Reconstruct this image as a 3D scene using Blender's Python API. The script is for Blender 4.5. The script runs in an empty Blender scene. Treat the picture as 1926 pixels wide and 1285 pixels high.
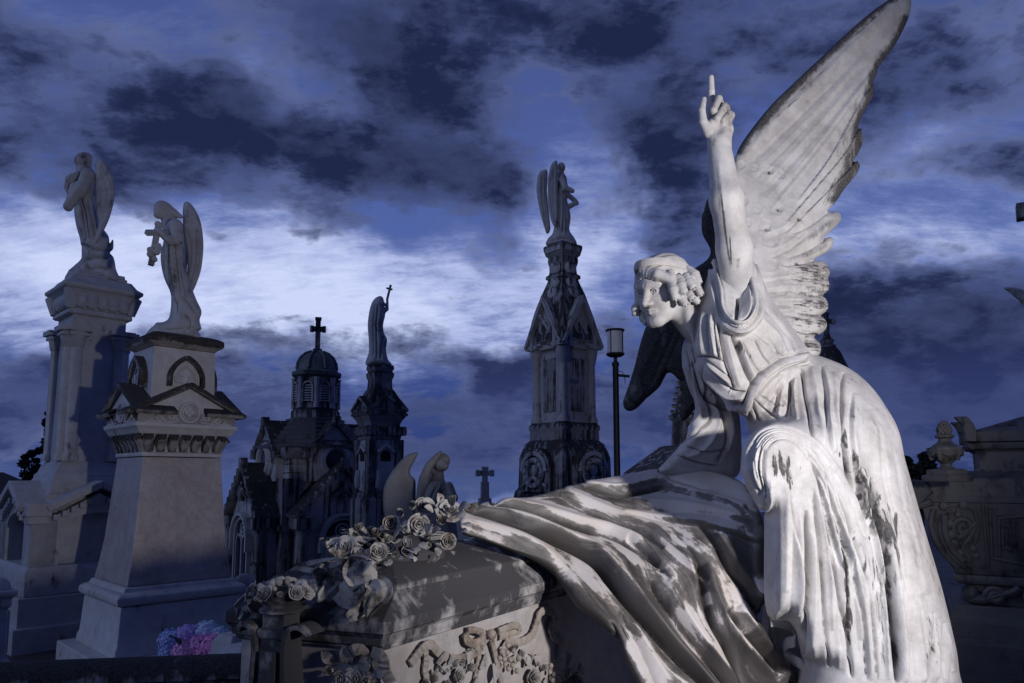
import bpy, bmesh, math, random
import numpy as np
from mathutils import Vector, Matrix
random.seed(7); RNG = np.random.default_rng(7)
SC = bpy.context.scene
COL = SC.collection
PI = math.pi
# ------------------------------------------------------------------ camera (25 mm, tilted up)
F = 1350.0; CX = 963.0; CY = 754.0; HOR = 900.0
EYE = np.array([0.0, 0.0, 1.65])
PITCH = math.atan((HOR - CY) / F)
FWD = np.array([0, math.cos(PITCH), math.sin(PITCH)])
UP = np.array([0, -math.sin(PITCH), math.cos(PITCH)])
RGT = np.array([1.0, 0, 0])
cam_d = bpy.data.cameras.new('camera'); cam = bpy.data.objects.new('camera', cam_d); COL.objects.link(cam)
cam_d.sensor_width = 36; cam_d.lens = 36 * F / 1926; cam_d.clip_end = 3000; cam_d.clip_start = 0.02; cam_d.shift_y = (CY - 642.5) / 1926
cam.location = EYE; cam.rotation_euler = (PI / 2 + PITCH, 0, 0)
SC.camera = cam

def P(px, py, Y):
    """point at photo position (px,py) and distance Y in front of the camera"""
    d = FWD + RGT * ((px - CX) / F) + UP * ((CY - py) / F)
    return EYE + d * (Y / d[1])

def proj(V):
    r = np.asarray(V, float) - EYE
    zc = r @ FWD
    return CX + F * (r @ RGT) / zc, CY - F * (r @ UP) / zc, zc

def mpp(px, py, Y):
    """metres per photo pixel there"""
    d = FWD + RGT * ((px - CX) / F) + UP * ((CY - py) / F)
    return (Y / d[1]) / F

# ------------------------------------------------------------------ objects
def tag(o, label, cat, group=None, kind=None):
    if label: o['label'] = label
    if cat: o['category'] = cat
    if group: o['group'] = group
    if kind: o['kind'] = kind
    return o

def thing(name, label, cat, loc=(0, 0, 0), rz=0.0, group=None):
    o = bpy.data.objects.new(name, None); COL.objects.link(o)
    o.empty_display_size = 0.2
    o.location = loc; o.rotation_euler = (0, 0, rz)
    return tag(o, label, cat, group, 'thing')

def mesh_obj(name, V, Fc, mat, parent=None, smooth=True, world=False, attrs=None, label=None, sharp=None):
    """V: verts, Fc: faces (array of quads or list). world=True: V is in world space though parented."""
    me = bpy.data.meshes.new(name)
    V = np.asarray(V, np.float64)
    o = bpy.data.objects.new(name, me); COL.objects.link(o)
    if parent is not None:
        o.parent = parent
        if world:
            M = Matrix.Identity(4)
            q = parent
            chain = []
            while q is not None:
                chain.append(q); q = q.parent
            for q in reversed(chain):
                M = M @ q.matrix_basis
            Mi = np.array(M.inverted())
            V = V @ Mi[:3, :3].T + Mi[:3, 3]
    if isinstance(Fc, np.ndarray):
        n, k = Fc.shape
        me.vertices.add(len(V)); me.vertices.foreach_set('co', V.astype(np.float32).ravel())
        me.loops.add(n * k); me.loops.foreach_set('vertex_index', Fc.astype(np.int32).ravel())
        me.polygons.add(n); me.polygons.foreach_set('loop_start', np.arange(0, n * k, k, dtype=np.int32))
        me.polygons.foreach_set('loop_total', np.full(n, k, np.int32))
        me.update(calc_edges=True)
    else:
        me.from_pydata([tuple(v) for v in V], [], [tuple(f) for f in Fc]); me.update()
    if smooth:
        me.polygons.foreach_set('use_smooth', np.ones(len(me.polygons), bool))
    if attrs:
        for k, a in attrs.items():
            at = me.attributes.new(k, 'FLOAT', 'POINT'); at.data.foreach_set('value', np.asarray(a, np.float32))
    if mat: me.materials.append(mat)
    if label: o['label'] = label
    return o

class MB:
    """collects polygons, builds ONE mesh object"""
    def __init__(s): s.v = []; s.f = []; s.c = []
    def cut(s): s.c.append(len(s.f)); return s
    def parts(s, name, mat, parent=None, **kw):
        """one object for every piece marked with cut()"""
        b = s.c + [len(s.f)]; out = []
        for i in range(len(s.c)):
            if b[i + 1] == b[i]: continue
            fs = s.f[b[i]:b[i + 1]]; ids = sorted({k for f in fs for k in f}); mp = {k: j for j, k in enumerate(ids)}
            m = MB(); m.v = [s.v[k] for k in ids]; m.f = [tuple(mp[k] for k in f) for f in fs]
            q = parent[i % len(parent)] if isinstance(parent, list) else parent
            out.append(m.build(name, mat, q, **kw))
        return out
    def add(s, V, Fc, M=None):
        n = len(s.v)
        V = np.asarray(V, float)
        if M is not None: V = V @ M[:3, :3].T + M[:3, 3]
        s.v.extend(map(tuple, V)); s.f.extend([tuple(i + n for i in f) for f in Fc])
        return s
    def box(s, c, d, M=None, taper=1.0):
        x, y, z = c; a, b, h = d[0] / 2, d[1] / 2, d[2] / 2
        t = taper
        V = [(x - a, y - b, z - h), (x + a, y - b, z - h), (x + a, y + b, z - h), (x - a, y + b, z - h),
             (x - a * t, y - b * t, z + h), (x + a * t, y - b * t, z + h), (x + a * t, y + b * t, z + h), (x - a * t, y + b * t, z + h)]
        return s.add(V, [(3, 2, 1, 0), (4, 5, 6, 7), (0, 1, 5, 4), (1, 2, 6, 5), (2, 3, 7, 6), (3, 0, 4, 7)], M)
    def rings(s, R, M=None, cap=True):
        """R: list of equal-length rings (lists of 3-d points), counter-clockwise seen from above"""
        k = len(R[0]); V = [p for r in R for p in r]; Fc = []
        for i in range(len(R) - 1):
            for j in range(k):
                a = i * k + j; b = i * k + (j + 1) % k
                Fc.append((a, b, b + k, a + k))
        if cap:
            Fc.append(tuple(range(k - 1, -1, -1))); Fc.append(tuple((len(R) - 1) * k + j for j in range(k)))
        return s.add(V, Fc, M)
    def stack(s, prof, M=None, asp=1.0):
        """square section tower; prof = [(half width, z) ...] upward"""
        return s.rings([[(-h, -h * asp, z), (h, -h * asp, z), (h, h * asp, z), (-h, h * asp, z)] for h, z in prof], M)
    def lathe(s, prof, n=24, M=None, c=(0, 0), ph=0.0, lob=None):
        R = []
        for r, z in prof:
            R.append([(c[0] + r * math.cos(ph + 2 * PI * j / n), c[1] + r * math.sin(ph + 2 * PI * j / n), z) for j in range(n)])
        return s.rings(R, M)
    def prism(s, poly, y0, y1, M=None):
        """polygon in xz (counter-clockwise seen from -y) extruded from y0 to y1"""
        k = len(poly)
        V = [(x, y0, z) for x, z in poly] + [(x, y1, z) for x, z in poly]
        Fc = [tuple(range(k)), tuple(range(2 * k - 1, k - 1, -1))]
        for j in range(k):
            b = (j + 1) % k
            Fc.append((j, j + k, b + k, b))
        return s.add(V, Fc, M)
    def tube(s, pts, r, n=8, M=None, flat=1.0, closed=False):
        pts = [np.asarray(p, float) for p in pts]; R = []
        rr = r if hasattr(r, '__len__') else [r] * len(pts)
        prev = None
        for i, p in enumerate(pts):
            t = pts[min(i + 1, len(pts) - 1)] - pts[max(i - 1, 0)]
            t = t / (np.linalg.norm(t) + 1e-9)
            if prev is None:
                u = np.cross(t, (0, 0, 1.0))
                if np.linalg.norm(u) < .2: u = np.cross(t, (0, 1.0, 0))
            else: u = prev - t * (prev @ t)
            u = u / (np.linalg.norm(u) + 1e-9); prev = u; w = np.cross(t, u)
            R.append([tuple(p + rr[i] * (math.cos(2 * PI * j / n) * u + flat * math.sin(2 * PI * j / n) * w)) for j in range(n)])
        return s.rings(R, M)
    def ball(s, c, r, n=10, M=None):
        r = r if hasattr(r, '__len__') else (r, r, r)
        R = []
        for i in range(1, n // 2 + 1):
            a = -PI / 2 + PI * i / (n // 2 + 1)
            R.append([(c[0] + r[0] * math.cos(a) * math.cos(2 * PI * j / n), c[1] + r[1] * math.cos(a) * math.sin(2 * PI * j / n), c[2] + r[2] * math.sin(a)) for j in range(n)])
        return s.rings(R, M)
    def build(s, name, mat, parent=None, smooth=False, bevel=0.0, world=False, auto=True, label=None):
        o = mesh_obj(name, s.v, s.f, mat, parent, smooth=smooth, world=world, label=label)
        bm = bmesh.new(); bm.from_mesh(o.data)
        bmesh.ops.recalc_face_normals(bm, faces=bm.faces)
        if auto:
            for e in bm.edges:
                if len(e.link_faces) == 2 and e.calc_face_angle(0) > 0.6: e.smooth = False
            for f in bm.faces: f.smooth = True
        bm.to_mesh(o.data); bm.free()
        if bevel:
            m = o.modifiers.new('bevel', 'BEVEL'); m.width = bevel; m.segments = 2; m.limit_method = 'ANGLE'; m.angle_limit = 0.6
            m.harden_normals = True
        return o

def Tm(loc=(0, 0, 0), rz=0.0, rx=0.0, ry=0.0, sc=1.0):
    M = Matrix.Translation(loc) @ Matrix.Rotation(rz, 4, 'Z') @ Matrix.Rotation(ry, 4, 'Y') @ Matrix.Rotation(rx, 4, 'X')
    M = np.array(M); M[:3, :3] *= sc
    return M

# ------------------------------------------------------------------ curves
def crom(pts, step=3.0):
    """Catmull-Rom through points (any dimension), resampled"""
    p = np.asarray(pts, float)
    if len(p) < 3:
        n = max(2, int(np.linalg.norm(p[-1] - p[0]) / step) + 1)
        t = np.linspace(0, 1, n)[:, None]; return p[0] * (1 - t) + p[-1] * t
    q = np.vstack([2 * p[0] - p[1], p, 2 * p[-1] - p[-2]])
    out = []
    for i in range(1, len(q) - 2):
        n = max(2, int(np.linalg.norm(q[i + 1][:2] - q[i][:2]) / step) + 1)
        t = np.linspace(0, 1, n, endpoint=False)[:, None]
        a, b, c, d = q[i - 1], q[i], q[i + 1], q[i + 2]
        out.append(.5 * ((2 * b) + (-a + c) * t + (2 * a - 5 * b + 4 * c - d) * t ** 2 + (-a + 3 * b - 3 * c + d) * t ** 3))
    out.append(p[-1:])
    return np.vstack(out)

# ------------------------------------------------------------------ signed distance modelling
def nrm(v): return np.sqrt((v * v).sum(-1))
def smin(a, b, k):
    h = np.clip(.5 + .5 * (b - a) / k, 0, 1); return b * (1 - h) + a * h - k * h * (1 - h)
def smax(a, b, k): return -smin(-a, -b, k)
def s_cap(p, a, b, ra, rb=None):
    rb = ra if rb is None else rb
    a = np.asarray(a, float); b = np.asarray(b, float)
    pa = p - a; ba = b - a
    t = np.clip((pa @ ba) / (ba @ ba + 1e-12), 0, 1)
    return nrm(pa - t[:, None] * ba) - (ra + (rb - ra) * t)
def s_ell(p, c, r, R=None):
    q = p - np.asarray(c, float)
    if R is not None: q = q @ R
    r = np.asarray(r, float)
    k0 = nrm(q / r); k1 = nrm(q / (r * r)) + 1e-9
    return k0 * (k0 - 1) / k1
def s_box(p, c, hd, R=None, rd=0.0):
    q = p - np.asarray(c, float)
    if R is not None: q = q @ R
    q = np.abs(q) - (np.asarray(hd, float) - rd)
    return nrm(np.maximum(q, 0)) + np.minimum(q.max(1), 0) - rd
def s_chain(p, pts, rs, k=0.01):
    d = None
    for i in range(len(pts) - 1):
        e = s_cap(p, pts[i], pts[i + 1], rs[i], rs[i + 1])
        d = e if d is None else smin(d, e, k)
    return d

class Pic:
    """2-d signed distance (photo pixels) to a closed outline, sampled on a grid"""
    def __init__(s, poly, curve=True, pad=70, g=2.0):
        pts = np.asarray(poly, float)
        if curve: pts = crom(np.vstack([pts, pts[:1]]), 5.0)[:-1]
        s.poly = pts
        s.lo = pts.min(0) - pad; hi = pts.max(0) + pad; s.g = g
        nx, ny = (np.ceil((hi - s.lo) / g)).astype(int) + 1
        X, Y = np.meshgrid(s.lo[0] + g * np.arange(nx), s.lo[1] + g * np.arange(ny), indexing='ij')
        q = np.stack([X.ravel(), Y.ravel()], 1)
        d = np.full(len(q), 1e18); ins = np.zeros(len(q), bool)
        A = pts; B = np.roll(pts, -1, 0)
        for a, b in zip(A, B):
            pa = q - a; ba = b - a
            t = np.clip((pa @ ba) / (ba @ ba + 1e-9), 0, 1)
            e = pa - t[:, None] * ba; d = np.minimum(d, (e * e).sum(1))
            c = ((a[1] > q[:, 1]) != (b[1] > q[:, 1]))
            with np.errstate(divide='ignore', invalid='ignore'):
                xi = (b[0] - a[0]) * (q[:, 1] - a[1]) / (b[1] - a[1]) + a[0]
            ins ^= c & (q[:, 0] < xi)
        d = np.sqrt(d); d[ins] *= -1
        s.D = d.reshape(nx, ny)
    def __call__(s, px, py):
        x = (px - s.lo[0]) / s.g; y = (py - s.lo[1]) / s.g
        nx, ny = s.D.shape
        ox = np.maximum(np.maximum(-x, x - (nx - 1)), 0) * s.g; oy = np.maximum(np.maximum(-y, y - (ny - 1)), 0) * s.g
        x = np.clip(x, 0, nx - 1.001); y = np.clip(y, 0, ny - 1.001)
        i = x.astype(int); j = y.astype(int); u = x - i; v = y - j
        D = s.D
        return D[i, j] * (1 - u) * (1 - v) + D[i + 1, j] * u * (1 - v) + D[i, j + 1] * (1 - u) * v + D[i + 1, j + 1] * u * v + np.hypot(ox, oy)

def rbf(pts, eps=1e-6):
    """thin plate spline through (px,py,value) points"""
    p = np.asarray(pts, float); X = p[:, :2] / 100; n = len(p)
    def phi(r): return np.where(r > 1e-9, r * r * np.log(np.maximum(r, 1e-9)), 0)
    K = phi(np.linalg.norm(X[:, None] - X[None], axis=2)) + eps * np.eye(n)
    Q = np.hstack([np.ones((n, 1)), X])
    A = np.block([[K, Q], [Q.T, np.zeros((3, 3))]])
    w = np.linalg.solve(A, np.concatenate([p[:, 2], np.zeros(3)]))
    def f(px, py):
        q = np.stack([np.asarray(px, float).ravel(), np.asarray(py, float).ravel()], 1) / 100
        out = w[n] + q @ w[n + 1:]
        for i in range(n): out = out + w[i] * phi(np.linalg.norm(q - X[i], axis=1))
        return out.reshape(np.shape(px))
    return f

class Infl:
    """rounded solid with the given outline (seen from the photo), its own distance Y and half thickness T; R = edge rounding (m)"""
    def __init__(s, poly, Y, T, R, curve=True):
        s.pic = Pic(poly, curve); s.Y = Y; s.T = T; s.R = R
    def __call__(s, p, pj):
        px, py, zc = pj
        d2 = s.pic(px, py) * zc / F
        Yc = s.Y(px, py) if callable(s.Y) else s.Y
        T = s.T(px, py) if callable(s.T) else s.T
        u = np.maximum(1 + d2 / s.R, 0)
        dz = (p[:, 1] - Yc) / T
        return (np.hypot(u, dz) - 1) * np.minimum(s.R, T)

def plane(x0, y0, Y0, gx=0.0, gy=0.0):
    return lambda px, py: Y0 + gx * (px - x0) / 100 + gy * (py - y0) / 100

def sdf_mesh(f, lo, hi, h, smooth=1, B=8):
    lo = np.asarray(lo, float); hi = np.asarray(hi, float)
    nb = np.ceil((hi - lo) / (h * B)).astype(int) + 1
    n = nb * B + 1
    bc = np.stack(np.meshgrid(*[np.arange(k) for k in nb], indexing='ij'), -1).reshape(-1, 3)
    cen = lo + (bc + .5) * (B * h)
    fc = f(cen)
    keep = np.abs(fc) < B * h * 1.5
    G = np.empty(n, np.float32)
    # fill with the coarse sign
    cs = np.where(fc < 0, -1.0, 1.0).astype(np.float32).reshape(nb)
    G[:] = 1.0
    G[:-1, :-1, :-1] = np.repeat(np.repeat(np.repeat(cs, B, 0), B, 1), B, 2)
    off = np.stack(np.meshgrid(*[np.arange(B + 1)] * 3, indexing='ij'), -1).reshape(-1, 3)
    kb = bc[keep] * B
    CH = max(1, 400000 // len(off))
    for i in range(0, len(kb), CH):
        ii = (kb[i:i + CH, None, :] + off[None]).reshape(-1, 3)
        G[ii[:, 0], ii[:, 1], ii[:, 2]] = f(lo + ii * h)
    S = G < 0
    c = np.zeros(tuple(n - 1), np.int8)
    for a in (0, 1):
        for b in (0, 1):
            for d in (0, 1):
                c += S[a:n[0] - 1 + a, b:n[1] - 1 + b, d:n[2] - 1 + d]
    mask = (c > 0) & (c < 8)
    idx = np.argwhere(mask)
    vid = np.full(mask.shape, -1, np.int32); vid[mask] = np.arange(len(idx))
    acc = np.zeros((len(idx), 3)); cnt = np.zeros(len(idx))
    C8 = np.array([(a, b, d) for a in (0, 1) for b in (0, 1) for d in (0, 1)])
    vals = [G[idx[:, 0] + q[0], idx[:, 1] + q[1], idx[:, 2] + q[2]] for q in C8]
    for a in range(8):
        for ax in range(3):
            if C8[a][ax] == 0:
                q = C8[a].copy(); q[ax] = 1
                b = int(q[0] * 4 + q[1] * 2 + q[2])
                fa, fb = vals[a], vals[b]
                cr = (fa < 0) != (fb < 0)
                t = np.where(cr, fa / np.where(cr, fa - fb, 1), 0)
                pos = np.repeat(C8[a][None].astype(float), len(idx), 0); pos[:, ax] += t
                acc += pos * cr[:, None]; cnt += cr
    V = lo + h * (idx + acc / np.maximum(cnt, 1)[:, None])
    Q = []
    for ax in range(3):
        s0 = [slice(None)] * 3; s1 = [slice(None)] * 3
        s0[ax] = slice(0, -1); s1[ax] = slice(1, None)
        d = S[tuple(s0)] != S[tuple(s1)]
        e = np.argwhere(d)
        o1, o2 = [(1, 2), (2, 0), (0, 1)][ax]
        ok = (e[:, o1] > 0) & (e[:, o2] > 0) & (e[:, o1] < n[o1] - 1) & (e[:, o2] < n[o2] - 1); e = e[ok]
        sg = S[e[:, 0], e[:, 1], e[:, 2]]
        def cell(da, db):
            q = e.copy(); q[:, o1] -= da; q[:, o2] -= db
            return vid[q[:, 0], q[:, 1], q[:, 2]]
        quad = np.stack([cell(1, 1), cell(0, 1), cell(0, 0), cell(1, 0)], 1)
        quad[~sg] = quad[~sg][:, ::-1]
        Q.append(quad)
    Q = np.vstack(Q)
    Q = Q[(Q >= 0).all(1)]
    V = lap(V, Q, smooth)
    return V, Q

def lap(V, Q, it=1, lam=.5):
    E = np.vstack([Q[:, [0, 1]], Q[:, [1, 2]], Q[:, [2, 3]], Q[:, [3, 0]]])
    E = np.vstack([E, E[:, ::-1]])
    deg = np.bincount(E[:, 0], minlength=len(V)).astype(float)
    for _ in range(it):
        s = np.stack([np.bincount(E[:, 0], V[E[:, 1], k], minlength=len(V)) for k in range(3)], 1)
        V = V + lam * (s / np.maximum(deg, 1)[:, None] - V)
    return V

def vnormals(V, Q):
    n = np.cross(V[Q[:, 2]] - V[Q[:, 0]], V[Q[:, 3]] - V[Q[:, 1]])
    N = np.zeros_like(V)
    for k in range(4):
        for a in range(3): N[:, a] += np.bincount(Q[:, k], n[:, a], minlength=len(V))
    return N / (nrm(N)[:, None] + 1e-12)

class Sculpt:
    """chisel strokes over a mesh: strokes are drawn as photo polylines, found on the surface, and move its vertices along the normal"""
    def __init__(s, V, Q):
        s.V = V; s.Q = Q; s.att = {}
        s.refresh()
    def refresh(s):
        s.N = vnormals(s.V, s.Q)
        s.px, s.py, s.zc = proj(s.V)
        vd = s.V - EYE; vd = vd / nrm(vd)[:, None]
        s.front = (s.N * vd).sum(1) < 0.15
        g = 5.0; s.g = g
        s.x0 = s.px.min() - 10; s.y0 = s.py.min() - 10
        nx = int((s.px.max() - s.x0) / g) + 4; ny = int((s.py.max() - s.y0) / g) + 4
        Z = np.full((nx, ny), 1e9)
        i = ((s.px - s.x0) / g).astype(int); j = ((s.py - s.y0) / g).astype(int)
        np.minimum.at(Z, (i[s.front], j[s.front]), s.zc[s.front])
        s.Z = Z
    def depth(s, c):
        i = np.clip(((c[:, 0] - s.x0) / s.g).astype(int), 1, s.Z.shape[0] - 2); j = np.clip(((c[:, 1] - s.y0) / s.g).astype(int), 1, s.Z.shape[1] - 2)
        d = np.min([s.Z[i + a, j + b] for a in (-1, 0, 1) for b in (-1, 0, 1)], 0)
        ok = d < 1e8
        if not ok.any(): return None
        k = np.arange(len(d)); d = np.interp(k, k[ok], d[ok])
        w = 5
        if len(d) > w: d = np.convolve(np.pad(d, w // 2, mode='edge'), np.ones(w) / w, 'valid')
        return d
    def field(s, pts, w, tol=.12, ext=2.6):
        c = crom(pts, 3.0); dep = s.depth(c[:, :2])
        if dep is None: return None
        r = w * ext
        m = s.front & (s.px > c[:, 0].min() - r) & (s.px < c[:, 0].max() + r) & (s.py > c[:, 1].min() - r) & (s.py < c[:, 1].max() + r)
        ids = np.nonzero(m)[0]
        if not len(ids): return None
        q = np.stack([s.px[ids], s.py[ids]], 1)
        best = np.full(len(ids), 1e9); sg = np.zeros(len(ids)); tt = np.zeros(len(ids)); dd = np.zeros(len(ids))
        n = len(c) - 1
        for i in range(n):
            a = c[i, :2]; ba = c[i + 1, :2] - a; pa = q - a
            t = np.clip((pa @ ba) / (ba @ ba + 1e-9), 0, 1)
            e = pa - t[:, None] * ba; d = np.hypot(e[:, 0], e[:, 1])
            k = d < best
            best[k] = d[k]; sg[k] = np.sign(ba[0] * pa[k, 1] - ba[1] * pa[k, 0]); tt[k] = (i + t[k]) / n; dd[k] = dep[i] * (1 - t[k]) + dep[i + 1] * t[k]
        ok = (best < r) & (np.abs(s.zc[ids] - dd) < tol)
        return ids[ok], best[ok] * sg[ok], tt[ok]
    def stroke(s, pts, w, amp, kind='r', taper=(.15, .15), tol=.12):
        f = s.field(pts, w, tol)
        if f is None: return
        ids, d, t = f; x = d / w
        if kind == 'r': pr = np.exp(-np.abs(x) ** 1.5 * 1.05)
        elif kind == 'g': pr = -np.exp(-np.abs(x) * 1.45)
        elif kind == 'w':  # saw fold: soft on the left of the stroke, sharp drop on its right
            pr = np.where(x < 0, np.exp(-(x / 1.3) ** 2), np.exp(-(x / .3) ** 2)) - .55 * np.exp(-((x - .55) / .4) ** 2)
        elif kind == 'v':
            pr = np.where(x > 0, np.exp(-(x / 1.3) ** 2), np.exp(-(x / .3) ** 2)) - .55 * np.exp(-((x + .55) / .4) ** 2)
        elif kind == 's':  # raised layer on the left side of the stroke
            pr = np.where(x < 0, np.exp(x / 1.0), np.exp(-(x / .18) ** 2))
        elif kind == 'z':
            pr = np.where(x > 0, np.exp(-x / 1.0), np.exp(-(x / .18) ** 2))
        tp = np.clip(t / max(taper[0], 1e-3), 0, 1) * np.clip((1 - t) / max(taper[1], 1e-3), 0, 1)
        tp = np.sqrt(tp * (2 - tp))
        s.V[ids] += s.N[ids] * (amp * pr * tp)[:, None]
    def many(s, A, Bc, n, w, amp, kinds='r', jit=.25, seed=0, taper=(.2, .15), tol=.12, bias=None):
        """n strokes between two guide lines"""
        rg = np.random.default_rng(seed)
        a = crom(A, 3.0); b = crom(Bc, 3.0); m = 24
        ra = np.stack([np.interp(np.linspace(0, 1, m), np.linspace(0, 1, len(a)), a[:, k]) for k in (0, 1)], 1)
        rb = np.stack([np.interp(np.linspace(0, 1, m), np.linspace(0, 1, len(b)), b[:, k]) for k in (0, 1)], 1)
        for i in range(n):
            u = (i + .5 + rg.uniform(-jit, jit)) / n
            c = ra * (1 - u) + rb * u
            t0 = rg.uniform(0, .12); t1 = 1 - rg.uniform(0, .12)
            c = c[int(t0 * m):max(int(t0 * m) + 3, int(t1 * m))][::3]
            s.stroke(c, w * rg.uniform(.75, 1.3), amp * rg.uniform(.6, 1.25), kinds[i % len(kinds)], taper, tol)
    def paint(s, name, pts, w, val=1.0, taper=(.35, .35), tol=.15):
        if name not in s.att: s.att[name] = np.zeros(len(s.V))
        f = s.field(pts, w, tol)
        if f is None: return
        ids, d, t = f
        tp = np.clip(t / max(taper[0], 1e-3), 0, 1) * np.clip((1 - t) / max(taper[1], 1e-3), 0, 1); tp = tp * (2 - tp)
        v = val * np.exp(-(d / w) ** 2) * tp
        s.att[name][ids] = np.maximum(s.att[name][ids], v)
    def grime(s, pts, spread, n, w=2.2, val=.8, ln_=22, dr=(.12, 1), seed=0, tol=.2):
        """ragged patch of soot: many short grimy runs scattered along a line"""
        rg = np.random.default_rng(seed); c = crom(pts, 3.0); d = np.array(dr, float); d /= np.linalg.norm(d); q = np.array([-d[1], d[0]])
        s.paint('dirt_shade', pts, spread * 1.6 + w, val * .60, (.3, .3), tol)
        for _ in range(int(n * 1.8)):
            p = c[rg.integers(len(c)), :2] + q * rg.normal() * spread + d * rg.normal() * 6
            L = ln_ * rg.uniform(.5, 2.2); k = rg.normal(0, .03)
            s.paint('dirt_shade', [tuple(p - d * L * .5), tuple(p + q * k * L), tuple(p + d * L * .5)], w * rg.uniform(.35, .8), val * rg.uniform(.6, 1.25), (.5, .5), tol)
    def done(s, it=1, lam=.3):
        s.V = lap(s.V, s.Q, it, lam); return s.V, s.Q

# ------------------------------------------------------------------ materials
def newmat(name):
    m = bpy.data.materials.new(name); m.use_nodes = True
    nt = m.node_tree; b = nt.nodes['Principled BSDF']
    return m, nt, b
def nd(nt, typ, **kw):
    n = nt.nodes.new(typ)
    for k, v in kw.items():
        if k in n.inputs.keys(): n.inputs[k].default_value = v
        else: setattr(n, k, v)
    return n
def ln(nt, a, b): nt.links.new(a, b)
def ramp(nt, fac, stops, interp='LINEAR'):
    n = nt.nodes.new('ShaderNodeValToRGB'); n.color_ramp.interpolation = interp
    cr = n.color_ramp
    while len(cr.elements) < len(stops): cr.elements.new(.5)
    for e, (p, c) in zip(cr.elements, stops):
        e.position = p; e.color = c if len(c) == 4 else (*c, 1)
    ln(nt, fac, n.inputs[0]); return n
def mixc(nt, fac, a, b, mode='MIX'):
    n = nt.nodes.new('ShaderNodeMix'); n.data_type = 'RGBA'; n.blend_type = mode
    for sck, v in ((n.inputs[0], fac), (n.inputs[6], a), (n.inputs[7], b)):
        if hasattr(v, 'links') or hasattr(v, 'node'): ln(nt, v, sck)
        else: sck.default_value = v if not isinstance(v, tuple) or len(v) == 4 else (*v, 1)
    return n.outputs[2]
def mth(nt, op, a, b=None, clamp=False):
    n = nt.nodes.new('ShaderNodeMath'); n.operation = op; n.use_clamp = clamp
    for sck, v in zip(n.inputs, (a, b)):
        if v is None: continue
        if hasattr(v, 'node'): ln(nt, v, sck)
        else: sck.default_value = v
    return n.outputs[0]
def noise(nt, vec, scale, detail=6, rough=.6, dist=0.0):
    n = nd(nt, 'ShaderNodeTexNoise', Scale=scale, Detail=detail, Roughness=rough, Distortion=dist)
    if vec is not None: ln(nt, vec, n.inputs['Vector'])
    return n.outputs['Fac']

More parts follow.
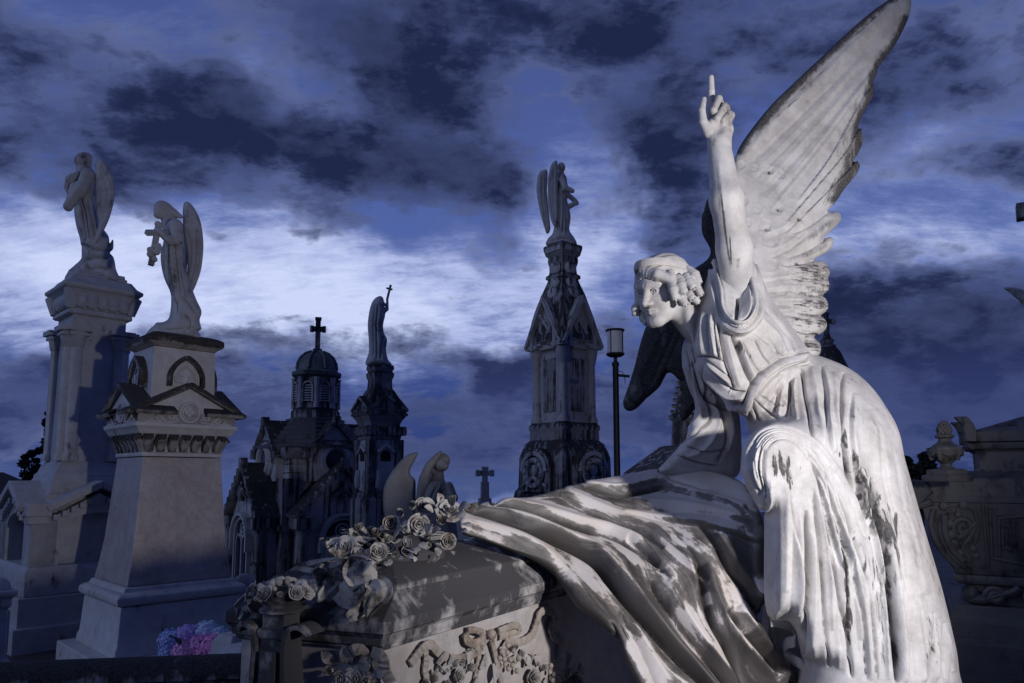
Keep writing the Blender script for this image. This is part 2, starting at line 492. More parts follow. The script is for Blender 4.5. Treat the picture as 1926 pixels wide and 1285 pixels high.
def stone(name, base=(.50, .47, .45), warm=(.46, .39, .33), dark=(.035, .032, .034), cover=.35, streak=.4, grain=1.0, rough=.62, scale=1.0, vein=.0, dirt_shade=True, top=0.0, bump=.25, shade=1.0, speck=.55, iso=1.0, zs=.16, mottle=.72, pit=0.0):
    """weathered stone/marble: pale body, soft warm patches, black lichen crust with ragged edges, rain streaks"""
    m, nt, b = newmat(name)
    geo = nd(nt, 'ShaderNodeNewGeometry'); pos = geo.outputs['Position']
    mp = nd(nt, 'ShaderNodeMapping'); mp.inputs['Scale'].default_value = (1, 1, zs); ln(nt, pos, mp.inputs[0])
    n1 = noise(nt, pos, 2.2 * scale, 8, .62)
    n2 = noise(nt, pos, 9 * scale, 8, .7)
    n3 = noise(nt, mp.outputs[0], 13 * scale, 6, .6, .4)
    n4 = noise(nt, pos, 70 * grain, 4, .6)
    warmf = ramp(nt, n1, [(.42, (0, 0, 0)), (.72, (1, 1, 1))]).outputs[0]
    col = mixc(nt, mth(nt, 'MULTIPLY', warmf, .8), (*base, 1), (*warm, 1))
    if vein:
        v = ramp(nt, noise(nt, pos, 3.0 * scale, 10, .75, 1.6), [(.47, (0, 0, 0)), (.5, (1, 1, 1)), (.53, (0, 0, 0))]).outputs[0]
        col = mixc(nt, mth(nt, 'MULTIPLY', v, vein), col, (.25, .25, .28, 1))
    # grime film
    gr = ramp(nt, n2, [(.4, (1, 1, 1)), (.75, (mottle, mottle * .975, mottle * .97))]).outputs[0]
    col = mixc(nt, 1.0, col, gr, 'MULTIPLY')
    # crust
    nz = nd(nt, 'ShaderNodeSeparateXYZ'); ln(nt, geo.outputs['Normal'], nz.inputs[0])
    k = mth(nt, 'ADD', mth(nt, 'MULTIPLY', n1, .55), mth(nt, 'MULTIPLY', n2, .45))
    if iso != 1.0: k = mth(nt, 'ADD', mth(nt, 'MULTIPLY', k, iso), .5 * (1 - iso))
    if top:
        k = mth(nt, 'ADD', k, mth(nt, 'MULTIPLY', nz.outputs[2], top))
    if streak: k = mth(nt, 'ADD', k, mth(nt, 'MULTIPLY', mth(nt, 'SUBTRACT', n3, .5), streak))
    if dirt_shade:
        at = nd(nt, 'ShaderNodeAttribute', attribute_name='dirt_shade')
        mq = nd(nt, 'ShaderNodeMapping'); mq.inputs['Scale'].default_value = (1, 1, .35); ln(nt, pos, mq.inputs[0])
        rag = ramp(nt, noise(nt, mq.outputs[0], 30, 10, .80), [(.30, (0, 0, 0)), (.72, (1, 1, 1))]).outputs[0]
        stn = mth(nt, 'MULTIPLY', mth(nt, 'SUBTRACT', at.outputs['Fac'], mth(nt, 'ADD', .08, mth(nt, 'MULTIPLY', rag, .66))), 2.3, True)
        ac = nd(nt, 'ShaderNodeAttribute', attribute_name='clean')
        k = mth(nt, 'SUBTRACT', k, mth(nt, 'MULTIPLY', ac.outputs['Fac'], .35))
    th = .78 - .5 * cover
    cf = ramp(nt, k, [(th, (0, 0, 0)), (min(th + .13, 1), (1, 1, 1))]).outputs[0]
    if dirt_shade: cf = mth(nt, 'MAXIMUM', cf, stn)
    fl = mth(nt, 'MULTIPLY', cf, mth(nt, 'ADD', 1.17 - speck, mth(nt, 'MULTIPLY', n4, speck)), True)
    col = mixc(nt, fl, col, (*dark, 1))
    if shade != 1.0: col = mixc(nt, 1.0, col, (shade, shade, shade, 1), 'MULTIPLY')
    ln(nt, col, b.inputs['Base Color'])
    b.inputs['Roughness'].default_value = rough
    rr = ramp(nt, cf, [(0, (rough - .08,) * 3), (1, (.85,) * 3)]); ln(nt, rr.outputs[0], b.inputs['Roughness'])
    bp = nd(nt, 'ShaderNodeBump', Strength=bump, Distance=.006)
    hgt = mth(nt, 'ADD', mth(nt, 'MULTIPLY', n4, .5), mth(nt, 'MULTIPLY', n2, .8))
    if pit:   # small pits and chisel roughness
        vo = nd(nt, 'ShaderNodeTexVoronoi', Scale=150.0); ln(nt, pos, vo.inputs['Vector'])
        pf = ramp(nt, mth(nt, 'ADD', vo.outputs['Distance'], mth(nt, 'MULTIPLY', n2, .5)), [(.22, (1, 1, 1)), (.34, (0, 0, 0))]).outputs[0]
        hgt = mth(nt, 'SUBTRACT', hgt, mth(nt, 'MULTIPLY', pf, pit)); ln(nt, mixc(nt, mth(nt, 'MULTIPLY', pf, .55), col, (.10, .085, .075, 1)), b.inputs['Base Color'])
    b.inputs['Specular IOR Level'].default_value = .32
    ln(nt, hgt, bp.inputs['Height']); ln(nt, bp.outputs[0], b.inputs['Normal'])
    return m
def plain(name, col, rough=.6, metal=0.0, emit=None, es=0.0, var=.25, sc=12):
    m, nt, b = newmat(name)
    geo = nd(nt, 'ShaderNodeNewGeometry')
    n = noise(nt, geo.outputs['Position'], sc, 6)
    r = ramp(nt, n, [(.3, tuple(c * (1 - var) for c in col)), (.7, tuple(min(1, c * (1 + var)) for c in col))])
    ln(nt, r.outputs[0], b.inputs['Base Color']); b.inputs['Roughness'].default_value = rough; b.inputs['Metallic'].default_value = metal
    if emit: b.inputs['Emission Color'].default_value = (*emit, 1); b.inputs['Emission Strength'].default_value = es
    return m
# ------------------------------------------------------------------ sky, light, exposure
SC.view_settings.view_transform = 'Standard'; SC.view_settings.look = 'None'
SC.view_settings.gamma = 1.0; SC.view_settings.exposure = 0.0
W = bpy.data.worlds.new('World'); SC.world = W; W.use_nodes = True
def make_sky():
    nt = W.node_tree; nt.nodes.clear()
    out = nd(nt, 'ShaderNodeOutputWorld'); bg = nd(nt, 'ShaderNodeBackground'); ln(nt, bg.outputs[0], out.inputs[0])
    tc = nd(nt, 'ShaderNodeTexCoord'); D = tc.outputs['Generated']
    sp = nd(nt, 'ShaderNodeSeparateXYZ'); ln(nt, D, sp.inputs[0])
    x, y, z = sp.outputs
    az = mth(nt, 'ARCTAN2', x, y)
    el = mth(nt, 'ARCSINE', z)
    # cloud sheet seen in perspective: direction projected on a high flat layer
    zz = mth(nt, 'ADD', mth(nt, 'MAXIMUM', z, 0.0), .34)
    u = mth(nt, 'DIVIDE', x, zz); v = mth(nt, 'DIVIDE', y, zz)
    cv = nd(nt, 'ShaderNodeCombineXYZ'); ln(nt, u, cv.inputs[0]); ln(nt, v, cv.inputs[1])
    mpa = nd(nt, 'ShaderNodeMapping'); mpa.inputs['Location'].default_value = (3.1, 1.7, 0); mpa.inputs['Scale'].default_value = (1.0, 1.15, 1); ln(nt, cv.outputs[0], mpa.inputs[0])
    big = noise(nt, mpa.outputs[0], 2.6, 10, .60, .12)
    mpc = nd(nt, 'ShaderNodeMapping'); mpc.inputs['Scale'].default_value = (1, 1, 2.1); mpc.inputs['Location'].default_value = (.3, 2.2, 5.1); ln(nt, D, mpc.inputs[0])
    puff = noise(nt, mpc.outputs[0], 7.5, 13, .64, .08)
    mpb = nd(nt, 'ShaderNodeMapping'); mpb.inputs['Location'].default_value = (7.3, 4.4, 1); mpb.inputs['Rotation'].default_value = (0, 0, .35); mpb.inputs['Scale'].default_value = (.8, 2.0, 1); ln(nt, cv.outputs[0], mpb.inputs[0])
    fine = noise(nt, mpb.outputs[0], 10.0, 10, .70, .15)
    wb = nd(nt, 'ShaderNodeTexNoise', Scale=3.0, Detail=5.0, Roughness=.6); ln(nt, D, wb.inputs['Vector'])
    ws = nd(nt, 'ShaderNodeSeparateXYZ'); ln(nt, wb.outputs['Color'], ws.inputs[0])
    azw = mth(nt, 'ADD', az, mth(nt, 'MULTIPLY', mth(nt, 'SUBTRACT', ws.outputs[0], .5), .45))
    elw = mth(nt, 'ADD', el, mth(nt, 'MULTIPLY', mth(nt, 'SUBTRACT', ws.outputs[1], .5), .22))
    pv = nd(nt, 'ShaderNodeCombineXYZ'); ln(nt, azw, pv.inputs[0]); ln(nt, elw, pv.inputs[1])
    def ae(px, py):
        d = FWD + RGT * ((px - CX) / F) + UP * ((CY - py) / F); d = d / np.linalg.norm(d)
        return math.atan2(d[0], d[1]), math.asin(d[2])
    def blob(px, py, rx, ry, wt, rot=0.0, soft=1.0):
        a, e = ae(px, py)
        s1 = nd(nt, 'ShaderNodeMapping'); s1.vector_type = 'TEXTURE'
        s1.inputs['Location'].default_value = (a, e, 0); s1.inputs['Rotation'].default_value = (0, 0, rot); s1.inputs['Scale'].default_value = (rx / F, ry / F, 1)
        ln(nt, pv.outputs[0], s1.inputs[0])
        l = nd(nt, 'ShaderNodeVectorMath', operation='LENGTH'); ln(nt, s1.outputs[0], l.inputs[0])
        mr = nd(nt, 'ShaderNodeMapRange', interpolation_type='SMOOTHSTEP'); ln(nt, l.outputs['Value'], mr.inputs['Value'])
        mr.inputs['From Min'].default_value = 1.35; mr.inputs['From Max'].default_value = .25
        mr.inputs['To Min'].default_value = 0; mr.inputs['To Max'].default_value = wt
        return mr.outputs[0]
    def total(bl):
        t = None
        for b_ in bl:
            q = blob(*b_); t = q if t is None else mth(nt, 'ADD', t, q)
        return t
    dens = total(SKY_DARK)
    lite = total(SKY_LITE)
    # clear sky: brightness field
    base = ramp(nt, el, [(0.0, (.055, .090, .25)), (.06, (.026, .052, .20)), (.14, (.038, .070, .25)), (.26, (.080, .135, .40)), (.42, (.075, .115, .34)), (.9, (.025, .04, .13))])
    L = mth(nt, 'MULTIPLY', lite, mth(nt, 'ADD', .62, mth(nt, 'ADD', mth(nt, 'MULTIPLY', fine, .55), mth(nt, 'MULTIPLY', puff, .30))))
    L = mth(nt, 'ADD', L, mth(nt, 'ADD', mth(nt, 'MULTIPLY', mth(nt, 'SUBTRACT', fine, .5), SKY_FINE), mth(nt, 'MULTIPLY', mth(nt, 'SUBTRACT', puff, .5), .45)))
    glow = ramp(nt, L, [(0.0, (.05, .085, .24)), (.35, (.22, .28, .56)), (.75, (.46, .53, .82)), (1.0, (.60, .67, .95))])
    clear = mixc(nt, ramp(nt, L, [(0.02, (0, 0, 0)), (.6, (1, 1, 1))]).outputs[0], base.outputs[0], glow.outputs[0])
    dn = mth(nt, 'ADD', dens, mth(nt, 'MULTIPLY', mth(nt, 'SUBTRACT', big, .5), 1.6))
    dn = mth(nt, 'ADD', dn, mth(nt, 'MULTIPLY', mth(nt, 'SUBTRACT', fine, .5), .9))
    dn = mth(nt, 'ADD', dn, mth(nt, 'MULTIPLY', mth(nt, 'SUBTRACT', puff, .5), 2.3))
    dv = ramp(nt, dn, [(-.0, (0, 0, 0)), (.34, (1, 1, 1))], 'EASE').outputs[0]
    veil = ramp(nt, puff, [(.35, (.045, .064, .17)), (.65, (.115, .145, .30))]).outputs[0]
    clear = mixc(nt, mth(nt, 'MULTIPLY', dv, .72), clear, veil)
    df = ramp(nt, dn, [(.26, (0, 0, 0)), (.48, (.60, .60, .60)), (.80, (1, 1, 1))], 'EASE').outputs[0]
    shade = ramp(nt, dn, [(.2, (.10, .13, .27)), (.5, (.034, .048, .135)), (1.0, (.012, .019, .062))]).outputs[0]
    low = ramp(nt, el, [(.02, (.035, .058, .19)), (.13, (.028, .043, .15)), (.24, (.015, .020, .064))])
    shade = mixc(nt, ramp(nt, el, [(.10, (1, 1, 1)), (.24, (0, 0, 0))]).outputs[0], shade, mixc(nt, .75, shade, low.outputs[0]))
    shade = mixc(nt, mth(nt, 'MULTIPLY', ramp(nt, puff, [(.45, (0, 0, 0)), (.75, (1, 1, 1))]).outputs[0], .0), shade, veil)
    shade = mixc(nt, ramp(nt, puff, [(.38, (.55, .55, .55)), (.56, (0, 0, 0))]).outputs[0], shade, veil)
    c = mixc(nt, df, clear, shade)
    # the faint last light of a sky below the horizon sun
    sk = nd(nt, 'ShaderNodeTexSky', sky_type='NISHITA'); sk.sun_disc = False; sk.sun_elevation = math.radians(-3.0); sk.sun_rotation = math.radians(-25)
    ad = mixc(nt, 0.015, c, sk.outputs[0], 'ADD')
    back = ramp(nt, mth(nt, 'ADD', mth(nt, 'MULTIPLY', y, .5), .5), [(.25, (.34, .37, .45)), (.72, (1, 1, 1))]).outputs[0]
    hi_ = ramp(nt, z, [(.6, (1, 1, 1)), (.95, (.6, .62, .7))]).outputs[0]
    ad = mixc(nt, 1.0, mixc(nt, 1.0, ad, back, 'MULTIPLY'), hi_, 'MULTIPLY')
    ln(nt, ad, bg.inputs[0]); bg.inputs[1].default_value = 1.0
SKY_DARK = [(700, 30, 300, 110, .55, -.1), (790, 190, 260, 90, .70, -.5), (430, 210, 200, 95, .68, -.1), (600, 275, 240, 70, .54, -.2), (1010, 60, 300, 140, .62), (1330, 50, 300, 95, .66, -.1), (820, 330, 240, 80, .74, -.25),
            (1250, 330, 130, 200, .85, .1), (80, 170, 330, 130, .48), (120, 300, 260, 60, .30), (120, 780, 330, 100, .58), (640, 820, 300, 110, .40), (930, 760, 260, 90, .40), (1750, 640, 480, 105, .86), (330, 90, 260, 90, .30), (540, 370, 220, 40, .36, -.2),
            (1800, 850, 420, 160, .6), (1580, 190, 190, 90, .45), (1300, 740, 280, 130, .44), (1850, 300, 120, 50, .45), (560, 650, 240, 45, .50), (950, 690, 150, 42, .62), (30, 380, 120, 60, .3), (1640, 500, 120, 24, .3), (1850, 150, 160, 60, .25), (400, 540, 360, 120, -.42), (820, 570, 300, 110, -.18), (1090, 430, 120, 150, -.3), (60, 500, 260, 110, -.3), (1700, 430, 260, 80, -.25), (330, 400, 180, 30, .30, -.15), (620, 440, 160, 24, .25, .1), (880, 500, 160, 20, .22)]
SKY_LITE = [(400, 540, 340, 150, .46), (90, 560, 330, 140, .38), (250, 420, 360, 130, .30), (620, 620, 300, 60, .22), (560, 300, 110, 330, .22, .5), (820, 580, 320, 140, .52), (1090, 420, 130, 150, .30), (1080, 560, 200, 110, .34), (1640, 505, 220, 60, .32),
            (1750, 400, 400, 200, .22), (40, 845, 160, 26, .36), (900, 908, 420, 22, .30), (740, 75, 150, 40, .30), (130, 20, 500, 120, .18), (1850, 40, 200, 120, .22), (1480, 330, 300, 140, .14)]
SKY_FINE = .72
make_sky()
sun_d = bpy.data.lights.new('dusk_light', 'SUN'); sun = bpy.data.objects.new('dusk_light', sun_d); COL.objects.link(sun)
sun_d.energy = .48; sun_d.angle = math.radians(40); sun_d.color = (.55, .68, 1.0)
sun.rotation_euler = (math.radians(62), 0, math.radians(-58))
lamp_d = bpy.data.lights.new('flood_lamp', 'SPOT'); lamp = bpy.data.objects.new('flood_lamp', lamp_d); COL.objects.link(lamp)
lamp_d.energy = 310; lamp_d.color = (1.0, .965, .955); lamp_d.shadow_soft_size = .08; lamp_d.spot_size = math.radians(94); lamp_d.spot_blend = .75
LP = np.array([1.86, .52, 1.93]); LT = np.array([.75, 2.9, 2.15])
lamp.location = LP; lamp.rotation_euler = Vector(LT - LP).to_track_quat('-Z', 'Y').to_euler()
# ------------------------------------------------------------------ the great angel
M_MARBLE = stone('white_marble', base=(.59, .58, .585), warm=(.55, .505, .475), cover=.33, streak=.5, top=.0, grain=1.6, bump=.42, mottle=.58, pit=.6, rough=.72)
M_FARW = stone('shaded_crusted_wing', base=(.30, .29, .30), dark=(.022, .022, .028), cover=.92, streak=.3, bump=.3)  # far wing: body's shadow put into the dark colour, with mottled crust
M_WING = stone('wing_marble', base=(.55, .535, .54), warm=(.50, .46, .43), cover=.36, streak=.25, grain=1.6, bump=.45, mottle=.56, pit=.6, rough=.75)
ANGEL_BASE = P(1600, 1285, 2.75); ANGEL_BASE[2] = .62
angel = thing('angel_statue', 'large white marble angel with raised pointing arm leaning over the draped coffin', 'statue', tuple(ANGEL_BASE))

def bounds(pts, pad):
    a = np.array(pts); return a.min(0) - pad, a.max(0) + pad

# ---- robe
R_TORSO = Infl([(1314, 575), (1322, 545), (1340, 505), (1375, 490), (1420, 500), (1450, 560), (1490, 615), (1522, 668), (1500, 700), (1440, 770), (1398, 782), (1375, 765), (1345, 735), (1316, 690), (1308, 640)], plane(1400, 640, 2.93, .02, -.02), .19, .11)
R_SLEEVE = Infl([(1338, 492), (1346, 487), (1360, 530), (1383, 585), (1400, 540), (1406, 478), (1416, 490), (1431, 556), (1434, 593), (1420, 616), (1397, 631), (1375, 626), (1356, 600), (1344, 540)], plane(1385, 560, 2.79, -.05, -.10), .085, .06)
R_HIP = Infl([(1470, 690), (1520, 668), (1565, 678), (1615, 705), (1660, 755), (1690, 825), (1718, 920), (1742, 1005), (1770, 1100), (1792, 1190), (1804, 1260), (1812, 1420), (1500, 1420), (1500, 1250), (1490, 1000), (1430, 860), (1405, 790), (1420, 735)], plane(1600, 950, 2.92, -.02, -.045), .29, .22)
R_KNEE = Infl([(1393, 885), (1396, 850), (1408, 822), (1432, 804), (1462, 797), (1495, 802), (1530, 822), (1562, 855), (1593, 905), (1620, 965), (1648, 1050), (1672, 1150), (1690, 1300), (1600, 1282), (1560, 1258), (1520, 1240), (1508, 1232), (1498, 1190), (1480, 1168), (1447, 1160), (1446, 1050), (1444, 968), (1428, 958), (1406, 920)], plane(1500, 850, 2.62, .04, .005), .19, .075)
R_FARM = Infl([(1283, 690), (1283, 655), (1292, 634), (1316, 626), (1346, 665), (1362, 725), (1388, 762), (1392, 885), (1350, 900), (1290, 900), (1238, 890), (1248, 872), (1272, 846), (1296, 812), (1306, 768), (1293, 720)], plane(1330, 800, 3.12, .05, .04), lambda px, py: .10 - .045 * np.clip((py - 820) / 60, 0, 1), .045)
R_IN = Infl([(1438, 1090), (1520, 1090), (1620, 1240), (1640, 1420), (1436, 1420)], 2.86, .10, .05)
SASH = [P(1530, 664, 2.74), P(1495, 672, 2.735), P(1464, 690, 2.725), P(1430, 722, 2.72), P(1408, 752, 2.73), P(1398, 778, 2.76)]
def f_robe(p):
    pj = proj(p)
    d = R_TORSO(p, pj)
    d = smin(d, R_HIP(p, pj), .05)
    d = smin(d, R_FARM(p, pj), .025)
    d = smin(d, R_SLEEVE(p, pj), .018)
    # thigh under the cloth
    d = smin(d, s_chain(p, [P(1600, 830, 2.95), P(1550, 840, 2.76), P(1492, 858, 2.63)], [.17, .15, .12], .03), .06)
    d = smin(d, R_KNEE(p, pj), .02)
    return np.minimum(d, R_IN(p, pj))
lo, hi = bounds([P(1240, 640, 3.3), P(1835, 1300, 2.3), P(1335, 470, 2.6), P(1830, 1300, 3.4), P(1500, 1420, 2.6), P(1500, 1420, 3.3)], .06)
V, Q = sdf_mesh(f_robe, lo, hi, .0034, 2)
S = Sculpt(V, Q)
GA = 1.8
def st(pts, w, a, k='r', tp=(.3, .25), tol=.12):
    S.stroke(pts, w * (.75 if k == 'g' else 1), a * (GA if k == 'g' else 1.25), k, tp, tol)
    if k == 'g': S.stroke(pts, w * 1.9, a * .45, 'r', tp, tol); S.stroke(pts, w * .4, a * .7, 'g', tp, tol)
# back and hip: long hanging folds
for pts, w, a, k in [
    ([(1506, 682), (1511, 734), (1524, 800), (1530, 822)], 5, .014, 'g'), ([(1547, 690), (1556, 740), (1560, 812), (1566, 852)], 6, .014, 'w'), ([(1586, 700), (1583, 760), (1582, 815), (1591, 880), (1618, 960)], 6, .022, 'g'),
    ([(1526, 690), (1535, 740), (1544, 800), (1550, 838)], 6, .012, 'r'), ([(1568, 700), (1572, 770), (1584, 840), (1596, 890)], 7, .014, 'r'), ([(1606, 740), (1602, 820), (1614, 900), (1630, 980)], 8, .012, 'w'),
    ([(1475, 700), (1466, 730), (1440, 765)], 5, .010, 'g'), ([(1490, 712), (1484, 745), (1478, 785)], 5, .011, 'g'),
    ([(1620, 880), (1616, 940), (1640, 1030), (1660, 1100)], 8, .018, 'w'), ([(1640, 900), (1648, 985), (1668, 1080), (1680, 1180), (1690, 1285)], 8, .030, 'g'), ([(1630, 895), (1632, 960), (1650, 1040)], 6, .020, 'g'),
    ([(1660, 960), (1676, 1060), (1692, 1150), (1704, 1285)], 9, .016, 'r'), ([(1690, 1090), (1704, 1200), (1712, 1290)], 6, .012, 'g'), ([(1722, 1100), (1736, 1200), (1740, 1290)], 10, .010, 'r'),
    ([(1758, 1150), (1754, 1220), (1742, 1290)], 6, .012, 'g'), ([(1778, 1170), (1776, 1230), (1766, 1290)], 6, .013, 'g'), ([(1790, 1210), (1790, 1290)], 5, .011, 'g'),
    ([(1652, 1000), (1665, 1069), (1675, 1149), (1688, 1285)], 7, .030, 'g'), ([(1700, 960), (1716, 1040), (1740, 1120)], 16, .008, 'r'), ([(1640, 770), (1650, 830), (1672, 900)], 18, .006, 'r')]:
    st(pts, w, a, k)
# arcs over the knee
KA = [(1430, 936), (1413, 890), (1410, 850), (1428, 815), (1462, 800), (1500, 808), (1538, 836), (1572, 880), (1600, 935), (1628, 1010)]
KB = [(1440, 930), (1436, 890), (1440, 852), (1456, 828), (1478, 822), (1500, 832), (1524, 868), (1546, 920), (1560, 985), (1580, 1070)]
def lerpl(A, B, u): return [((1 - u) * a[0] + u * b[0], (1 - u) * a[1] + u * b[1]) for a, b in zip(A, B)]
for i, u in enumerate([0.05, .22, .38, .52, .68, .84, 1.0]):
    L = lerpl(KA, KB, u)
    S.stroke(L, 3.0, .016 if i % 2 else .020, 'g', (.08, .1), .2)
    L2 = lerpl(KA, KB, u - .08)
    S.stroke(L2, 3.0, .008, 'r', (.08, .1), .2)
S.many([(1458, 712), (1452, 745), (1440, 790)], [(1500, 700), (1502, 750), (1512, 805)], 4, 3.5, .012, ['g', 'r'], .3, 4, (.2, .05))
S.many([(1640, 760), (1640, 860), (1668, 980), (1690, 1100)], [(1680, 830), (1704, 940), (1730, 1060), (1752, 1180)], 4, 12, .007, ['r', 'w'], .3, 5, (.3, .3))
S.many([(1690, 1100), (1706, 1200), (1712, 1290)], [(1786, 1180), (1796, 1240), (1800, 1290)], 6, 5, .010, ['g', 'r'], .3, 6, (.4, .05))
st([(1523, 848), (1541, 902), (1552, 976), (1565, 1030)], 4.5, .020, 'g'); st([(1526, 830), (1552, 885), (1566, 954), (1575, 1010)], 4, .017, 'g')
st([(1563, 876), (1580, 933), (1592, 980), (1608, 1050), (1628, 1130)], 5, .018, 'g'); st([(1596, 905), (1618, 970), (1640, 1050), (1660, 1150), (1672, 1280)], 6, .013, 'r')
st([(1584, 960), (1600, 1040), (1622, 1130), (1640, 1280)], 6, .013, 'r')
# wrapped folds left of the knee
for pts, w, a, k in [([(1400, 850), (1402, 895), (1420, 940), (1436, 955)], 4, .012, 'g'), ([(1420, 830), (1412, 870), (1422, 915), (1440, 945)], 4, .012, 'g'), ([(1432, 835), (1426, 880), (1434, 930)], 3.5, .012, 'g'), ([(1441, 838), (1437, 880), (1441, 940)], 3.2, .012, 'g'),
                     ([(1408, 830), (1403, 870), (1413, 925)], 4, .009, 'r'), ([(1427, 840), (1419, 880), (1428, 930)], 3.5, .008, 'r')]: st(pts, w, a, k)
# curtain of cloth below the knee
for pts, w, a, k in [([(1449, 900), (1449, 1000), (1448, 1160)], 4, .016, 'r'), ([(1478, 905), (1488, 976), (1503, 1060), (1510, 1150)], 6, .010, 'v'), ([(1516, 960), (1518, 1060), (1515, 1150), (1509, 1236)], 6, .022, 'g'), ([(1528, 1000), (1530, 1100), (1532, 1240)], 8, .012, 'r'),
                     ([(1530, 920), (1540, 1030), (1547, 1091), (1559, 1255)], 4.5, .014, 'g'), ([(1548, 960), (1564, 1050), (1576, 1120), (1592, 1196), (1600, 1272)], 5, .015, 'g'), ([(1575, 1000), (1586, 1030), (1592, 1091), (1594, 1180), (1602, 1275)], 5.5, .020, 'g'),
                     ([(1604, 1000), (1612, 1030), (1628, 1080), (1638, 1120), (1650, 1280)], 5, .016, 'g'), ([(1600, 1050), (1610, 1110), (1624, 1172), (1630, 1280)], 6, .014, 'g'), ([(1466, 930), (1468, 1040), (1470, 1150)], 12, .005, 'r'), ([(1500, 1000), (1500, 1100), (1500, 1160)], 6, .008, 'r'), ([(1564, 1060), (1572, 1150), (1580, 1260)], 6, .008, 'r')]: st(pts, w, a, k)
S.many([(1456, 920), (1458, 1040), (1456, 1150)], [(1508, 940), (1512, 1060), (1506, 1190)], 4, 4, .007, ['g', 'r'], .3, 7, (.3, .05))
S.many([(1520, 900), (1540, 1040), (1546, 1240)], [(1600, 980), (1640, 1100), (1664, 1270)], 8, 4, .010, ['g', 'r'], .3, 8, (.25, .05))
# chest
st([(1517, 666), (1466, 686), (1426, 721), (1400, 772)], 7, .020, 'r', (.05, .05)); st([(1514, 672), (1466, 693), (1430, 726), (1405, 776)], 2.2, .006, 'g', (.1, .1))
st([(1520, 660), (1464, 677), (1420, 712), (1394, 766)], 4, .016, 'g', (.1, .1)); st([(1522, 682), (1474, 700), (1440, 730), (1412, 778)], 4, .014, 'g', (.1, .1))
for pts, w, a, k in [([(1350, 610), (1356, 640), (1366, 690), (1379, 730)], 4.5, .022, 'g'), ([(1376, 630), (1392, 670), (1404, 700), (1417, 726)], 5, .026, 'g'), ([(1394, 640), (1412, 676), (1432, 708)], 4, .010, 'g'), ([(1364, 630), (1376, 680), (1392, 728)], 6, .013, 'r'), ([(1388, 640), (1404, 680), (1420, 715)], 5, .010, 'r'),
                     ([(1345, 610), (1348, 640), (1357, 676)], 4, .014, 'r'), ([(1414, 628), (1445, 650), (1474, 672)], 4, .007, 'g'), ([(1440, 580), (1475, 620), (1489, 640), (1496, 664)], 4, .012, 'g'), ([(1432, 600), (1462, 632), (1478, 668)], 5, .009, 'r'), ([(1420, 640), (1436, 670), (1452, 688)], 5, .007, 'w'), ([(1440, 630), (1456, 650), (1470, 676)], 5, .006, 'g'),
                     ([(1316, 590), (1314, 630), (1316, 668)], 3, .012, 'g'), ([(1324, 585), (1322, 630), (1324, 668)], 3, .012, 'r'), ([(1330, 590), (1330, 630), (1334, 670)], 3, .012, 'g'), ([(1338, 590), (1340, 630), (1346, 672)], 3.2, .012, 'r'), ([(1343, 600), (1347, 640), (1352, 672)], 2.5, .011, 'g'),
                     ([(1312, 672), (1337, 672), (1360, 678)], 3.5, .020, 'g', ), ([(1315, 674), (1340, 700), (1377, 734), (1404, 738)], 4, .020, 'g'), ([(1306, 678), (1327, 720), (1352, 742), (1379, 759), (1400, 758)], 4.5, .024, 'g'), ([(1302, 680), (1318, 738), (1346, 764), (1392, 782)], 5, .022, 'g'),
                     ([(1311, 680), (1334, 712), (1366, 742), (1400, 748)], 4, .014, 'r'), ([(1305, 690), (1322, 730), (1350, 754), (1390, 770)], 4, .014, 'r'), ([(1325, 676), (1350, 694), (1376, 714)], 3.5, .012, 'g'), ([(1330, 682), (1356, 704), (1380, 724)], 3.5, .012, 'r'),
                     ([(1412, 745), (1420, 775), (1430, 800)], 3.5, .012, 'g'), ([(1418, 750), (1440, 772), (1468, 792)], 3, .010, 'g'), ([(1408, 770), (1412, 800)], 4, .010, 'g'), ([(1430, 745), (1460, 762), (1474, 764)], 4, .008, 'g')]: st(pts, w, a, k)
# fallen sleeve
SL = [(1342, 500), (1350, 540), (1360, 585), (1376, 608), (1398, 612), (1414, 600), (1424, 575), (1421, 540), (1412, 500)]
for dx, w, a, k in [(0, 3.2, .010, 'g'), (5, 3, .009, 'r'), (-6, 3, .010, 'g'), (-10, 3, .009, 'r'), (9, 2.6, .010, 'g')]:
    c = np.array(SL, float); cc = np.array([1382, 545.])
    e = c + (cc - c) / np.linalg.norm(cc - c, axis=1)[:, None] * dx
    st([tuple(q) for q in e], w, a, k, (.1, .1), .2)
st([(1388, 560), (1386, 585), (1383, 604)], 4, .03, 'g', (.1, .1), .2)
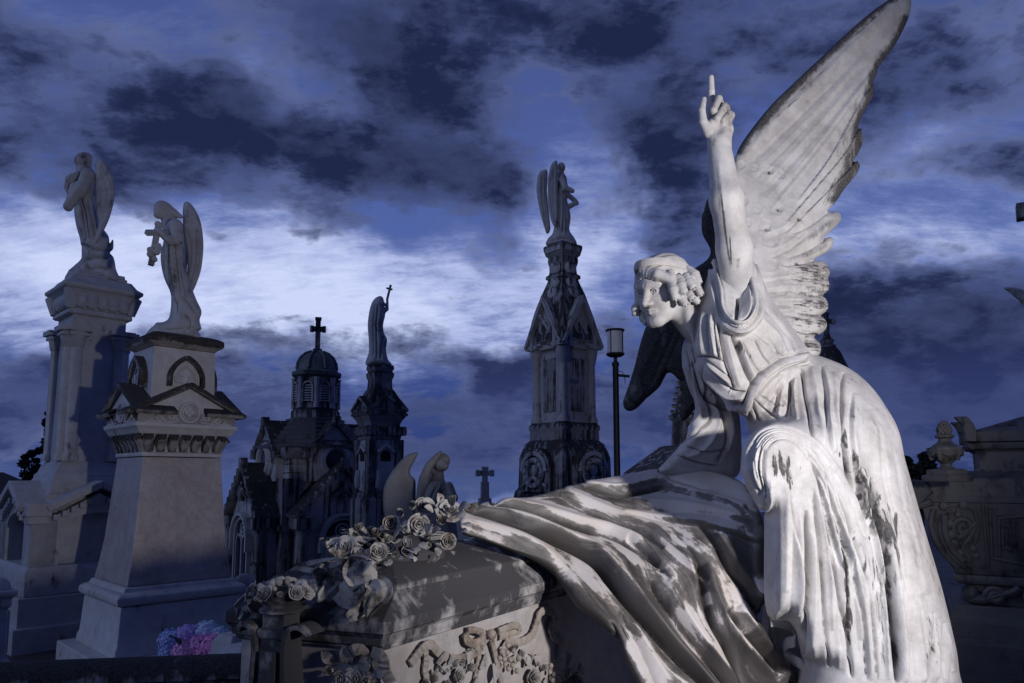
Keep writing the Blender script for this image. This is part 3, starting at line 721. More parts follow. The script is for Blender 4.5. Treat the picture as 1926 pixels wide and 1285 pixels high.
# far sleeve
for pts, w, a, k in [([(1312, 690), (1326, 740), (1337, 787), (1312, 812), (1282, 832)], 4, .024, 'g'), ([(1300, 690), (1312, 745), (1318, 780), (1290, 815)], 4, .012, 'r'), ([(1326, 720), (1342, 760), (1350, 800), (1326, 840), (1290, 860)], 5, .016, 'r'), ([(1345, 745), (1362, 790), (1366, 830), (1350, 870)], 5, .016, 'g'),
                     ([(1370, 770), (1376, 810), (1368, 850)], 5, .012, 'r'), ([(1270, 855), (1310, 870), (1350, 878)], 4, .010, 'g'), ([(1290, 840), (1330, 850), (1370, 845)], 4, .010, 'g'), ([(1296, 700), (1304, 750), (1308, 775)], 3, .010, 'g')]: st(pts, w, a, k, tol=.25)
for i, (pts, sp, n, w, v, L) in enumerate([([(1454, 852), (1459, 885)], 2, 9, 2.0, .9, 16), ([(1466, 858), (1473, 892)], 2, 9, 2.0, .9, 18), ([(1476, 868), (1488, 908)], 3, 12, 2.4, .95, 18), ([(1462, 850), (1478, 880)], 10, 14, 1.2, .5, 14),
        ([(1620, 885), (1624, 950), (1640, 1010)], 3, 16, 3, .85, 30), ([(1634, 920), (1650, 980), (1668, 1012)], 6, 34, 3.2, .95, 34), ([(1644, 960), (1660, 1010)], 14, 24, 1.6, .7, 22), ([(1650, 1000), (1662, 1070), (1672, 1150), (1682, 1250)], 4, 30, 3.2, .75, 44), ([(1676, 1010), (1684, 1068)], 3, 12, 2, .85, 20),
        ([(1585, 1018), (1592, 1100), (1594, 1195)], 2, 26, 2.2, .9, 30), ([(1745, 1150), (1752, 1200), (1744, 1250)], 6, 18, 1.4, .7, 12), ([(1581, 825), (1592, 890)], 3, 12, 2.4, .8, 26), ([(1604, 850), (1612, 900)], 2, 8, 2, .7, 24), ([(1384, 638), (1402, 668)], 3, 8, 2, .7, 14), ([(1370, 740), (1398, 752)], 4, 8, 2, .5, 10),
        ([(1550, 1020), (1590, 1150)], 40, 20, 1.0, .45, 20), ([(1680, 860), (1720, 1000), (1750, 1120)], 30, 26, .9, .5, 8), ([(1440, 660), (1480, 640)], 30, 14, 1.0, .4, 14), ([(1560, 740), (1600, 800)], 20, 14, 1.4, .45, 24), ([(1516, 1000), (1512, 1180)], 2, 14, 1.6, .5, 40), ([(1640, 1050), (1660, 1260)], 5, 16, 2.2, .55, 44),
        ([(1340, 600), (1350, 670)], 4, 10, 1.4, .5, 22), ([(1320, 700), (1350, 750)], 6, 10, 1.8, .5, 18)]): S.grime(pts, sp * 1.2, n, w * 1.25, min(1.2, v * 1.3), L, seed=i)
st([(1290, 660), (1300, 700), (1312, 760)], 3, .012, 'g', tol=.3); st([(1300, 640), (1308, 690), (1324, 750)], 3.5, .012, 'r', tol=.3); st([(1312, 636), (1320, 680), (1338, 740)], 3, .014, 'g', tol=.3)
V, Q = S.done(1, .1)
robe = mesh_obj('robe', V, Q, M_MARBLE, angel, world=True, attrs=S.att)

# folded back hem under the curtain of cloth
mb = MB()
def sheet(top, bot, th=.012):
    """thin carved band between two world curves"""
    a = np.array(top); b = np.array(bot); n = len(a)
    nrmv = np.array([0, .6, .8]) * th
    R = []
    for i in range(n): R.append([a[i], b[i], b[i] + nrmv, a[i] + nrmv])
    return R
hem = crom([(1450, 1163, 2.56), (1470, 1166, 2.60), (1492, 1178, 2.63), (1496, 1200, 2.60), (1480, 1206, 2.64), (1474, 1222, 2.68), (1492, 1236, 2.70), (1510, 1246, 2.66), (1540, 1262, 2.72), (1570, 1275, 2.70), (1600, 1290, 2.72)], 4)
top = [P(q[0], q[1], q[2]) for q in hem]; bot = [t + np.array([.01, .03, -.035]) for t in top]
mb.rings(sheet(top, bot), cap=True)
hem2 = crom([(1446, 1175, 2.70), (1455, 1195, 2.72), (1462, 1215, 2.70), (1470, 1235, 2.74), (1500, 1262, 2.76), (1540, 1290, 2.78)], 4)
top = [P(q[0], q[1], q[2]) for q in hem2]; bot = [t + np.array([.0, .03, -.10]) for t in top]
mb.rings(sheet(top, bot), cap=True)
mb.build('hem', M_MARBLE, robe, world=True)

# ---- body: head, neck, raised arm and hand in one surface
HS = 1.20
HC = P(1246, 546, 2.92)
def basis(yaw, pitch, roll=0.0):
    f0 = np.array([-math.sin(yaw), -math.cos(yaw), 0]); l0 = np.cross((0, 0, 1.0), f0)
    f = f0 * math.cos(pitch) - np.array([0, 0, 1.0]) * math.sin(pitch); u = np.cross(f, l0) * 1.0
    u = np.array([0, 0, 1.0]) * math.cos(pitch) + f0 * math.sin(pitch)
    if roll:
        l1 = l0 * math.cos(roll) + u * math.sin(roll); u = u * math.cos(roll) - l0 * math.sin(roll); l0 = l1
    return np.stack([l0, f, u], 1)      # columns: left, forward, up
HB = basis(math.radians(50), math.radians(16))
def f_head(q):
    """q in head space: x left, y forward, z up, adult size in metres"""
    sx = np.abs(q[:, 0]); m = np.stack([sx, q[:, 1], q[:, 2]], 1)
    d = s_ell(q, (0, -.012, .03), (.074, .094, .086))
    d = smin(d, s_ell(q, (0, .034, -.022), (.059, .058, .088)), .03)
    d = smin(d, s_cap(m, (.050, -.002, -.052), (.014, .068, -.100), .020, .018), .03)
    d = smin(d, s_ell(q, (0, .073, -.101), (.021, .018, .016)), .018)
    d = smin(d, s_ell(m, (.036, .055, -.035), (.024, .022, .024)), .022)
    d = smin(d, s_cap(m, (.008, .084, .022), (.043, .070, .020), .009, .008), .014)
    # eye sockets
    d = smax(d, -s_ell(m, (.031, .095, -.001), (.018, .017, .0115)), .012)
    # nose
    d = smin(d, s_cap(q, (0, .083, .016), (0, .111, -.034), .0085, .0105), .010)
    d = smin(d, s_ell(m, (.0105, .098, -.038), (.0082, .011, .0075)), .006)
    d = smax(d, -s_ell(m, (.006, .104, -.0465), (.0036, .006, .004)), .003)
    # eyes
    eb = s_ell(m, (.0315, .0715, -.001), (.0150, .0145, .0130))
    d = np.minimum(d, eb)
    for a, b_, r in [((.0165, .0835, -.002), (.024, .0885, .0068), .0019), ((.024, .0885, .0068), (.036, .0870, .0072), .0022), ((.036, .0870, .0072), (.0475, .0765, -.0005), .0019)]:
        d = smin(d, s_cap(m, a, b_, r), .0022)
    for a, b_, r in [((.0165, .0835, -.003), (.027, .0850, -.0092), .0015), ((.027, .0850, -.0092), (.0465, .0765, -.003), .0015)]:
        d = smin(d, s_cap(m, a, b_, r), .003)
    # iris carved in
    ir = nrm(m[:, [0, 2]] - np.array([.0325, .0005]))
    d = np.where((m[:, 1] > .07), smax(d, -np.maximum(np.abs(ir - .0052) - .0007, .0845 - m[:, 1]), .001), d)
    d = smax(d, -s_ell(m, (.0325, .0865, .0010), (.0036, .0060, .0036)), .001)
    # mouth
    d = smin(d, s_cap(m, (0, .0945, -.0575), (.020, .083, -.0625), .0070, .0035), .006)
    d = smin(d, s_cap(m, (0, .0915, -.0695), (.016, .083, -.0665), .0072, .0045), .006)
    d = smax(d, -s_cap(m, (0, .1005, -.0630), (.0235, .0865, -.0642), .0036, .0024), .002)
    d = smax(d, -s_cap(m, (0, .0985, -.0800), (.010, .094, -.079), .005, .004), .008)
    d = smax(d, -s_cap(q, (0, .1005, -.047), (0, .0995, -.053), .003), .004)
    return d
AW = dict(sh=P(1392, 575, 2.85), el=P(1381, 468, 2.735), fo=P(1366, 375, 2.70), wr=P(1353, 281, 2.72), pm=P(1350, 246, 2.72))
def H(px, py, dy=0.0): return P(px, py, 2.72 + dy)
HD = 1.0
FING = [
    # index, straight up
    ([H(1341, 224, .03), H(1338.5, 199, .035), H(1338, 172, .02), H(1337.5, 146, .015)], [.0170, .0150, .0130, .0112]),
    # middle, ring, little: knuckle behind, bent over, tip into the palm
    ([H(1351, 222, .035), H(1354, 194, .03), H(1352, 186, -.012), H(1342.5, 207, -.028), H(1342, 212, -.018)], [.0175, .0155, .0145, .0128, .0115]),
    ([H(1361, 226, .03), H(1366, 204, .02), H(1364, 200, -.016), H(1349, 222, -.034), H(1346.5, 230, -.022)], [.0170, .0150, .0140, .0125, .0110]),
    ([H(1369, 234, .02), H(1375, 217, .008), H(1371, 214, -.016), H(1361, 226, -.034), H(1359.5, 235, -.022)], [.0160, .0145, .0135, .0120, .0105]),
    # thumb
    ([H(1333, 250, -.01), H(1322.5, 229, -.022), H(1320, 208, -.024), H(1324, 187, -.018)], [.0210, .0165, .0140, .0105]),
]
NB = P(1335, 640, 2.98)
def f_arm(p):
    d = s_chain(p, [AW['sh'], AW['el'], AW['fo'], AW['wr']], [.070, .0645, .060, .046], .03)
    # palm: flattened
    Rp = np.eye(3)
    d = smin(d, s_cap(p, H(1343, 236), H(1362, 240), .030, .028), .03)
    d = smin(d, s_cap(p, H(1335, 244, -.008), H(1350, 262, 0), .026, .038), .025)
    d = smin(d, s_cap(p, H(1368, 246, -.004), H(1356, 266, 0), .022, .036), .025)
    d = smax(d, -s_ell(p, H(1350, 238, -.045), (.020, .022, .022)), .02)
    for pts, rs in FING:
        d = smin(d, s_chain(p, pts, rs, .004), .0055)
    return d
def f_neck(p):
    d = s_chain(p, [P(1270, 566, 2.93), P(1308, 606, 2.93), P(1345, 650, 2.97)], [.068, .070, .085], .02)
    # neck muscle and collar bones
    d = smin(d, s_cap(p, P(1292, 578, 2.86), P(1308, 648, 2.88), .012, .010), .03)
    d = smin(d, s_ell(p, P(1362, 690, 3.0), (.12, .10, .12)), .05)
    return d
def f_body(p):
    q = (p - HC) @ HB / HS
    d = f_head(q) * HS
    d = smin(d, f_neck(p), .025)
    d = np.minimum(d, f_arm(p))
    return smin(d, s_chain(p, [AW['sh'], P(1370, 620, 2.95)], [.075, .11], .02), .03)
lo, hi = bounds([P(1190, 480, 2.75), P(1335, 700, 3.05), P(1430, 700, 3.1), P(1338, 135, 2.7), P(1385, 250, 2.62), P(1190, 600, 3.05)], .05)
V, Q = sdf_mesh(f_body, lo, hi, .0021, 1)
S = Sculpt(V, Q); st = S.stroke
S.att['dirt_shade'] = np.zeros(len(V))
for pts, w, v in [([(1352, 320), (1358, 380), (1366, 450), (1372, 490), (1376, 530)], 3.2, .85), ([(1346, 290), (1352, 360), (1356, 430)], 4, .55), ([(1345, 255), (1338, 280)], 7, .6), ([(1372, 430), (1376, 510)], 2.2, .9), ([(1390, 470), (1384, 520)], 8, .5), ([(1339, 178), (1339, 196)], 4, .5)]: S.paint('dirt_shade', pts, w, v)  # arm stains; last stroke paints the middle finger's shadow onto the index
st([(1318, 560), (1310, 610), (1306, 650)], 4, .006, 'g'); st([(1352, 300), (1362, 400)], 5, .002, 'r')
V, Q = S.done(0)
mesh_obj('body', V, Q, M_MARBLE, angel, world=True, attrs=S.att)

# ---- hair: cap, band and sausage curls
CURLS = [([(1262, 528, 2.80), (1266, 545, 2.775), (1270, 560, 2.775)], 8.5), ([(1276, 524, 2.80), (1281, 538, 2.775), (1286, 548, 2.77)], 9), ([(1290, 520, 2.80), (1297, 532, 2.785), (1303, 540, 2.775)], 8.5), ([(1302, 524, 2.83), (1310, 540, 2.82), (1317, 552, 2.81)], 8),
         ([(1278, 548, 2.80), (1281, 560, 2.79), (1288, 571, 2.785)], 8.5), ([(1292, 545, 2.81), (1297, 555, 2.795), (1302, 561, 2.785)], 8), ([(1296, 508, 2.87), (1307, 517, 2.85), (1313, 530, 2.84)], 9), ([(1303, 556, 2.84), (1308, 563, 2.83), (1312, 568, 2.83)], 7),
         ([(1262, 514, 2.80), (1263, 522, 2.79), (1266, 532, 2.785)], 8), ([(1284, 560, 2.83), (1292, 568, 2.82)], 7),
         ([(1200, 572, 2.96), (1195, 580, 2.95), (1195, 590, 2.95)], 8), ([(1206, 588, 2.96), (1209, 600, 2.95), (1215, 608, 2.94)], 6.5), ([(1316, 545, 2.90), (1318, 560, 2.89)], 8)]
def f_hair(p):
    q = (p - HC) @ HB / HS
    cap = np.maximum(s_ell(q, (0, -.022, .036), (.086, .110, .090)), -s_ell(q, (0, .10, -.055), (.075, .085, .112)))
    cap = smax(cap, -(q[:, 2] + .035), .02)
    # wavy strands
    ang = np.arctan2(q[:, 0], q[:, 2] - .02)
    cap = cap * HS + .0018 * np.sin(ang * 20 + q[:, 1] * 45)
    # hair swept over the temple
    sw = s_chain(p, [P(1208, 507, 2.86), P(1236, 515, 2.80), P(1262, 526, 2.79)], [.012, .018, .020], .01)
    d = smin(cap, sw, .035)
    d = smin(d, s_chain(p, [P(1200, 512, 2.97), P(1199, 540, 2.98), P(1200, 570, 2.95)], [.014, .014, .014], .01), .015)
    for c, r in CURLS:
        pts = [P(*a) for a in c]; rr = r * .00216
        e = s_chain(p, pts, [rr * .92, rr, rr * .88][:len(pts)], .004)
        # rolled end: ring cut in the tip and twisting grooves along the roll
        t = pts[-1] - pts[-2]; t = t / np.linalg.norm(t)
        tip = pts[-1] + t * rr * .75
        w = p - tip; ax = w @ t; rad = nrm(w - ax[:, None] * t)
        e = smax(e, -np.maximum(np.abs(rad - rr * .42) - .0022, np.abs(ax) - .009), .0015)
        e = e + .0005 * np.sin((p @ t) * 420)
        d = smin(d, e, .0035)
    return d
lo, hi = bounds([P(1180, 475, 2.72), P(1330, 625, 2.72), P(1180, 475, 3.15), P(1330, 625, 3.15)], .03)
V, Q = sdf_mesh(f_hair, lo, hi, .003, 1)
S = Sculpt(V, Q); st = S.stroke
for k in range(9):
    u = k / 8
    st([(1204 + 6 * u, 510 - 12 * u), (1232 + 8 * u, 517 - 20 * u), (1262 + 14 * u, 525 - 22 * u), (1290 + 10 * u, 520 - 16 * u)], 1.8, .0022, 'g', (.1, .1), .2)
V, Q = S.done(0)
hair = mesh_obj('hair', V, Q, M_MARBLE, angel, world=True, attrs=S.att)
# flat band round the head
mb = MB(); R = []
for i in range(64):
    a = 2 * PI * i / 64
    c = np.array([math.sin(a) * .084, -.022 + math.cos(a) * .108, .070 + .032 * math.cos(a)])
    o = np.array([math.sin(a), math.cos(a), 0]); u = np.array([0, -.3, .95])
    c = c * np.array([.90, .90, 1.0])
    R.append([HC + HB @ (c + o * e + u * h) * HS for e, h in ((-.012, -.013), (.007, -.013), (.0095, 0), (.007, .013), (-.012, .013))])
mb.rings(R + [R[0]], cap=False).build('headband', M_MARBLE, hair, world=True)

# ---- wings
NW = [(1380, 300), (1400, 262), (1445, 204), (1485, 164), (1525, 126), (1562, 92), (1602, 54), (1640, 22), (1668, 2), (1690, -14), (1706, -16), (1714, 0), (1711, 26), (1700, 54), (1684, 84), (1668, 106), (1649, 124), (1648, 138), (1642, 150), (1640, 166), (1641, 182), (1629, 200), (1618, 224), (1613, 240), (1619, 252), (1622, 268), (1612, 292), (1604, 304), (1615, 306), (1615, 320), (1602, 338), (1588, 356), (1572, 380), (1556, 398), (1576, 399), (1582, 409), (1574, 424), (1548, 448), (1564, 446), (1568, 458), (1556, 474), (1528, 490), (1548, 491), (1558, 503), (1561, 514), (1557, 524), (1560, 534), (1558, 546), (1548, 556), (1556, 566), (1557, 582), (1544, 594), (1554, 604), (1554, 618), (1540, 630), (1530, 634), (1542, 646), (1544, 660), (1536, 672), (1518, 672), (1490, 655), (1430, 640), (1395, 570), (1380, 480), (1372, 400)]
w_near = Infl(NW, plane(1450, 500, 3.08, .03, -.035), lambda px, py: .030 + .035 * np.clip((py - 150) / 450, 0, 1), .03, curve=True)
lo, hi = bounds([P(1370, -20, 2.95), P(1720, -20, 3.3), P(1370, 680, 2.95), P(1560, 680, 3.2)], .08)
V, Q = sdf_mesh(lambda p: w_near(p, proj(p)), lo, hi, .0048, 1)
S = Sculpt(V, Q); st = S.stroke
# long primaries lie over one another
for pts, w, a, k in [
    ([(1398, 300), (1450, 235), (1530, 160), (1620, 70), (1690, 10)], 9, .012, 'r'), ([(1392, 320), (1470, 250), (1560, 160), (1660, 55)], 7, .005, 'g'),
    ([(1640, 160), (1610, 210), (1560, 300), (1500, 380)], 7, .016, 's'), ([(1618, 240), (1590, 290), (1540, 350), (1480, 420)], 7, .017, 's'), ([(1612, 305), (1570, 350), (1520, 400), (1480, 440)], 6, .016, 's'),
    ([(1660, 110), (1600, 190), (1530, 280), (1470, 350)], 7, .011, 's'), ([(1700, 40), (1640, 110), (1560, 200), (1480, 290)], 6, .004, 'g'),
    ([(1580, 408), (1540, 440), (1490, 470)], 5, .006, 'r'), ([(1552, 450), (1520, 470), (1480, 486)], 3, .014, 'g'), ([(1556, 400), (1520, 426), (1490, 440)], 3, .014, 'g'), ([(1530, 490), (1500, 497), (1470, 500)], 3, .012, 'g'),
    ([(1557, 525), (1520, 527), (1490, 522)], 2.6, .009, 'g'), ([(1550, 557), (1515, 556), (1490, 548)], 2.8, .012, 'g'), ([(1546, 595), (1512, 592), (1486, 580)], 2.8, .012, 'g'), ([(1538, 631), (1508, 624), (1482, 608)], 2.8, .011, 'g'), ([(1556, 512), (1520, 506), (1490, 508)], 8, .006, 'r'), ([(1552, 575), (1520, 574), (1490, 566)], 8, .007, 'r'), ([(1550, 612), (1515, 608), (1490, 596)], 8, .007, 'r'), ([(1540, 660), (1510, 650), (1480, 630)], 8, .006, 'r')]: st(pts, w, a, k, (.05, .25))
def feather(cx, cy, ang, r, ln_, amp=.009):
    """rounded feather end: a raised lip curving round the tip"""
    ca, sa = math.cos(ang), math.sin(ang); pts = []
    for t in np.linspace(-1, 1, 9):
        a = t * 1.7
        x = math.cos(a) * r * .9 - (abs(t) > .6) * (abs(t) - .6) * ln_; y = math.sin(a) * r
        pts.append((cx + ca * x - sa * y, cy + sa * x + ca * y))
    S.stroke(pts, 5, amp * .8, 's', (.25, .25)); S.stroke(pts, 1.8, amp * .4, 'g', (.25, .25))
for cx, cy, ang, r, l_ in [(1448, 322, .4, 8, 26), (1470, 330, .5, 8, 24), (1420, 318, .3, 7, 20), (1398, 378, .1, 10, 20), (1462, 394, .6, 12, 20), (1490, 408, .5, 12, 24), (1440, 425, .3, 11, 20), (1500, 436, .3, 14, 24), (1450, 450, .5, 17, 28), (1412, 460, .2, 10, 18), (1478, 492, .2, 12, 24),
                          (1470, 515, .2, 12, 24), (1490, 540, .2, 11, 22), (1486, 578, .3, 11, 22), (1420, 520, .4, 11, 16), (1452, 500, .3, 12, 20), (1470, 548, .3, 10, 20), (1405, 420, .2, 9, 14), (1425, 395, .4, 9, 14), (1480, 610, .5, 12, 20), (1395, 310, -.4, 7, 16)]: feather(cx, cy, ang, r, l_)
for A, Bc, n, w, a in [([(1400, 300), (1470, 235), (1560, 150), (1650, 60)], [(1440, 420), (1490, 360), (1560, 270), (1632, 165)], 9, 5, .006), ([(1432, 430), (1470, 415), (1520, 385)], [(1450, 500), (1490, 480), (1530, 445)], 4, 4, .007), ([(1430, 520), (1480, 512), (1540, 505)], [(1440, 620), (1490, 632), (1535, 650)], 11, 3.4, .007)]:
    S.many(A, Bc, n, w, a, ['s', 'g'], .3, 31, (.25, .2))
for x, y in [(1446, 322), (1441, 430), (1464, 392), (1501, 412)]: st([(x, y - 4), (x + 3, y + 6)], 5, .016, 'g', (.3, .3)); S.paint('dirt_shade', [(x, y - 3), (x + 2, y + 6)], 4, 1.)
LE = [(1384, 292), (1445, 208), (1525, 132), (1600, 60), (1660, 8), (1690, -8)]
S.paint('dirt_shade', LE, 12, .95, (.02, .02)); S.paint('dirt_shade', [(1400, 275), (1470, 190), (1530, 132)], 10, 1.)
S.paint('dirt_shade', [(1710, 20), (1690, 72), (1650, 130), (1636, 180), (1612, 240), (1614, 290), (1590, 345), (1560, 390)], 15, .95, (.05, .05)); S.paint('dirt_shade', [(1600, 250), (1594, 330), (1550, 390)], 22, .85); S.paint('dirt_shade', [(1640, 150), (1590, 250), (1560, 330)], 20, .5)
for i, y in enumerate((508, 520, 545, 575, 610, 650)): S.grime([(1556, y + 1), (1500, y - 5)], 6, 26, 2.2, .85, 20, (1, .12), 50 + i)
for y in (527, 558, 595, 631): S.paint('dirt_shade', [(1560, y), (1525, y - 2), (1492, y - 8)], 3, .8)
S.grime([(1612, 250), (1600, 320), (1560, 385)], 12, 60, 2.2, .8, 24, (.5, -1), 70); S.grime([(1690, 70), (1645, 140), (1625, 210)], 6, 40, 2.0, .75, 22, (.5, -1), 71); S.grime([(1392, 290), (1470, 195), (1560, 105), (1660, 15)], 6, 70, 2.4, .8, 26, (.75, -.66), 72)
S.grime([(1440, 300), (1520, 330), (1540, 250)], 60, 50, .9, .45, 12, (.6, -.8), 73); S.grime([(1420, 420), (1500, 470)], 40, 50, 1.2, .45, 14, (.6, -.5), 74)
S.paint('dirt_shade', [(1585, 400), (1545, 432), (1505, 460)], 12, .62); S.paint('dirt_shade', [(1570, 450), (1535, 472), (1490, 488)], 10, .6); S.paint('dirt_shade', [(1470, 300), (1500, 380), (1490, 450)], 30, .35); S.paint('dirt_shade', [(1420, 470), (1450, 540), (1480, 600)], 26, .32)
V, Q = S.done(0)
mesh_obj('wing', V, Q, M_WING, angel, world=True, attrs=S.att)
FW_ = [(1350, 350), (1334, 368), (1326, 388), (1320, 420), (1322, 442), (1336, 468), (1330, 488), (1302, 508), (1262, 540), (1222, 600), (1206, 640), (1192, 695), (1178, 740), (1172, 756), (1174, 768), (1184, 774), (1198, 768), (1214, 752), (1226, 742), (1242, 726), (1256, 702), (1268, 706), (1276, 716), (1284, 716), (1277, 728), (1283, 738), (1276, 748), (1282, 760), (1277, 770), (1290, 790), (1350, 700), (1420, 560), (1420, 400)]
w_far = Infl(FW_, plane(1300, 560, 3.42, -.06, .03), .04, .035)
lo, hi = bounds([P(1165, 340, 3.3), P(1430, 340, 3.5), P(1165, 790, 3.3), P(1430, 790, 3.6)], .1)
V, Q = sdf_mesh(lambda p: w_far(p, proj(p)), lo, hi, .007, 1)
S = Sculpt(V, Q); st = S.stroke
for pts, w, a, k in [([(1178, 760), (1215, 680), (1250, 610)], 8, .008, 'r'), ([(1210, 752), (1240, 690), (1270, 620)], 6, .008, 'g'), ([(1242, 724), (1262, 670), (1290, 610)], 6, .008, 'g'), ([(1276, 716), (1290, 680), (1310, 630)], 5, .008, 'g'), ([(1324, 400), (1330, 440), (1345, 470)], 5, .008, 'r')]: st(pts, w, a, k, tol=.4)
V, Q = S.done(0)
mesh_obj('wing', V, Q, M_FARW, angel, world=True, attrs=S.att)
# carved rock plinth the angel kneels on
mb = MB(); ax, ay = ANGEL_BASE[0], ANGEL_BASE[1]
mb.stack([(.75, -.62), (.75, -.02), (.72, .0)], Tm((0, .25, 0), .3)); mb.build('plinth', M_MARBLE, angel, bevel=.02)
# ------------------------------------------------------------------ the marble coffin
M_LID = stone('lid_marble', base=(.42, .40, .40), warm=(.36, .33, .32), dark=(.055, .053, .058), cover=.80, streak=.42, top=.05, grain=1.2, bump=.12, scale=1.3, speck=.22, rough=.30)
M_PANEL = stone('panel_marble', base=(.46, .435, .425), warm=(.40, .33, .28), dark=(.07, .06, .055), cover=.34, streak=.2, grain=1.3, vein=.35, bump=.2)
M_RELIEF = stone('relief_marble', base=(.38, .335, .30), warm=(.28, .21, .16), dark=(.06, .048, .040), cover=.50, streak=.1, scale=3.0, grain=1.4, bump=.3)
M_ROSE = stone('rose_marble', base=(.40, .385, .37), warm=(.32, .27, .22), dark=(.03, .027, .026), cover=.60, streak=.05, scale=4.0, grain=1.5, bump=.3)
CC = P(722, 1171, 1.9)
rv = np.array([math.sin(math.radians(31.3)), math.cos(math.radians(31.3)), 0]); lv = np.array([-math.sin(math.radians(71)), math.cos(math.radians(71)), 0])
CL, CWd = 2.35, .50
def KQ(a, b, z): return CC + a * rv + b * lv + np.array([0, 0, z])
def rect(ia, ib, z, ia2=None, ib2=None):
    ia2 = ia if ia2 is None else ia2; ib2 = ib if ib2 is None else ib2
    return [KQ(ia, ib, z), KQ(CL - ia2, ib, z), KQ(CL - ia2, CWd - ib2, z), KQ(ia, CWd - ib2, z)]
coffin = thing('marble_coffin', 'stained marble coffin with stepped lid, carved ribbon and flower panel in the foreground', 'coffin', tuple(KQ(CL / 2, CWd / 2, -.70)))
mb = MB()
mb.rings([rect(.03, .028, -.70), rect(.03, .028, -.078)]); chest = mb.build('chest', M_PANEL, coffin, world=True, bevel=.003)
mb = MB()
mb.rings([rect(.026, .024, -.0785), rect(.020, .019, -.074), rect(.020, .019, -.066), rect(.014, .014, -.064), rect(.011, .011, -.054), rect(.012, .012, -.045), rect(.006, .006, -.038), rect(.002, .002, -.034)])
mb.build('cornice', M_LID, coffin, world=True)
mb = MB()
mb.rings([rect(.003, .003, -.0335), rect(.0, .0, -.030), rect(.0, .0, -.001), rect(.004, .004, .003), rect(.112, .046, .066), rect(.110, .044, .070), rect(.110, .044, .080), rect(.116, .050, .086), rect(.30, .21, .150), rect(.31, .22, .152)])
mb.build('lid', M_LID, coffin, world=True, bevel=.003)
mb = MB(); mb.rings([rect(-.02, -.02, -.95), rect(-.02, -.02, -.72), rect(.02, .02, -.7005)]); mb.build('base_slab', M_PANEL, coffin, world=True, bevel=.006)
mb = MB(); mb.rings([rect(-.24, -.22, -1.34), rect(-.24, -.22, -.99), rect(-.20, -.18, -.9505)]); mb.build('plinth', M_PANEL, coffin, world=True, bevel=.01)

# panel plane: point of the photo on the long side of the chest
PN = np.array([rv[1], -rv[0], 0]); PO = KQ(.03, .028, 0) if False else KQ(0, .028, 0)
EN = np.array([-lv[1], lv[0], 0]); EN = EN if EN @ (EYE - CC) > 0 else -EN
def on_plane(px, py, o, n, off=0.0):
    d = FWD + RGT * ((px - CX) / F) + UP * ((CY - py) / F)
    t = ((o + n * off - EYE) @ n) / (d @ n)
    return EYE + d * t
def PP(px, py, off=0.0): return on_plane(px, py, PO, PN, off)
EO = KQ(.03, 0, 0)
def PE(px, py, off=0.0): return on_plane(px, py, EO, EN, off)
def ribbon(mb, pts, w, map_, n, th=.004):
    """carved ribbon: centre line photo points with relief height, w width in metres"""
    c = crom([(a, b, h) for a, b, h in pts], 3.0)
    X = np.array([map_(q[0], q[1], q[2]) for q in c])
    R = []
    for i in range(len(X)):
        t = X[min(i + 1, len(X) - 1)] - X[max(i - 1, 0)]; t /= np.linalg.norm(t) + 1e-9
        s = np.cross(t, n); s /= np.linalg.norm(s) + 1e-9
        ww = w * .5; nn = n * (th + .0022 * math.sin(i * 1.55))
        R.append([X[i] - s * ww - nn, X[i] + s * ww - nn, X[i] + s * ww + nn * .3, X[i] + nn * 1.2, X[i] - s * ww + nn * .3])
    mb.rings(R)
mb = MB()
RB = [([(772, 1250, .012), (786, 1232, .016), (800, 1216, .022), (812, 1213, .026), (824, 1226, .018), (842, 1236, .014), (862, 1240, .014), (884, 1234, .016), (902, 1222, .02)], .026),
      ([(800, 1216, .018), (802, 1240, .012), (800, 1262, .012), (806, 1285, .010)], .022),
      ([(880, 1186, .020), (894, 1185, .026), (912, 1192, .022)], .020), ([(912, 1198, .024), (896, 1210, .026), (880, 1206, .022), (876, 1192, .020)], .026),
      ([(938, 1188, .022), (956, 1180, .026), (972, 1176, .024), (978, 1186, .018), (962, 1192, .014), (940, 1198, .012)], .022),
      ([(950, 1206, .014), (978, 1208, .018), (1000, 1196, .020), (1010, 1174, .022), (1018, 1152, .024), (1034, 1149, .022), (1046, 1164, .018), (1036, 1180, .014), (1044, 1200, .014), (1062, 1206, .016)], .028),
      ([(914, 1204, .018), (904, 1222, .018), (900, 1245, .012), (894, 1285, .01)], .020), ([(926, 1206, .018), (934, 1240, .014), (944, 1285, .012)], .022)]
for pts, w in RB: mb.cut(); ribbon(mb, pts, w, PP, PN)
mb.parts('ribbon', M_RELIEF, chest, world=True, smooth=True)
mb = MB(); mb.ball(PP(924, 1194, .024), .017, 14); mb.build('ribbon_knot', M_RELIEF, chest, world=True)

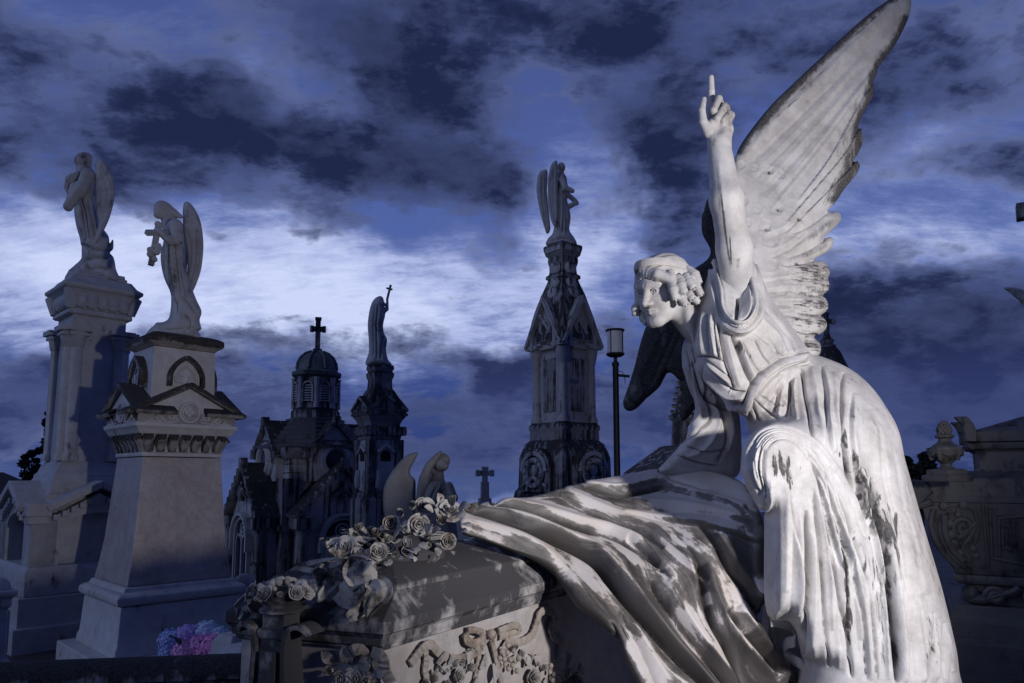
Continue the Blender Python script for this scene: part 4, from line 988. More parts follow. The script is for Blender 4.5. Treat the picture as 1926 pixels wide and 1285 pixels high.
# rose: spiral heart inside rings of opening petals
def rose_mesh(seed, open_=1.0, rings=4):
    rg = random.Random(seed); mb = MB()
    def petal(rad, ang, wid, hgt, lean, curl, zb):
        n, m = 8, 8; V = []; th = .075
        for side in (0, 1):
            for i in range(n + 1):
                q_ = -1 + 2 * i / n
                for j in range(m + 1):
                    t = j / m
                    r = rad * (.50 + .50 * math.sin(t * 1.5)) + lean * t ** 1.6 + curl * max(0, t - .72) ** 1.5 * 5
                    r -= side * th * (.55 + .45 * (1 - t))
                    a = ang + q_ * wid * (math.sin(min(PI, .45 + t * 2.0)) ** .6) * (1.0 - .12 * t)
                    z = zb + hgt * (t - .16 * q_ * q_ * t) - curl * max(0, t - .85) * 1.6 + .03 * math.sin(q_ * 3 + ang * 3) * t
                    V.append((r * math.cos(a), r * math.sin(a), z))
        k = (n + 1) * (m + 1); Fc = []
        q = lambda s_, i, j: s_ * k + i * (m + 1) + j
        for i in range(n):
            for j in range(m):
                Fc.append((q(0, i, j), q(0, i + 1, j), q(0, i + 1, j + 1), q(0, i, j + 1))); Fc.append((q(1, i, j + 1), q(1, i + 1, j + 1), q(1, i + 1, j), q(1, i, j)))
        for i in range(n):
            Fc.append((q(0, i, m), q(0, i + 1, m), q(1, i + 1, m), q(1, i, m))); Fc.append((q(1, i, 0), q(1, i + 1, 0), q(0, i + 1, 0), q(0, i, 0)))
        for j in range(m):
            Fc.append((q(0, 0, j), q(0, 0, j + 1), q(1, 0, j + 1), q(1, 0, j))); Fc.append((q(1, n, j), q(1, n, j + 1), q(0, n, j + 1), q(0, n, j)))
        mb.add(V, Fc)
    for k in range(rings):
        n = (2, 3, 3, 4, 5)[k]; rad = (.17, .32, .48, .64, .78)[k]
        for i in range(n):
            petal(rad, k * 1.25 + 2 * PI * i / n + rg.uniform(-.2, .2), (1.7, 1.3, 1.25, 1.0, .85)[k], (.72, .78, .84, .86, .80)[k], (.0, .03, .07, .14, .24)[k] * open_, (.02, .04, .10, .16, .22)[k] * open_, (.10, .02, -.10, -.22, -.34)[k])
    mb.lathe([(.02, -.30), (.30, -.16), (.42, .02), (.30, .2), (.02, .3)], 12)
    return mb
ROSE_SRC = [rose_mesh(1, 1.0, 4), rose_mesh(2, .6, 3), rose_mesh(3, 1.6, 5), rose_mesh(4, .35, 3)]
ROSE_ME = []
def aim(loc, dirv, size, spin=0.0):
    q = Vector(dirv).to_track_quat('Z', 'Y').to_matrix().to_4x4()
    return Matrix.Translation(Vector(loc)) @ q @ Matrix.Rotation(spin, 4, 'Z') @ Matrix.Scale(size, 4)
def org(o):
    return o.parent.location if o.parent else o.location
def add_rose(parent, loc, dirv, size, var, spin, name='rose', mat=None):
    """a copy of one of the carved roses as a part of parent"""
    o = bpy.data.objects.new(name, ROSE_ME[var]); COL.objects.link(o)
    o.parent = parent; o.matrix_parent_inverse = Matrix.Identity(4)
    o.matrix_basis = Matrix.Translation(-Vector(org(parent))) @ aim(loc, dirv, size, spin)
    return o
for i, m_ in enumerate(ROSE_SRC):
    o = m_.build('rose', M_ROSE); ROSE_ME.append(o.data); bpy.data.objects.remove(o)
def leaf_mb():
    mb = MB(); n = 8; R = []
    for i in range(n + 1):
        t = i / n; w = .34 * math.sin(PI * min(1, t * .93 + .04)) ** .8; x = t
        z = .16 * math.sin(t * 2.6) - .1 * t
        R.append([(x, -w, z + .10 * w), (x, 0, z - .03), (x, w, z + .10 * w), (x, w * .98, z + .10 * w - .03), (x, 0, z - .07), (x, -w * .98, z + .10 * w - .03)])
    return mb.rings(R)
o = leaf_mb().build('leaf', M_ROSE); LEAF_ME = o.data; bpy.data.objects.remove(o)
def add_leaf(parent, loc, dirv, upv, size, name='leaf', me=None):
    x = Vector(dirv).normalized(); z = Vector(upv); z = (z - x * z.dot(x)).normalized(); y = z.cross(x)
    M = Matrix((x, y, z)).transposed().to_4x4()
    o = bpy.data.objects.new(name, me or LEAF_ME); COL.objects.link(o); o.parent = parent
    o.matrix_basis = Matrix.Translation(-Vector(org(parent))) @ Matrix.Translation(Vector(loc)) @ M @ Matrix.Scale(size, 4)
    return o
# flowers and berries carved on the two visible sides of the chest
rg = random.Random(11)
for px, py, r, v in [(858, 1272, 13, 0), (996, 1276, 19, 0), (880, 1256, 13, 3), (1078, 1282, 20, 0), (838, 1285, 9, 1), (1020, 1256, 11, 3)]:
    add_rose(chest, PP(px, py, .012), PN + np.array([0, 0, .25]) + RNG.normal(0, .12, 3), r * .0021, v, rg.random() * 6, 'carved_rose')
for k in range(16):   # the swags of flowers hanging from the knot
    u = (k + .5) / 16; sgn = 1 if k % 2 else -1
    px = 926 + sgn * (18 + 120 * u ** .8); py = 1216 + 74 * u + rg.uniform(-6, 10)
    if py < 1292: add_rose(chest, PP(px, py, .008), PN + RNG.normal(0, .25, 3) + np.array([0, 0, .2]), rg.uniform(8, 14) * .0019, rg.choice([0, 1, 3, 3]), rg.random() * 6, 'carved_rose')
    a_ = rg.random() * 6.28; e = PP(px + math.cos(a_) * 8, py - math.sin(a_) * 8, .014) - PP(px, py, .008); add_leaf(chest, PP(px + rg.uniform(-12, 12), py + rg.uniform(-10, 10), .008), e, PN, rg.uniform(16, 24) * .0021, 'carved_leaf')
mb = MB()
for px, py, r in [(955, 1214, 5), (944, 1226, 5.5), (954, 1228, 5), (966, 1224, 5), (948, 1240, 5), (959, 1241, 5.5), (976, 1238, 5.5), (964, 1252, 5), (956, 1258, 4.5), (972, 1262, 5), (1036, 1252, 5), (1034, 1264, 4.5), (1042, 1268, 5), (1052, 1272, 4.5), (1060, 1264, 4), (1040, 1280, 5), (950, 1250, 4.5), (940, 1238, 4.5)]:
    c = PP(px, py, .022); rr = r * .0020; mb.cut()
    M = np.array(Matrix(aim(c, PN, rr, 0)))
    mb.lathe([(.05, -.7), (.8, -.5), (1, 0), (.8, .55), (.45, .78), (.28, .62), (.05, .55)], 12, M)
mb.parts('carved_berry', M_RELIEF, chest, world=True)
for px, py, ang, sz in [(905, 1225, 2.2, 24), (888, 1240, 2.5, 22), (1052, 1245, 1.3, 26), (1070, 1255, .9, 22), (875, 1268, 2.9, 18), (928, 1248, -1.5, 24), (1010, 1248, 1.9, 18), (985, 1256, 1.2, 16), (900, 1275, -2.2, 18), (915, 1232, -2.0, 26), (1090, 1262, .3, 20), (846, 1262, 2.6, 16), (940, 1218, -.8, 20)]:
    e = PP(px + math.cos(ang) * 8, py - math.sin(ang) * 8, .016) - PP(px, py, .012)
    add_leaf(chest, PP(px, py, .010), e, PN, sz * .0024, 'carved_leaf')
mb = MB()
for pts, w in [([(655, 1232, .01), (668, 1222, .03), (684, 1228, .02), (690, 1250, .012), (700, 1285, .01)], .03), ([(700, 1228, .012), (718, 1238, .03), (724, 1262, .02), (735, 1285, .012)], .034)]: mb.cut(); ribbon(mb, pts, w, PE, EN)
mb.build('ribbon', M_RELIEF, coffin, world=True)
for px, py, r, v in [(642, 1280, 12, 0), (668, 1278, 11, 2), (690, 1282, 10, 1), (622, 1262, 10, 1)]: add_rose(chest, PE(px, py, .014), EN + np.array([0, 0, .3]), r * .0022, v, rg.random() * 6, 'carved_rose')
for px, py, ang, sz in [(660, 1250, 2, 22), (680, 1262, 1, 22), (630, 1248, 2.4, 20), (705, 1270, .6, 20)]:
    e = PE(px + math.cos(ang) * 8, py - math.sin(ang) * 8, .016) - PE(px, py, .012); add_leaf(chest, PE(px, py, .010), e, EN, sz * .0024, 'carved_leaf')

# corner post with scrolls and a basket of fruit, at the foot end
post = thing('corner_post', 'carved marble post with scrolled sides and basket of stone fruit at the coffin foot', 'post', tuple(KQ(-.05, .26, -.70)))
pz = lambda px, py: P(px, py, 1.93)
Mx = Tm(tuple(KQ(-.055, .262, 0)), math.radians(-19))
mb = MB(); mb.stack([(.056, -.949), (.054, -.70), (.050, -.40), (.044, -.16), (.038, -.045), (.044, -.04), (.044, -.02), (.034, -.015), (.034, .018)], Mx); mb.build('shaft', M_LID, post, world=True, bevel=.003)
mb = MB()
for z, h in ((-.125, .11), (-.27, .14)): mb.box((0, -.048 if z > -.2 else -.0505, z), (.05, .012, h), Mx); mb.box((-.048 if z > -.2 else -.0505, 0, z), (.012, .05, h), Mx)
mb.build('sunk_panel', M_LID, post, world=True, bevel=.003)
mb = MB()
for sx in (-1, 1):
    mb.cut()
    c = crom([(sx * .040, .06, -.42), (sx * .055, .01, -.26), (sx * .048, -.02, -.14), (sx * .044, -.02, -.07), (sx * .052, -.02, -.022), (sx * .078, -.02, -.006), (sx * .100, -.01, -.016), (sx * .108, 0, -.034)], .004)
    R = []
    for i, q in enumerate(c[::2]):
        t = c[min(2 * i + 1, len(c) - 1)] - c[max(2 * i - 1, 0)]; t /= np.linalg.norm(t); n_ = np.array([-t[2], 0, t[0]]); y = np.array([0, 1., 0])
        R.append([q + n_ * .006 - y * .034, q + n_ * .006 + y * .034, q - n_ * .006 + y * .034, q - n_ * .006 - y * .034])
    mb.rings(R, Mx)
mb.parts('scroll', M_LID, post, world=True, smooth=True)
mb = MB(); mb.lathe([(.036, .016), (.056, .022), (.058, .030), (.046, .036), (.052, .044), (.070, .058), (.078, .074), (.080, .080), (.070, .080)], 28, Mx); bk = mb.build('basket', M_LID, post, world=True)
for k in range(13):
    a_ = PI + .2 + k * 2 * PI / 13; q = np.array([.074 * math.cos(a_), .074 * math.sin(a_), .074]); W_ = Mx[:3, :3] @ q + Mx[:3, 3]; d_ = Mx[:3, :3] @ np.array([math.cos(a_), math.sin(a_), .5])
    add_rose(post, W_, d_, .019 + .005 * math.sin(k * 2.7), (0, 2, 1, 0, 3)[k % 5], k * 1.7, 'carved_rose')
mb = MB(); rg2 = random.Random(5)
for i in range(26):
    a = 2 * PI * i / 34; mb.ball((.078 * math.cos(a), .078 * math.sin(a), .070 + .006 * math.sin(i * 2.3)), rg2.uniform(.006, .010), 12, Mx)
for i in range(30):
    a = rg2.random() * 6.28; r = .062 * math.sqrt(rg2.random()); mb.ball((r * math.cos(a), r * math.sin(a), .084 + .02 * (1 - r / .07)), rg2.uniform(.006, .012), 12, Mx)
mb.build('fruit', M_ROSE, bk, world=True, smooth=True, auto=False)
for px, py, r, v, d in [(505, 1262, 15, 0, .0), (485, 1275, 13, 2, .0), (520, 1285, 15, 0, .02), (545, 1272, 12, 1, .0), (500, 1240, 11, 1, .03), (528, 1250, 11, 3, 0), (478, 1255, 9, 1, .02)]: add_rose(post, P(px, py, 1.93 + d), (-.2, -1, .3), r * .0017, v, rg.random() * 6, 'carved_rose')

# cloth carved over the foot end of the lid
mb = MB()
def band(cl, wv, th, wob=.0, seed=0):
    c = crom(cl, 4); rgb = random.Random(seed); R = []
    X = np.array([P(*q[:3]) for q in c]); ww = [q[3] for q in c]
    for i in range(len(X)):
        t = X[min(i + 1, len(X) - 1)] - X[max(i - 1, 0)]; t /= np.linalg.norm(t)
        s = np.asarray(wv, float); s = s - t * (s @ t); s /= np.linalg.norm(s); n_ = np.cross(s, t)
        if n_ @ (EYE - X[i]) < 0: n_ = -n_
        w = ww[i]
        ring = [X[i] + s * w * k + n_ * (th * .5 + wob * math.sin(k * 5 + i * .12)) for k in (-1, -.6, -.2, .2, .6, 1)] + [X[i] + s * w * k - n_ * (th * .5 - wob * math.sin(k * 5 + i * .12)) for k in (1, .6, .2, -.2, -.6, -1)]
        R.append(ring)
    return R
for i, (cl, wv) in enumerate([
    ([(704, 1048, 2.12, .02), (690, 1056, 2.06, .028), (676, 1060, 2.03, .03), (668, 1078, 1.99, .034), (684, 1100, 1.97, .034)], (1, .3, 0)),
    ([(668, 1062, 2.05, .03), (690, 1066, 2.02, .034), (702, 1074, 1.99, .034), (694, 1096, 1.96, .034), (672, 1104, 1.97, .030)], (.3, .2, -1)),
    ([(640, 1108, 2.0, .03), (660, 1120, 1.965, .036), (690, 1132, 1.93, .030), (672, 1150, 1.90, .022), (655, 1164, 1.89, .012)], (.35, .2, .9)),
    ([(686, 1104, 1.965, .02), (706, 1098, 1.94, .03), (714, 1112, 1.915, .034), (704, 1128, 1.905, .028), (694, 1150, 1.89, .016), (692, 1162, 1.885, .004)], (.9, .2, .3)),
    ([(632, 1100, 2.03, .022), (612, 1122, 2.0, .022), (610, 1130, 1.99, .02)], (.8, .2, -.4)),
    ([(650, 1066, 2.1, .03), (618, 1078, 2.1, .034), (594, 1092, 2.08, .034)], (.3, .2, .8)), ([(600, 1092, 2.12, .03), (560, 1086, 2.15, .03), (528, 1100, 2.16, .02)], (.2, .3, .8)),
    ([(520, 1112, 2.10, .028), (480, 1130, 2.06, .034), (444, 1150, 2.03, .02)], (.4, .3, .6)), ([(505, 1118, 2.04, .024), (470, 1140, 2.0, .03), (452, 1166, 1.99, .014)], (.5, .2, .6)),
    ([(640, 1064, 2.16, .03), (580, 1074, 2.22, .03), (540, 1090, 2.25, .02)], (.2, .4, .8))]):
    mb.rings(band(cl, wv, .010, .006, i))
mb.build('carved_cloth', M_ROSE, coffin, world=True, smooth=True)

# ---- roses heaped on the lid
bq = thing('rose_bouquet', 'heap of carved marble roses and leaves lying on the coffin lid', 'bouquet', tuple(KQ(.33, .26, .15)))
rg = random.Random(3)
TOC = lambda L: (EYE - L) / np.linalg.norm(EYE - L)
BR = [(786, 986, 27, 0, 2.16, (.25, -.1)), (842, 1018, 21, 0, 2.20, (.35, -.1)), (765, 1022, 20, 1, 2.12, (-.1, .5)), (712, 1038, 22, 0, 2.07, (.1, .2)), (730, 1012, 17, 3, 2.10, (.1, .9)), (734, 984, 19, 0, 2.20, (.2, .4)), (708, 1000, 17, 1, 2.16, (-.2, .6)),
      (775, 950, 17, 3, 2.30, (.0, .8)), (752, 965, 17, 1, 2.30, (-.2, .5)), (830, 978, 21, 3, 2.16, (.1, .4)), (648, 1028, 20, 2, 2.10, (-.4, .5)), (676, 990, 16, 1, 2.20, (-.3, .8)), (652, 1062, 18, 1, 2.05, (-.3, .2)), (690, 1010, 15, 1, 2.18, (-.2, .5)), (806, 1026, 13, 3, 2.12, (.2, -.3)),
      (800, 950, 16, 2, 2.32, (.2, .7)), (672, 1040, 16, 0, 2.08, (-.2, .4)), (742, 1044, 12, 3, 2.06, (.1, -.3)), (845, 960, 22, 2, 2.24, (.3, .9))]
for px, py, r, v, Y, (tx, tz) in BR:
    L = P(px, py, Y); d = TOC(L) + np.array([tx, 0, tz]); add_rose(bq, L - d / np.linalg.norm(d) * .012, d, r * mpp(px, py, Y) * .88, v, rg.random() * 6)
BR += [(700, 1026, 15, 1, 2.12, (-.1, .4)), (690, 1056, 15, 3, 2.05, (.2, .3)), (762, 1004, 15, 3, 2.16, (.1, .4)), (818, 1004, 15, 1, 2.17, (.3, .1)), (772, 968, 14, 0, 2.26, (.1, .5)), (720, 962, 14, 3, 2.26, (-.2, .7)), (862, 990, 14, 3, 2.22, (.4, .2)), (640, 1046, 14, 3, 2.08, (-.3, .3)), (666, 1014, 14, 3, 2.14, (-.2, .5)), (816, 1036, 12, 1, 2.13, (.2, -.1)), (752, 1038, 12, 0, 2.09, (.1, 0)), (726, 1056, 11, 3, 2.06, (.1, -.1))]
BL = [(846, 950, 40, 60, 2.20), (862, 956, 44, 15, 2.20), (830, 945, 34, 110, 2.22), (858, 966, 36, -12, 2.19), (815, 962, 34, 150, 2.22), (800, 1002, 40, 50, 2.12), (812, 1000, 34, 20, 2.13), (790, 1022, 34, -40, 2.10), (822, 1030, 30, -80, 2.14), (770, 1040, 24, -60, 2.06), (748, 1048, 22, -20, 2.06),
      (735, 1052, 22, -100, 2.05), (724, 1056, 20, -60, 2.04), (688, 1048, 36, 60, 2.06), (672, 1060, 34, 20, 2.05), (640, 1050, 34, 120, 2.06), (660, 1010, 30, 100, 2.14), (640, 1076, 36, -120, 2.05), (620, 1070, 34, 170, 2.08),
      (870, 985, 34, -20, 2.2), (866, 1000, 26, 10, 2.2), (755, 990, 30, 30, 2.14), (690, 1075, 30, -100, 2.03), (700, 1060, 26, -70, 2.04), (780, 1046, 20, -90, 2.06), (850, 1036, 16, -60, 2.16), (632, 1040, 28, 160, 2.1)]
for px, py, ln_, ang, Y in BL:
    a = math.radians(ang); L = P(px, py, Y); e = P(px + 20 * math.cos(a), py - 20 * math.sin(a), Y - .03) - L
    add_leaf(bq, L, e, TOC(L) + np.array([rg.uniform(-.5, .5), 0, rg.uniform(.1, .9)]), ln_ * mpp(px, py, Y) * .70)
for k in range(34):      # small roses packed over the heap
    a_ = rg.uniform(0, 6.28); z_ = rg.uniform(.12, 1.0); r_ = math.sqrt(1 - z_ * z_)
    n_ = rv * math.cos(a_) * r_ / .19 + lv * math.sin(a_) * r_ / .14 + np.array([0, 0, z_ / .065]); n_ /= np.linalg.norm(n_)
    q = KQ(.36 + .19 * r_ * math.cos(a_), .27 + .14 * r_ * math.sin(a_), .135 + .065 * z_)
    add_rose(bq, q, n_ + TOC(q) * .5 + RNG.normal(0, .25, 3), rg.uniform(.018, .031), rg.choice([0, 1, 1, 2, 3, 3]), rg.random() * 6)
for k in range(40):      # leaves bedded under the roses
    a_ = rg.uniform(0, 6.28); r_ = rg.uniform(.35, 1.0); q = KQ(.36 + .185 * r_ * math.cos(a_), .27 + .135 * r_ * math.sin(a_), .135 + .066 * math.sqrt(max(0, 1 - r_ * r_)) + .004)
    d_ = (q - KQ(.36, .27, .10)); add_leaf(bq, q, d_ * [1, 1, .3] + RNG.normal(0, .05, 3), d_ / np.linalg.norm(d_) + np.array([0, -.3, .4]), rg.uniform(.045, .07))
mb = MB(); mb.ball(KQ(.36, .27, .135), (.19, .14, .065), 16); mb.build('stems', M_LID, bq, world=True, smooth=True)

# ---- the pall: heavy cloth carved in marble
def pall_mat():
    m, nt, b = newmat('pall_marble')
    geo = nd(nt, 'ShaderNodeNewGeometry'); pos = geo.outputs['Position']
    au = nd(nt, 'ShaderNodeAttribute', attribute_name='along'); ac = nd(nt, 'ShaderNodeAttribute', attribute_name='across'); cl = nd(nt, 'ShaderNodeAttribute', attribute_name='clean'); dr = nd(nt, 'ShaderNodeAttribute', attribute_name='dirt_shade')
    cv = nd(nt, 'ShaderNodeCombineXYZ'); ln(nt, au.outputs['Fac'], cv.inputs[0]); ln(nt, ac.outputs['Fac'], cv.inputs[1])
    mp = nd(nt, 'ShaderNodeMapping'); mp.inputs['Scale'].default_value = (2.0, 13, 1); ln(nt, cv.outputs[0], mp.inputs[0])
    s1 = noise(nt, mp.outputs[0], 1.0, 9, .66, .7); n1 = noise(nt, pos, 4.5, 9, .68, .3); n4 = noise(nt, pos, 60, 5, .65); n5 = noise(nt, pos, 16, 8, .7)
    k = mth(nt, 'ADD', mth(nt, 'MULTIPLY', s1, .62), mth(nt, 'MULTIPLY', n1, .38))
    k = mth(nt, 'ADD', k, mth(nt, 'MULTIPLY', mth(nt, 'SUBTRACT', n5, .5), .18))
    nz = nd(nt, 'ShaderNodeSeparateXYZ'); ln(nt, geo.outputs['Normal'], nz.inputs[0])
    k = mth(nt, 'ADD', k, mth(nt, 'MULTIPLY', mth(nt, 'SUBTRACT', .42, nz.outputs[2]), .16))  # light put into the colour: lit tops paler, steep falls darker
    k = mth(nt, 'SUBTRACT', k, mth(nt, 'MULTIPLY', cl.outputs['Fac'], .19)); k = mth(nt, 'ADD', k, mth(nt, 'MULTIPLY', dr.outputs['Fac'], .12))
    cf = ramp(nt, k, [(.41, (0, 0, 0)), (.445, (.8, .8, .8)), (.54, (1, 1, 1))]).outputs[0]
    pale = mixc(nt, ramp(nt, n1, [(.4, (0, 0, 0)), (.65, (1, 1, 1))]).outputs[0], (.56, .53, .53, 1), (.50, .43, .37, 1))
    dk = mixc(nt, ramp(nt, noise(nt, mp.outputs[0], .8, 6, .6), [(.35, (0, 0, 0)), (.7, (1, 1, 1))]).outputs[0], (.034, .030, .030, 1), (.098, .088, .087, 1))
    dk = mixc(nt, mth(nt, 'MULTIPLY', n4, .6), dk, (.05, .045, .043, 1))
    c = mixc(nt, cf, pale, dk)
    ln(nt, c, b.inputs['Base Color']); b.inputs['Roughness'].default_value = .55
    bp = nd(nt, 'ShaderNodeBump', Strength=.2, Distance=.005); ln(nt, mth(nt, 'ADD', n4, n5), bp.inputs['Height']); ln(nt, bp.outputs[0], b.inputs['Normal'])
    return m
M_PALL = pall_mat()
yd = rbf([(866, 955, 2.50), (950, 943, 2.70), (1085, 911, 2.94), (1180, 893, 3.08), (1260, 882, 3.12), (1350, 888, 3.02), (1405, 912, 2.84), (1434, 1000, 2.64), (870, 1000, 2.42), (960, 1035, 2.50), (1060, 1085, 2.58), (1000, 1000, 2.60), (1150, 1010, 2.78), (1300, 985, 2.80), (1120, 1130, 2.50), (1180, 1200, 2.44), (1250, 1300, 2.38), (1180, 1090, 2.60),
          (1300, 1120, 2.60), (1380, 1080, 2.64), (1437, 1100, 2.62), (1400, 1200, 2.56), (1500, 1310, 2.74), (1380, 1310, 2.50), (1300, 1220, 2.52), (1476, 1240, 2.72), (1250, 930, 3.0), (1350, 940, 2.84)])
A_ = crom([(866, 952), (910, 948), (985, 939), (1085, 911), (1180, 892), (1235, 882), (1300, 884), (1360, 892), (1402, 912), (1424, 950), (1433, 1000), (1430, 1050), (1433, 1100), (1437, 1165), (1470, 1235), (1500, 1290), (1520, 1330)], 3)
B_ = crom([(868, 975), (872, 1002), (905, 1014), (960, 1036), (1010, 1055), (1046, 1076), (1062, 1098), (1090, 1128), (1130, 1165), (1160, 1200), (1180, 1240), (1205, 1290), (1220, 1330), (1300, 1350), (1400, 1350), (1520, 1345)], 3)
def resam(c, n):
    L = np.concatenate([[0], np.cumsum(np.linalg.norm(np.diff(c, axis=0), axis=1))]); t = np.linspace(0, L[-1], n)
    return np.stack([np.interp(t, L, c[:, k]) for k in (0, 1)], 1)
nu, nv = 300, 170
a_ = resam(A_, nu); b_ = resam(B_, nu)
v = np.linspace(0, 1, nv)[None, :, None]
UVp = a_[:, None] * (1 - v) + b_[:, None] * v
Yd = yd(UVp[..., 0], UVp[..., 1])
# rolled edges
ed = np.minimum(np.minimum(np.arange(nv)[None, :] / 9.0, (nv - 1 - np.arange(nv))[None, :] / 9.0), np.minimum(np.arange(nu)[:, None] / 6.0, 1e9))
Yd = Yd + .045 * (1 - np.sqrt(1 - (1 - np.clip(ed, 0, 1)) ** 2))
dd = FWD + RGT * ((UVp[..., 0:1] - CX) / F) + UP * ((CY - UVp[..., 1:2]) / F)
V = (EYE + dd * (Yd[..., None] / dd[..., 1:2])).reshape(-1, 3)
I = np.arange(nu * nv).reshape(nu, nv)
Q = np.stack([I[:-1, :-1], I[:-1, 1:], I[1:, 1:], I[1:, :-1]], -1).reshape(-1, 4)
S = Sculpt(V, Q)
if (S.N[:, 1].mean() > 0): Q = Q[:, ::-1].copy(); S = Sculpt(V, Q)
st = S.stroke
T5 = .35
for pts, w, a, k in [
    ([(873, 952), (945, 979), (1033, 1013), (1109, 1049), (1149, 1093), (1185, 1136), (1236, 1194), (1283, 1245), (1330, 1290), (1375, 1345)], 9, .050, 'g'),
    ([(866, 980), (930, 996), (985, 1012), (1030, 1044), (1068, 1086), (1100, 1140), (1135, 1190), (1165, 1240), (1190, 1290), (1210, 1340)], 16, .026, 'r'),
    ([(900, 955), (990, 978), (1060, 1006), (1120, 1034), (1165, 1078), (1215, 1140), (1262, 1200), (1310, 1255), (1350, 1300), (1395, 1350)], 12, .034, 'r'),
    ([(920, 947), (1004, 966), (1091, 994), (1149, 1006), (1200, 1032), (1240, 1060)], 7, .034, 'g'),
    ([(930, 942), (1010, 955), (1100, 980), (1160, 992), (1215, 1018)], 9, .022, 'r'),
    ([(1054, 928), (1109, 962), (1163, 988), (1210, 1005), (1250, 1030)], 6, .022, 'g'), ([(1060, 922), (1120, 948), (1180, 972), (1240, 996), (1290, 1040), (1320, 1110)], 9, .018, 'r'),
    ([(1095, 914), (1150, 928), (1182, 930), (1251, 915)], 5, .024, 'g'), ([(1100, 908), (1170, 914), (1240, 900)], 5, .014, 'r'), ([(1254, 896), (1295, 908), (1331, 920)], 4, .014, 'g'), ([(1240, 900), (1262, 912), (1340, 935), (1405, 955)], 7, .016, 'r'),
    ([(1150, 945), (1230, 958), (1320, 964), (1410, 985)], 5, .014, 'g'), ([(1190, 940), (1290, 948), (1380, 968), (1425, 990)], 7, .014, 'r'), ([(1170, 965), (1260, 978), (1340, 990), (1428, 1020)], 7, .014, 'w'),
    ([(1310, 985), (1338, 1016), (1363, 1064), (1400, 1111), (1440, 1169), (1490, 1242), (1510, 1290), (1525, 1340)], 8, .028, 'g'), ([(1350, 1000), (1385, 1050), (1420, 1100), (1440, 1140)], 12, .016, 'r'),
    ([(1222, 1090), (1236, 1114), (1269, 1162), (1309, 1216), (1352, 1271), (1375, 1305), (1400, 1350)], 8, .034, 'g'), ([(1250, 1070), (1275, 1130), (1310, 1185), (1360, 1250), (1395, 1300), (1425, 1350)], 13, .028, 'r'),
    ([(1310, 1060), (1323, 1107), (1338, 1169), (1367, 1223), (1392, 1290), (1412, 1345)], 8, .038, 'g'), ([(1330, 1060), (1352, 1130), (1380, 1185), (1420, 1240), (1455, 1290), (1490, 1345)], 12, .028, 'r'),
    ([(1368, 1150), (1384, 1172), (1418, 1209), (1470, 1268)], 7, .034, 'g'), ([(1390, 1140), (1425, 1190), (1466, 1240), (1500, 1295)], 9, .024, 'r'),
    ([(1150, 1170), (1168, 1215), (1186, 1280), (1200, 1340)], 5, .014, 'g'), ([(1190, 1170), (1215, 1215), (1245, 1265), (1265, 1300), (1285, 1350)], 9, .018, 'r'), ([(1168, 1150), (1195, 1200), (1225, 1262), (1240, 1300), (1255, 1350)], 6, .020, 'g'),
    ([(1180, 1010), (1225, 1045), (1260, 1095)], 8, .016, 'g'), ([(1265, 1000), (1300, 1040), (1330, 1095)], 8, .016, 'g'), ([(1415, 960), (1428, 1000), (1428, 1060), (1432, 1130)], 8, .02, 'r')]:
    st(pts, w, a, k, (.12, .1), .35)
    if k == 'g': st(pts, w * .42, a * .5, 'g', (.12, .1), .35)
for pts, w, v_ in [([(866, 968), (905, 990), (990, 1008), (1040, 1050), (1062, 1085)], 9, 1.0), ([(950, 960), (1030, 985), (1080, 1010), (1120, 1028)], 8, 1.), ([(930, 940), (1020, 952), (1110, 985), (1180, 1010), (1215, 1030)], 9, 1.), ([(1090, 905), (1180, 900), (1240, 890)], 10, 1.), ([(1050, 930), (1150, 960), (1260, 985)], 8, .9), ([(1250, 890), (1330, 905), (1400, 930)], 18, 1.), ([(1190, 945), (1300, 955), (1400, 985)], 12, .9),
                   ([(1150, 1010), (1190, 1050), (1200, 1062)], 6, 1.), ([(1260, 1012), (1290, 1030)], 6, 1.), ([(1105, 1130), (1098, 1145)], 4, .7), ([(1180, 1200), (1215, 1250), (1240, 1300)], 16, .9), ([(1265, 1140), (1300, 1180), (1330, 1240)], 18, .9), ([(1330, 1110), (1335, 1140)], 5, .8), ([(1385, 1170), (1440, 1240)], 12, .8), ([(1410, 1000), (1425, 1040)], 6, .5), ([(1110, 1150), (1112, 1165)], 4, .7), ([(1340, 1200), (1370, 1260)], 10, .7), ([(1230, 1000), (1320, 1090)], 6, .7), ([(1420, 1080), (1430, 1130)], 6, .7)]: S.paint('clean', pts, w * 1.15, v_, tol=.4)
for pts, w, v_ in [([(1060, 1090), (1120, 1150), (1170, 1215)], 14, .6), ([(1110, 1060), (1180, 1130), (1250, 1215)], 16, .5), ([(1200, 1010), (1280, 1050), (1380, 1060)], 22, .6), ([(1380, 1010), (1415, 1100)], 18, .5), ([(1100, 935), (1200, 945)], 6, .6)]: S.paint('dirt_shade', pts, w, v_, tol=.4)
V, Q = S.done(1, .3)
# give the cloth its thickness
N = vnormals(V, Q); n0 = len(V)
V2 = np.vstack([V, V - N * .022]); Q2 = np.vstack([Q, Q[:, ::-1] + n0])
rim = np.concatenate([I[0, :], I[1:, -1], I[-1, -2::-1], I[-2:0:-1, 0]]); rr = np.roll(rim, -1)
Q2 = np.vstack([Q2, np.stack([rim, rr, rr + n0, rim + n0], 1)])
al = np.repeat((np.arange(nu) / nu)[:, None], nv, 1); acr = np.repeat((np.arange(nv) / nv)[None], nu, 0)
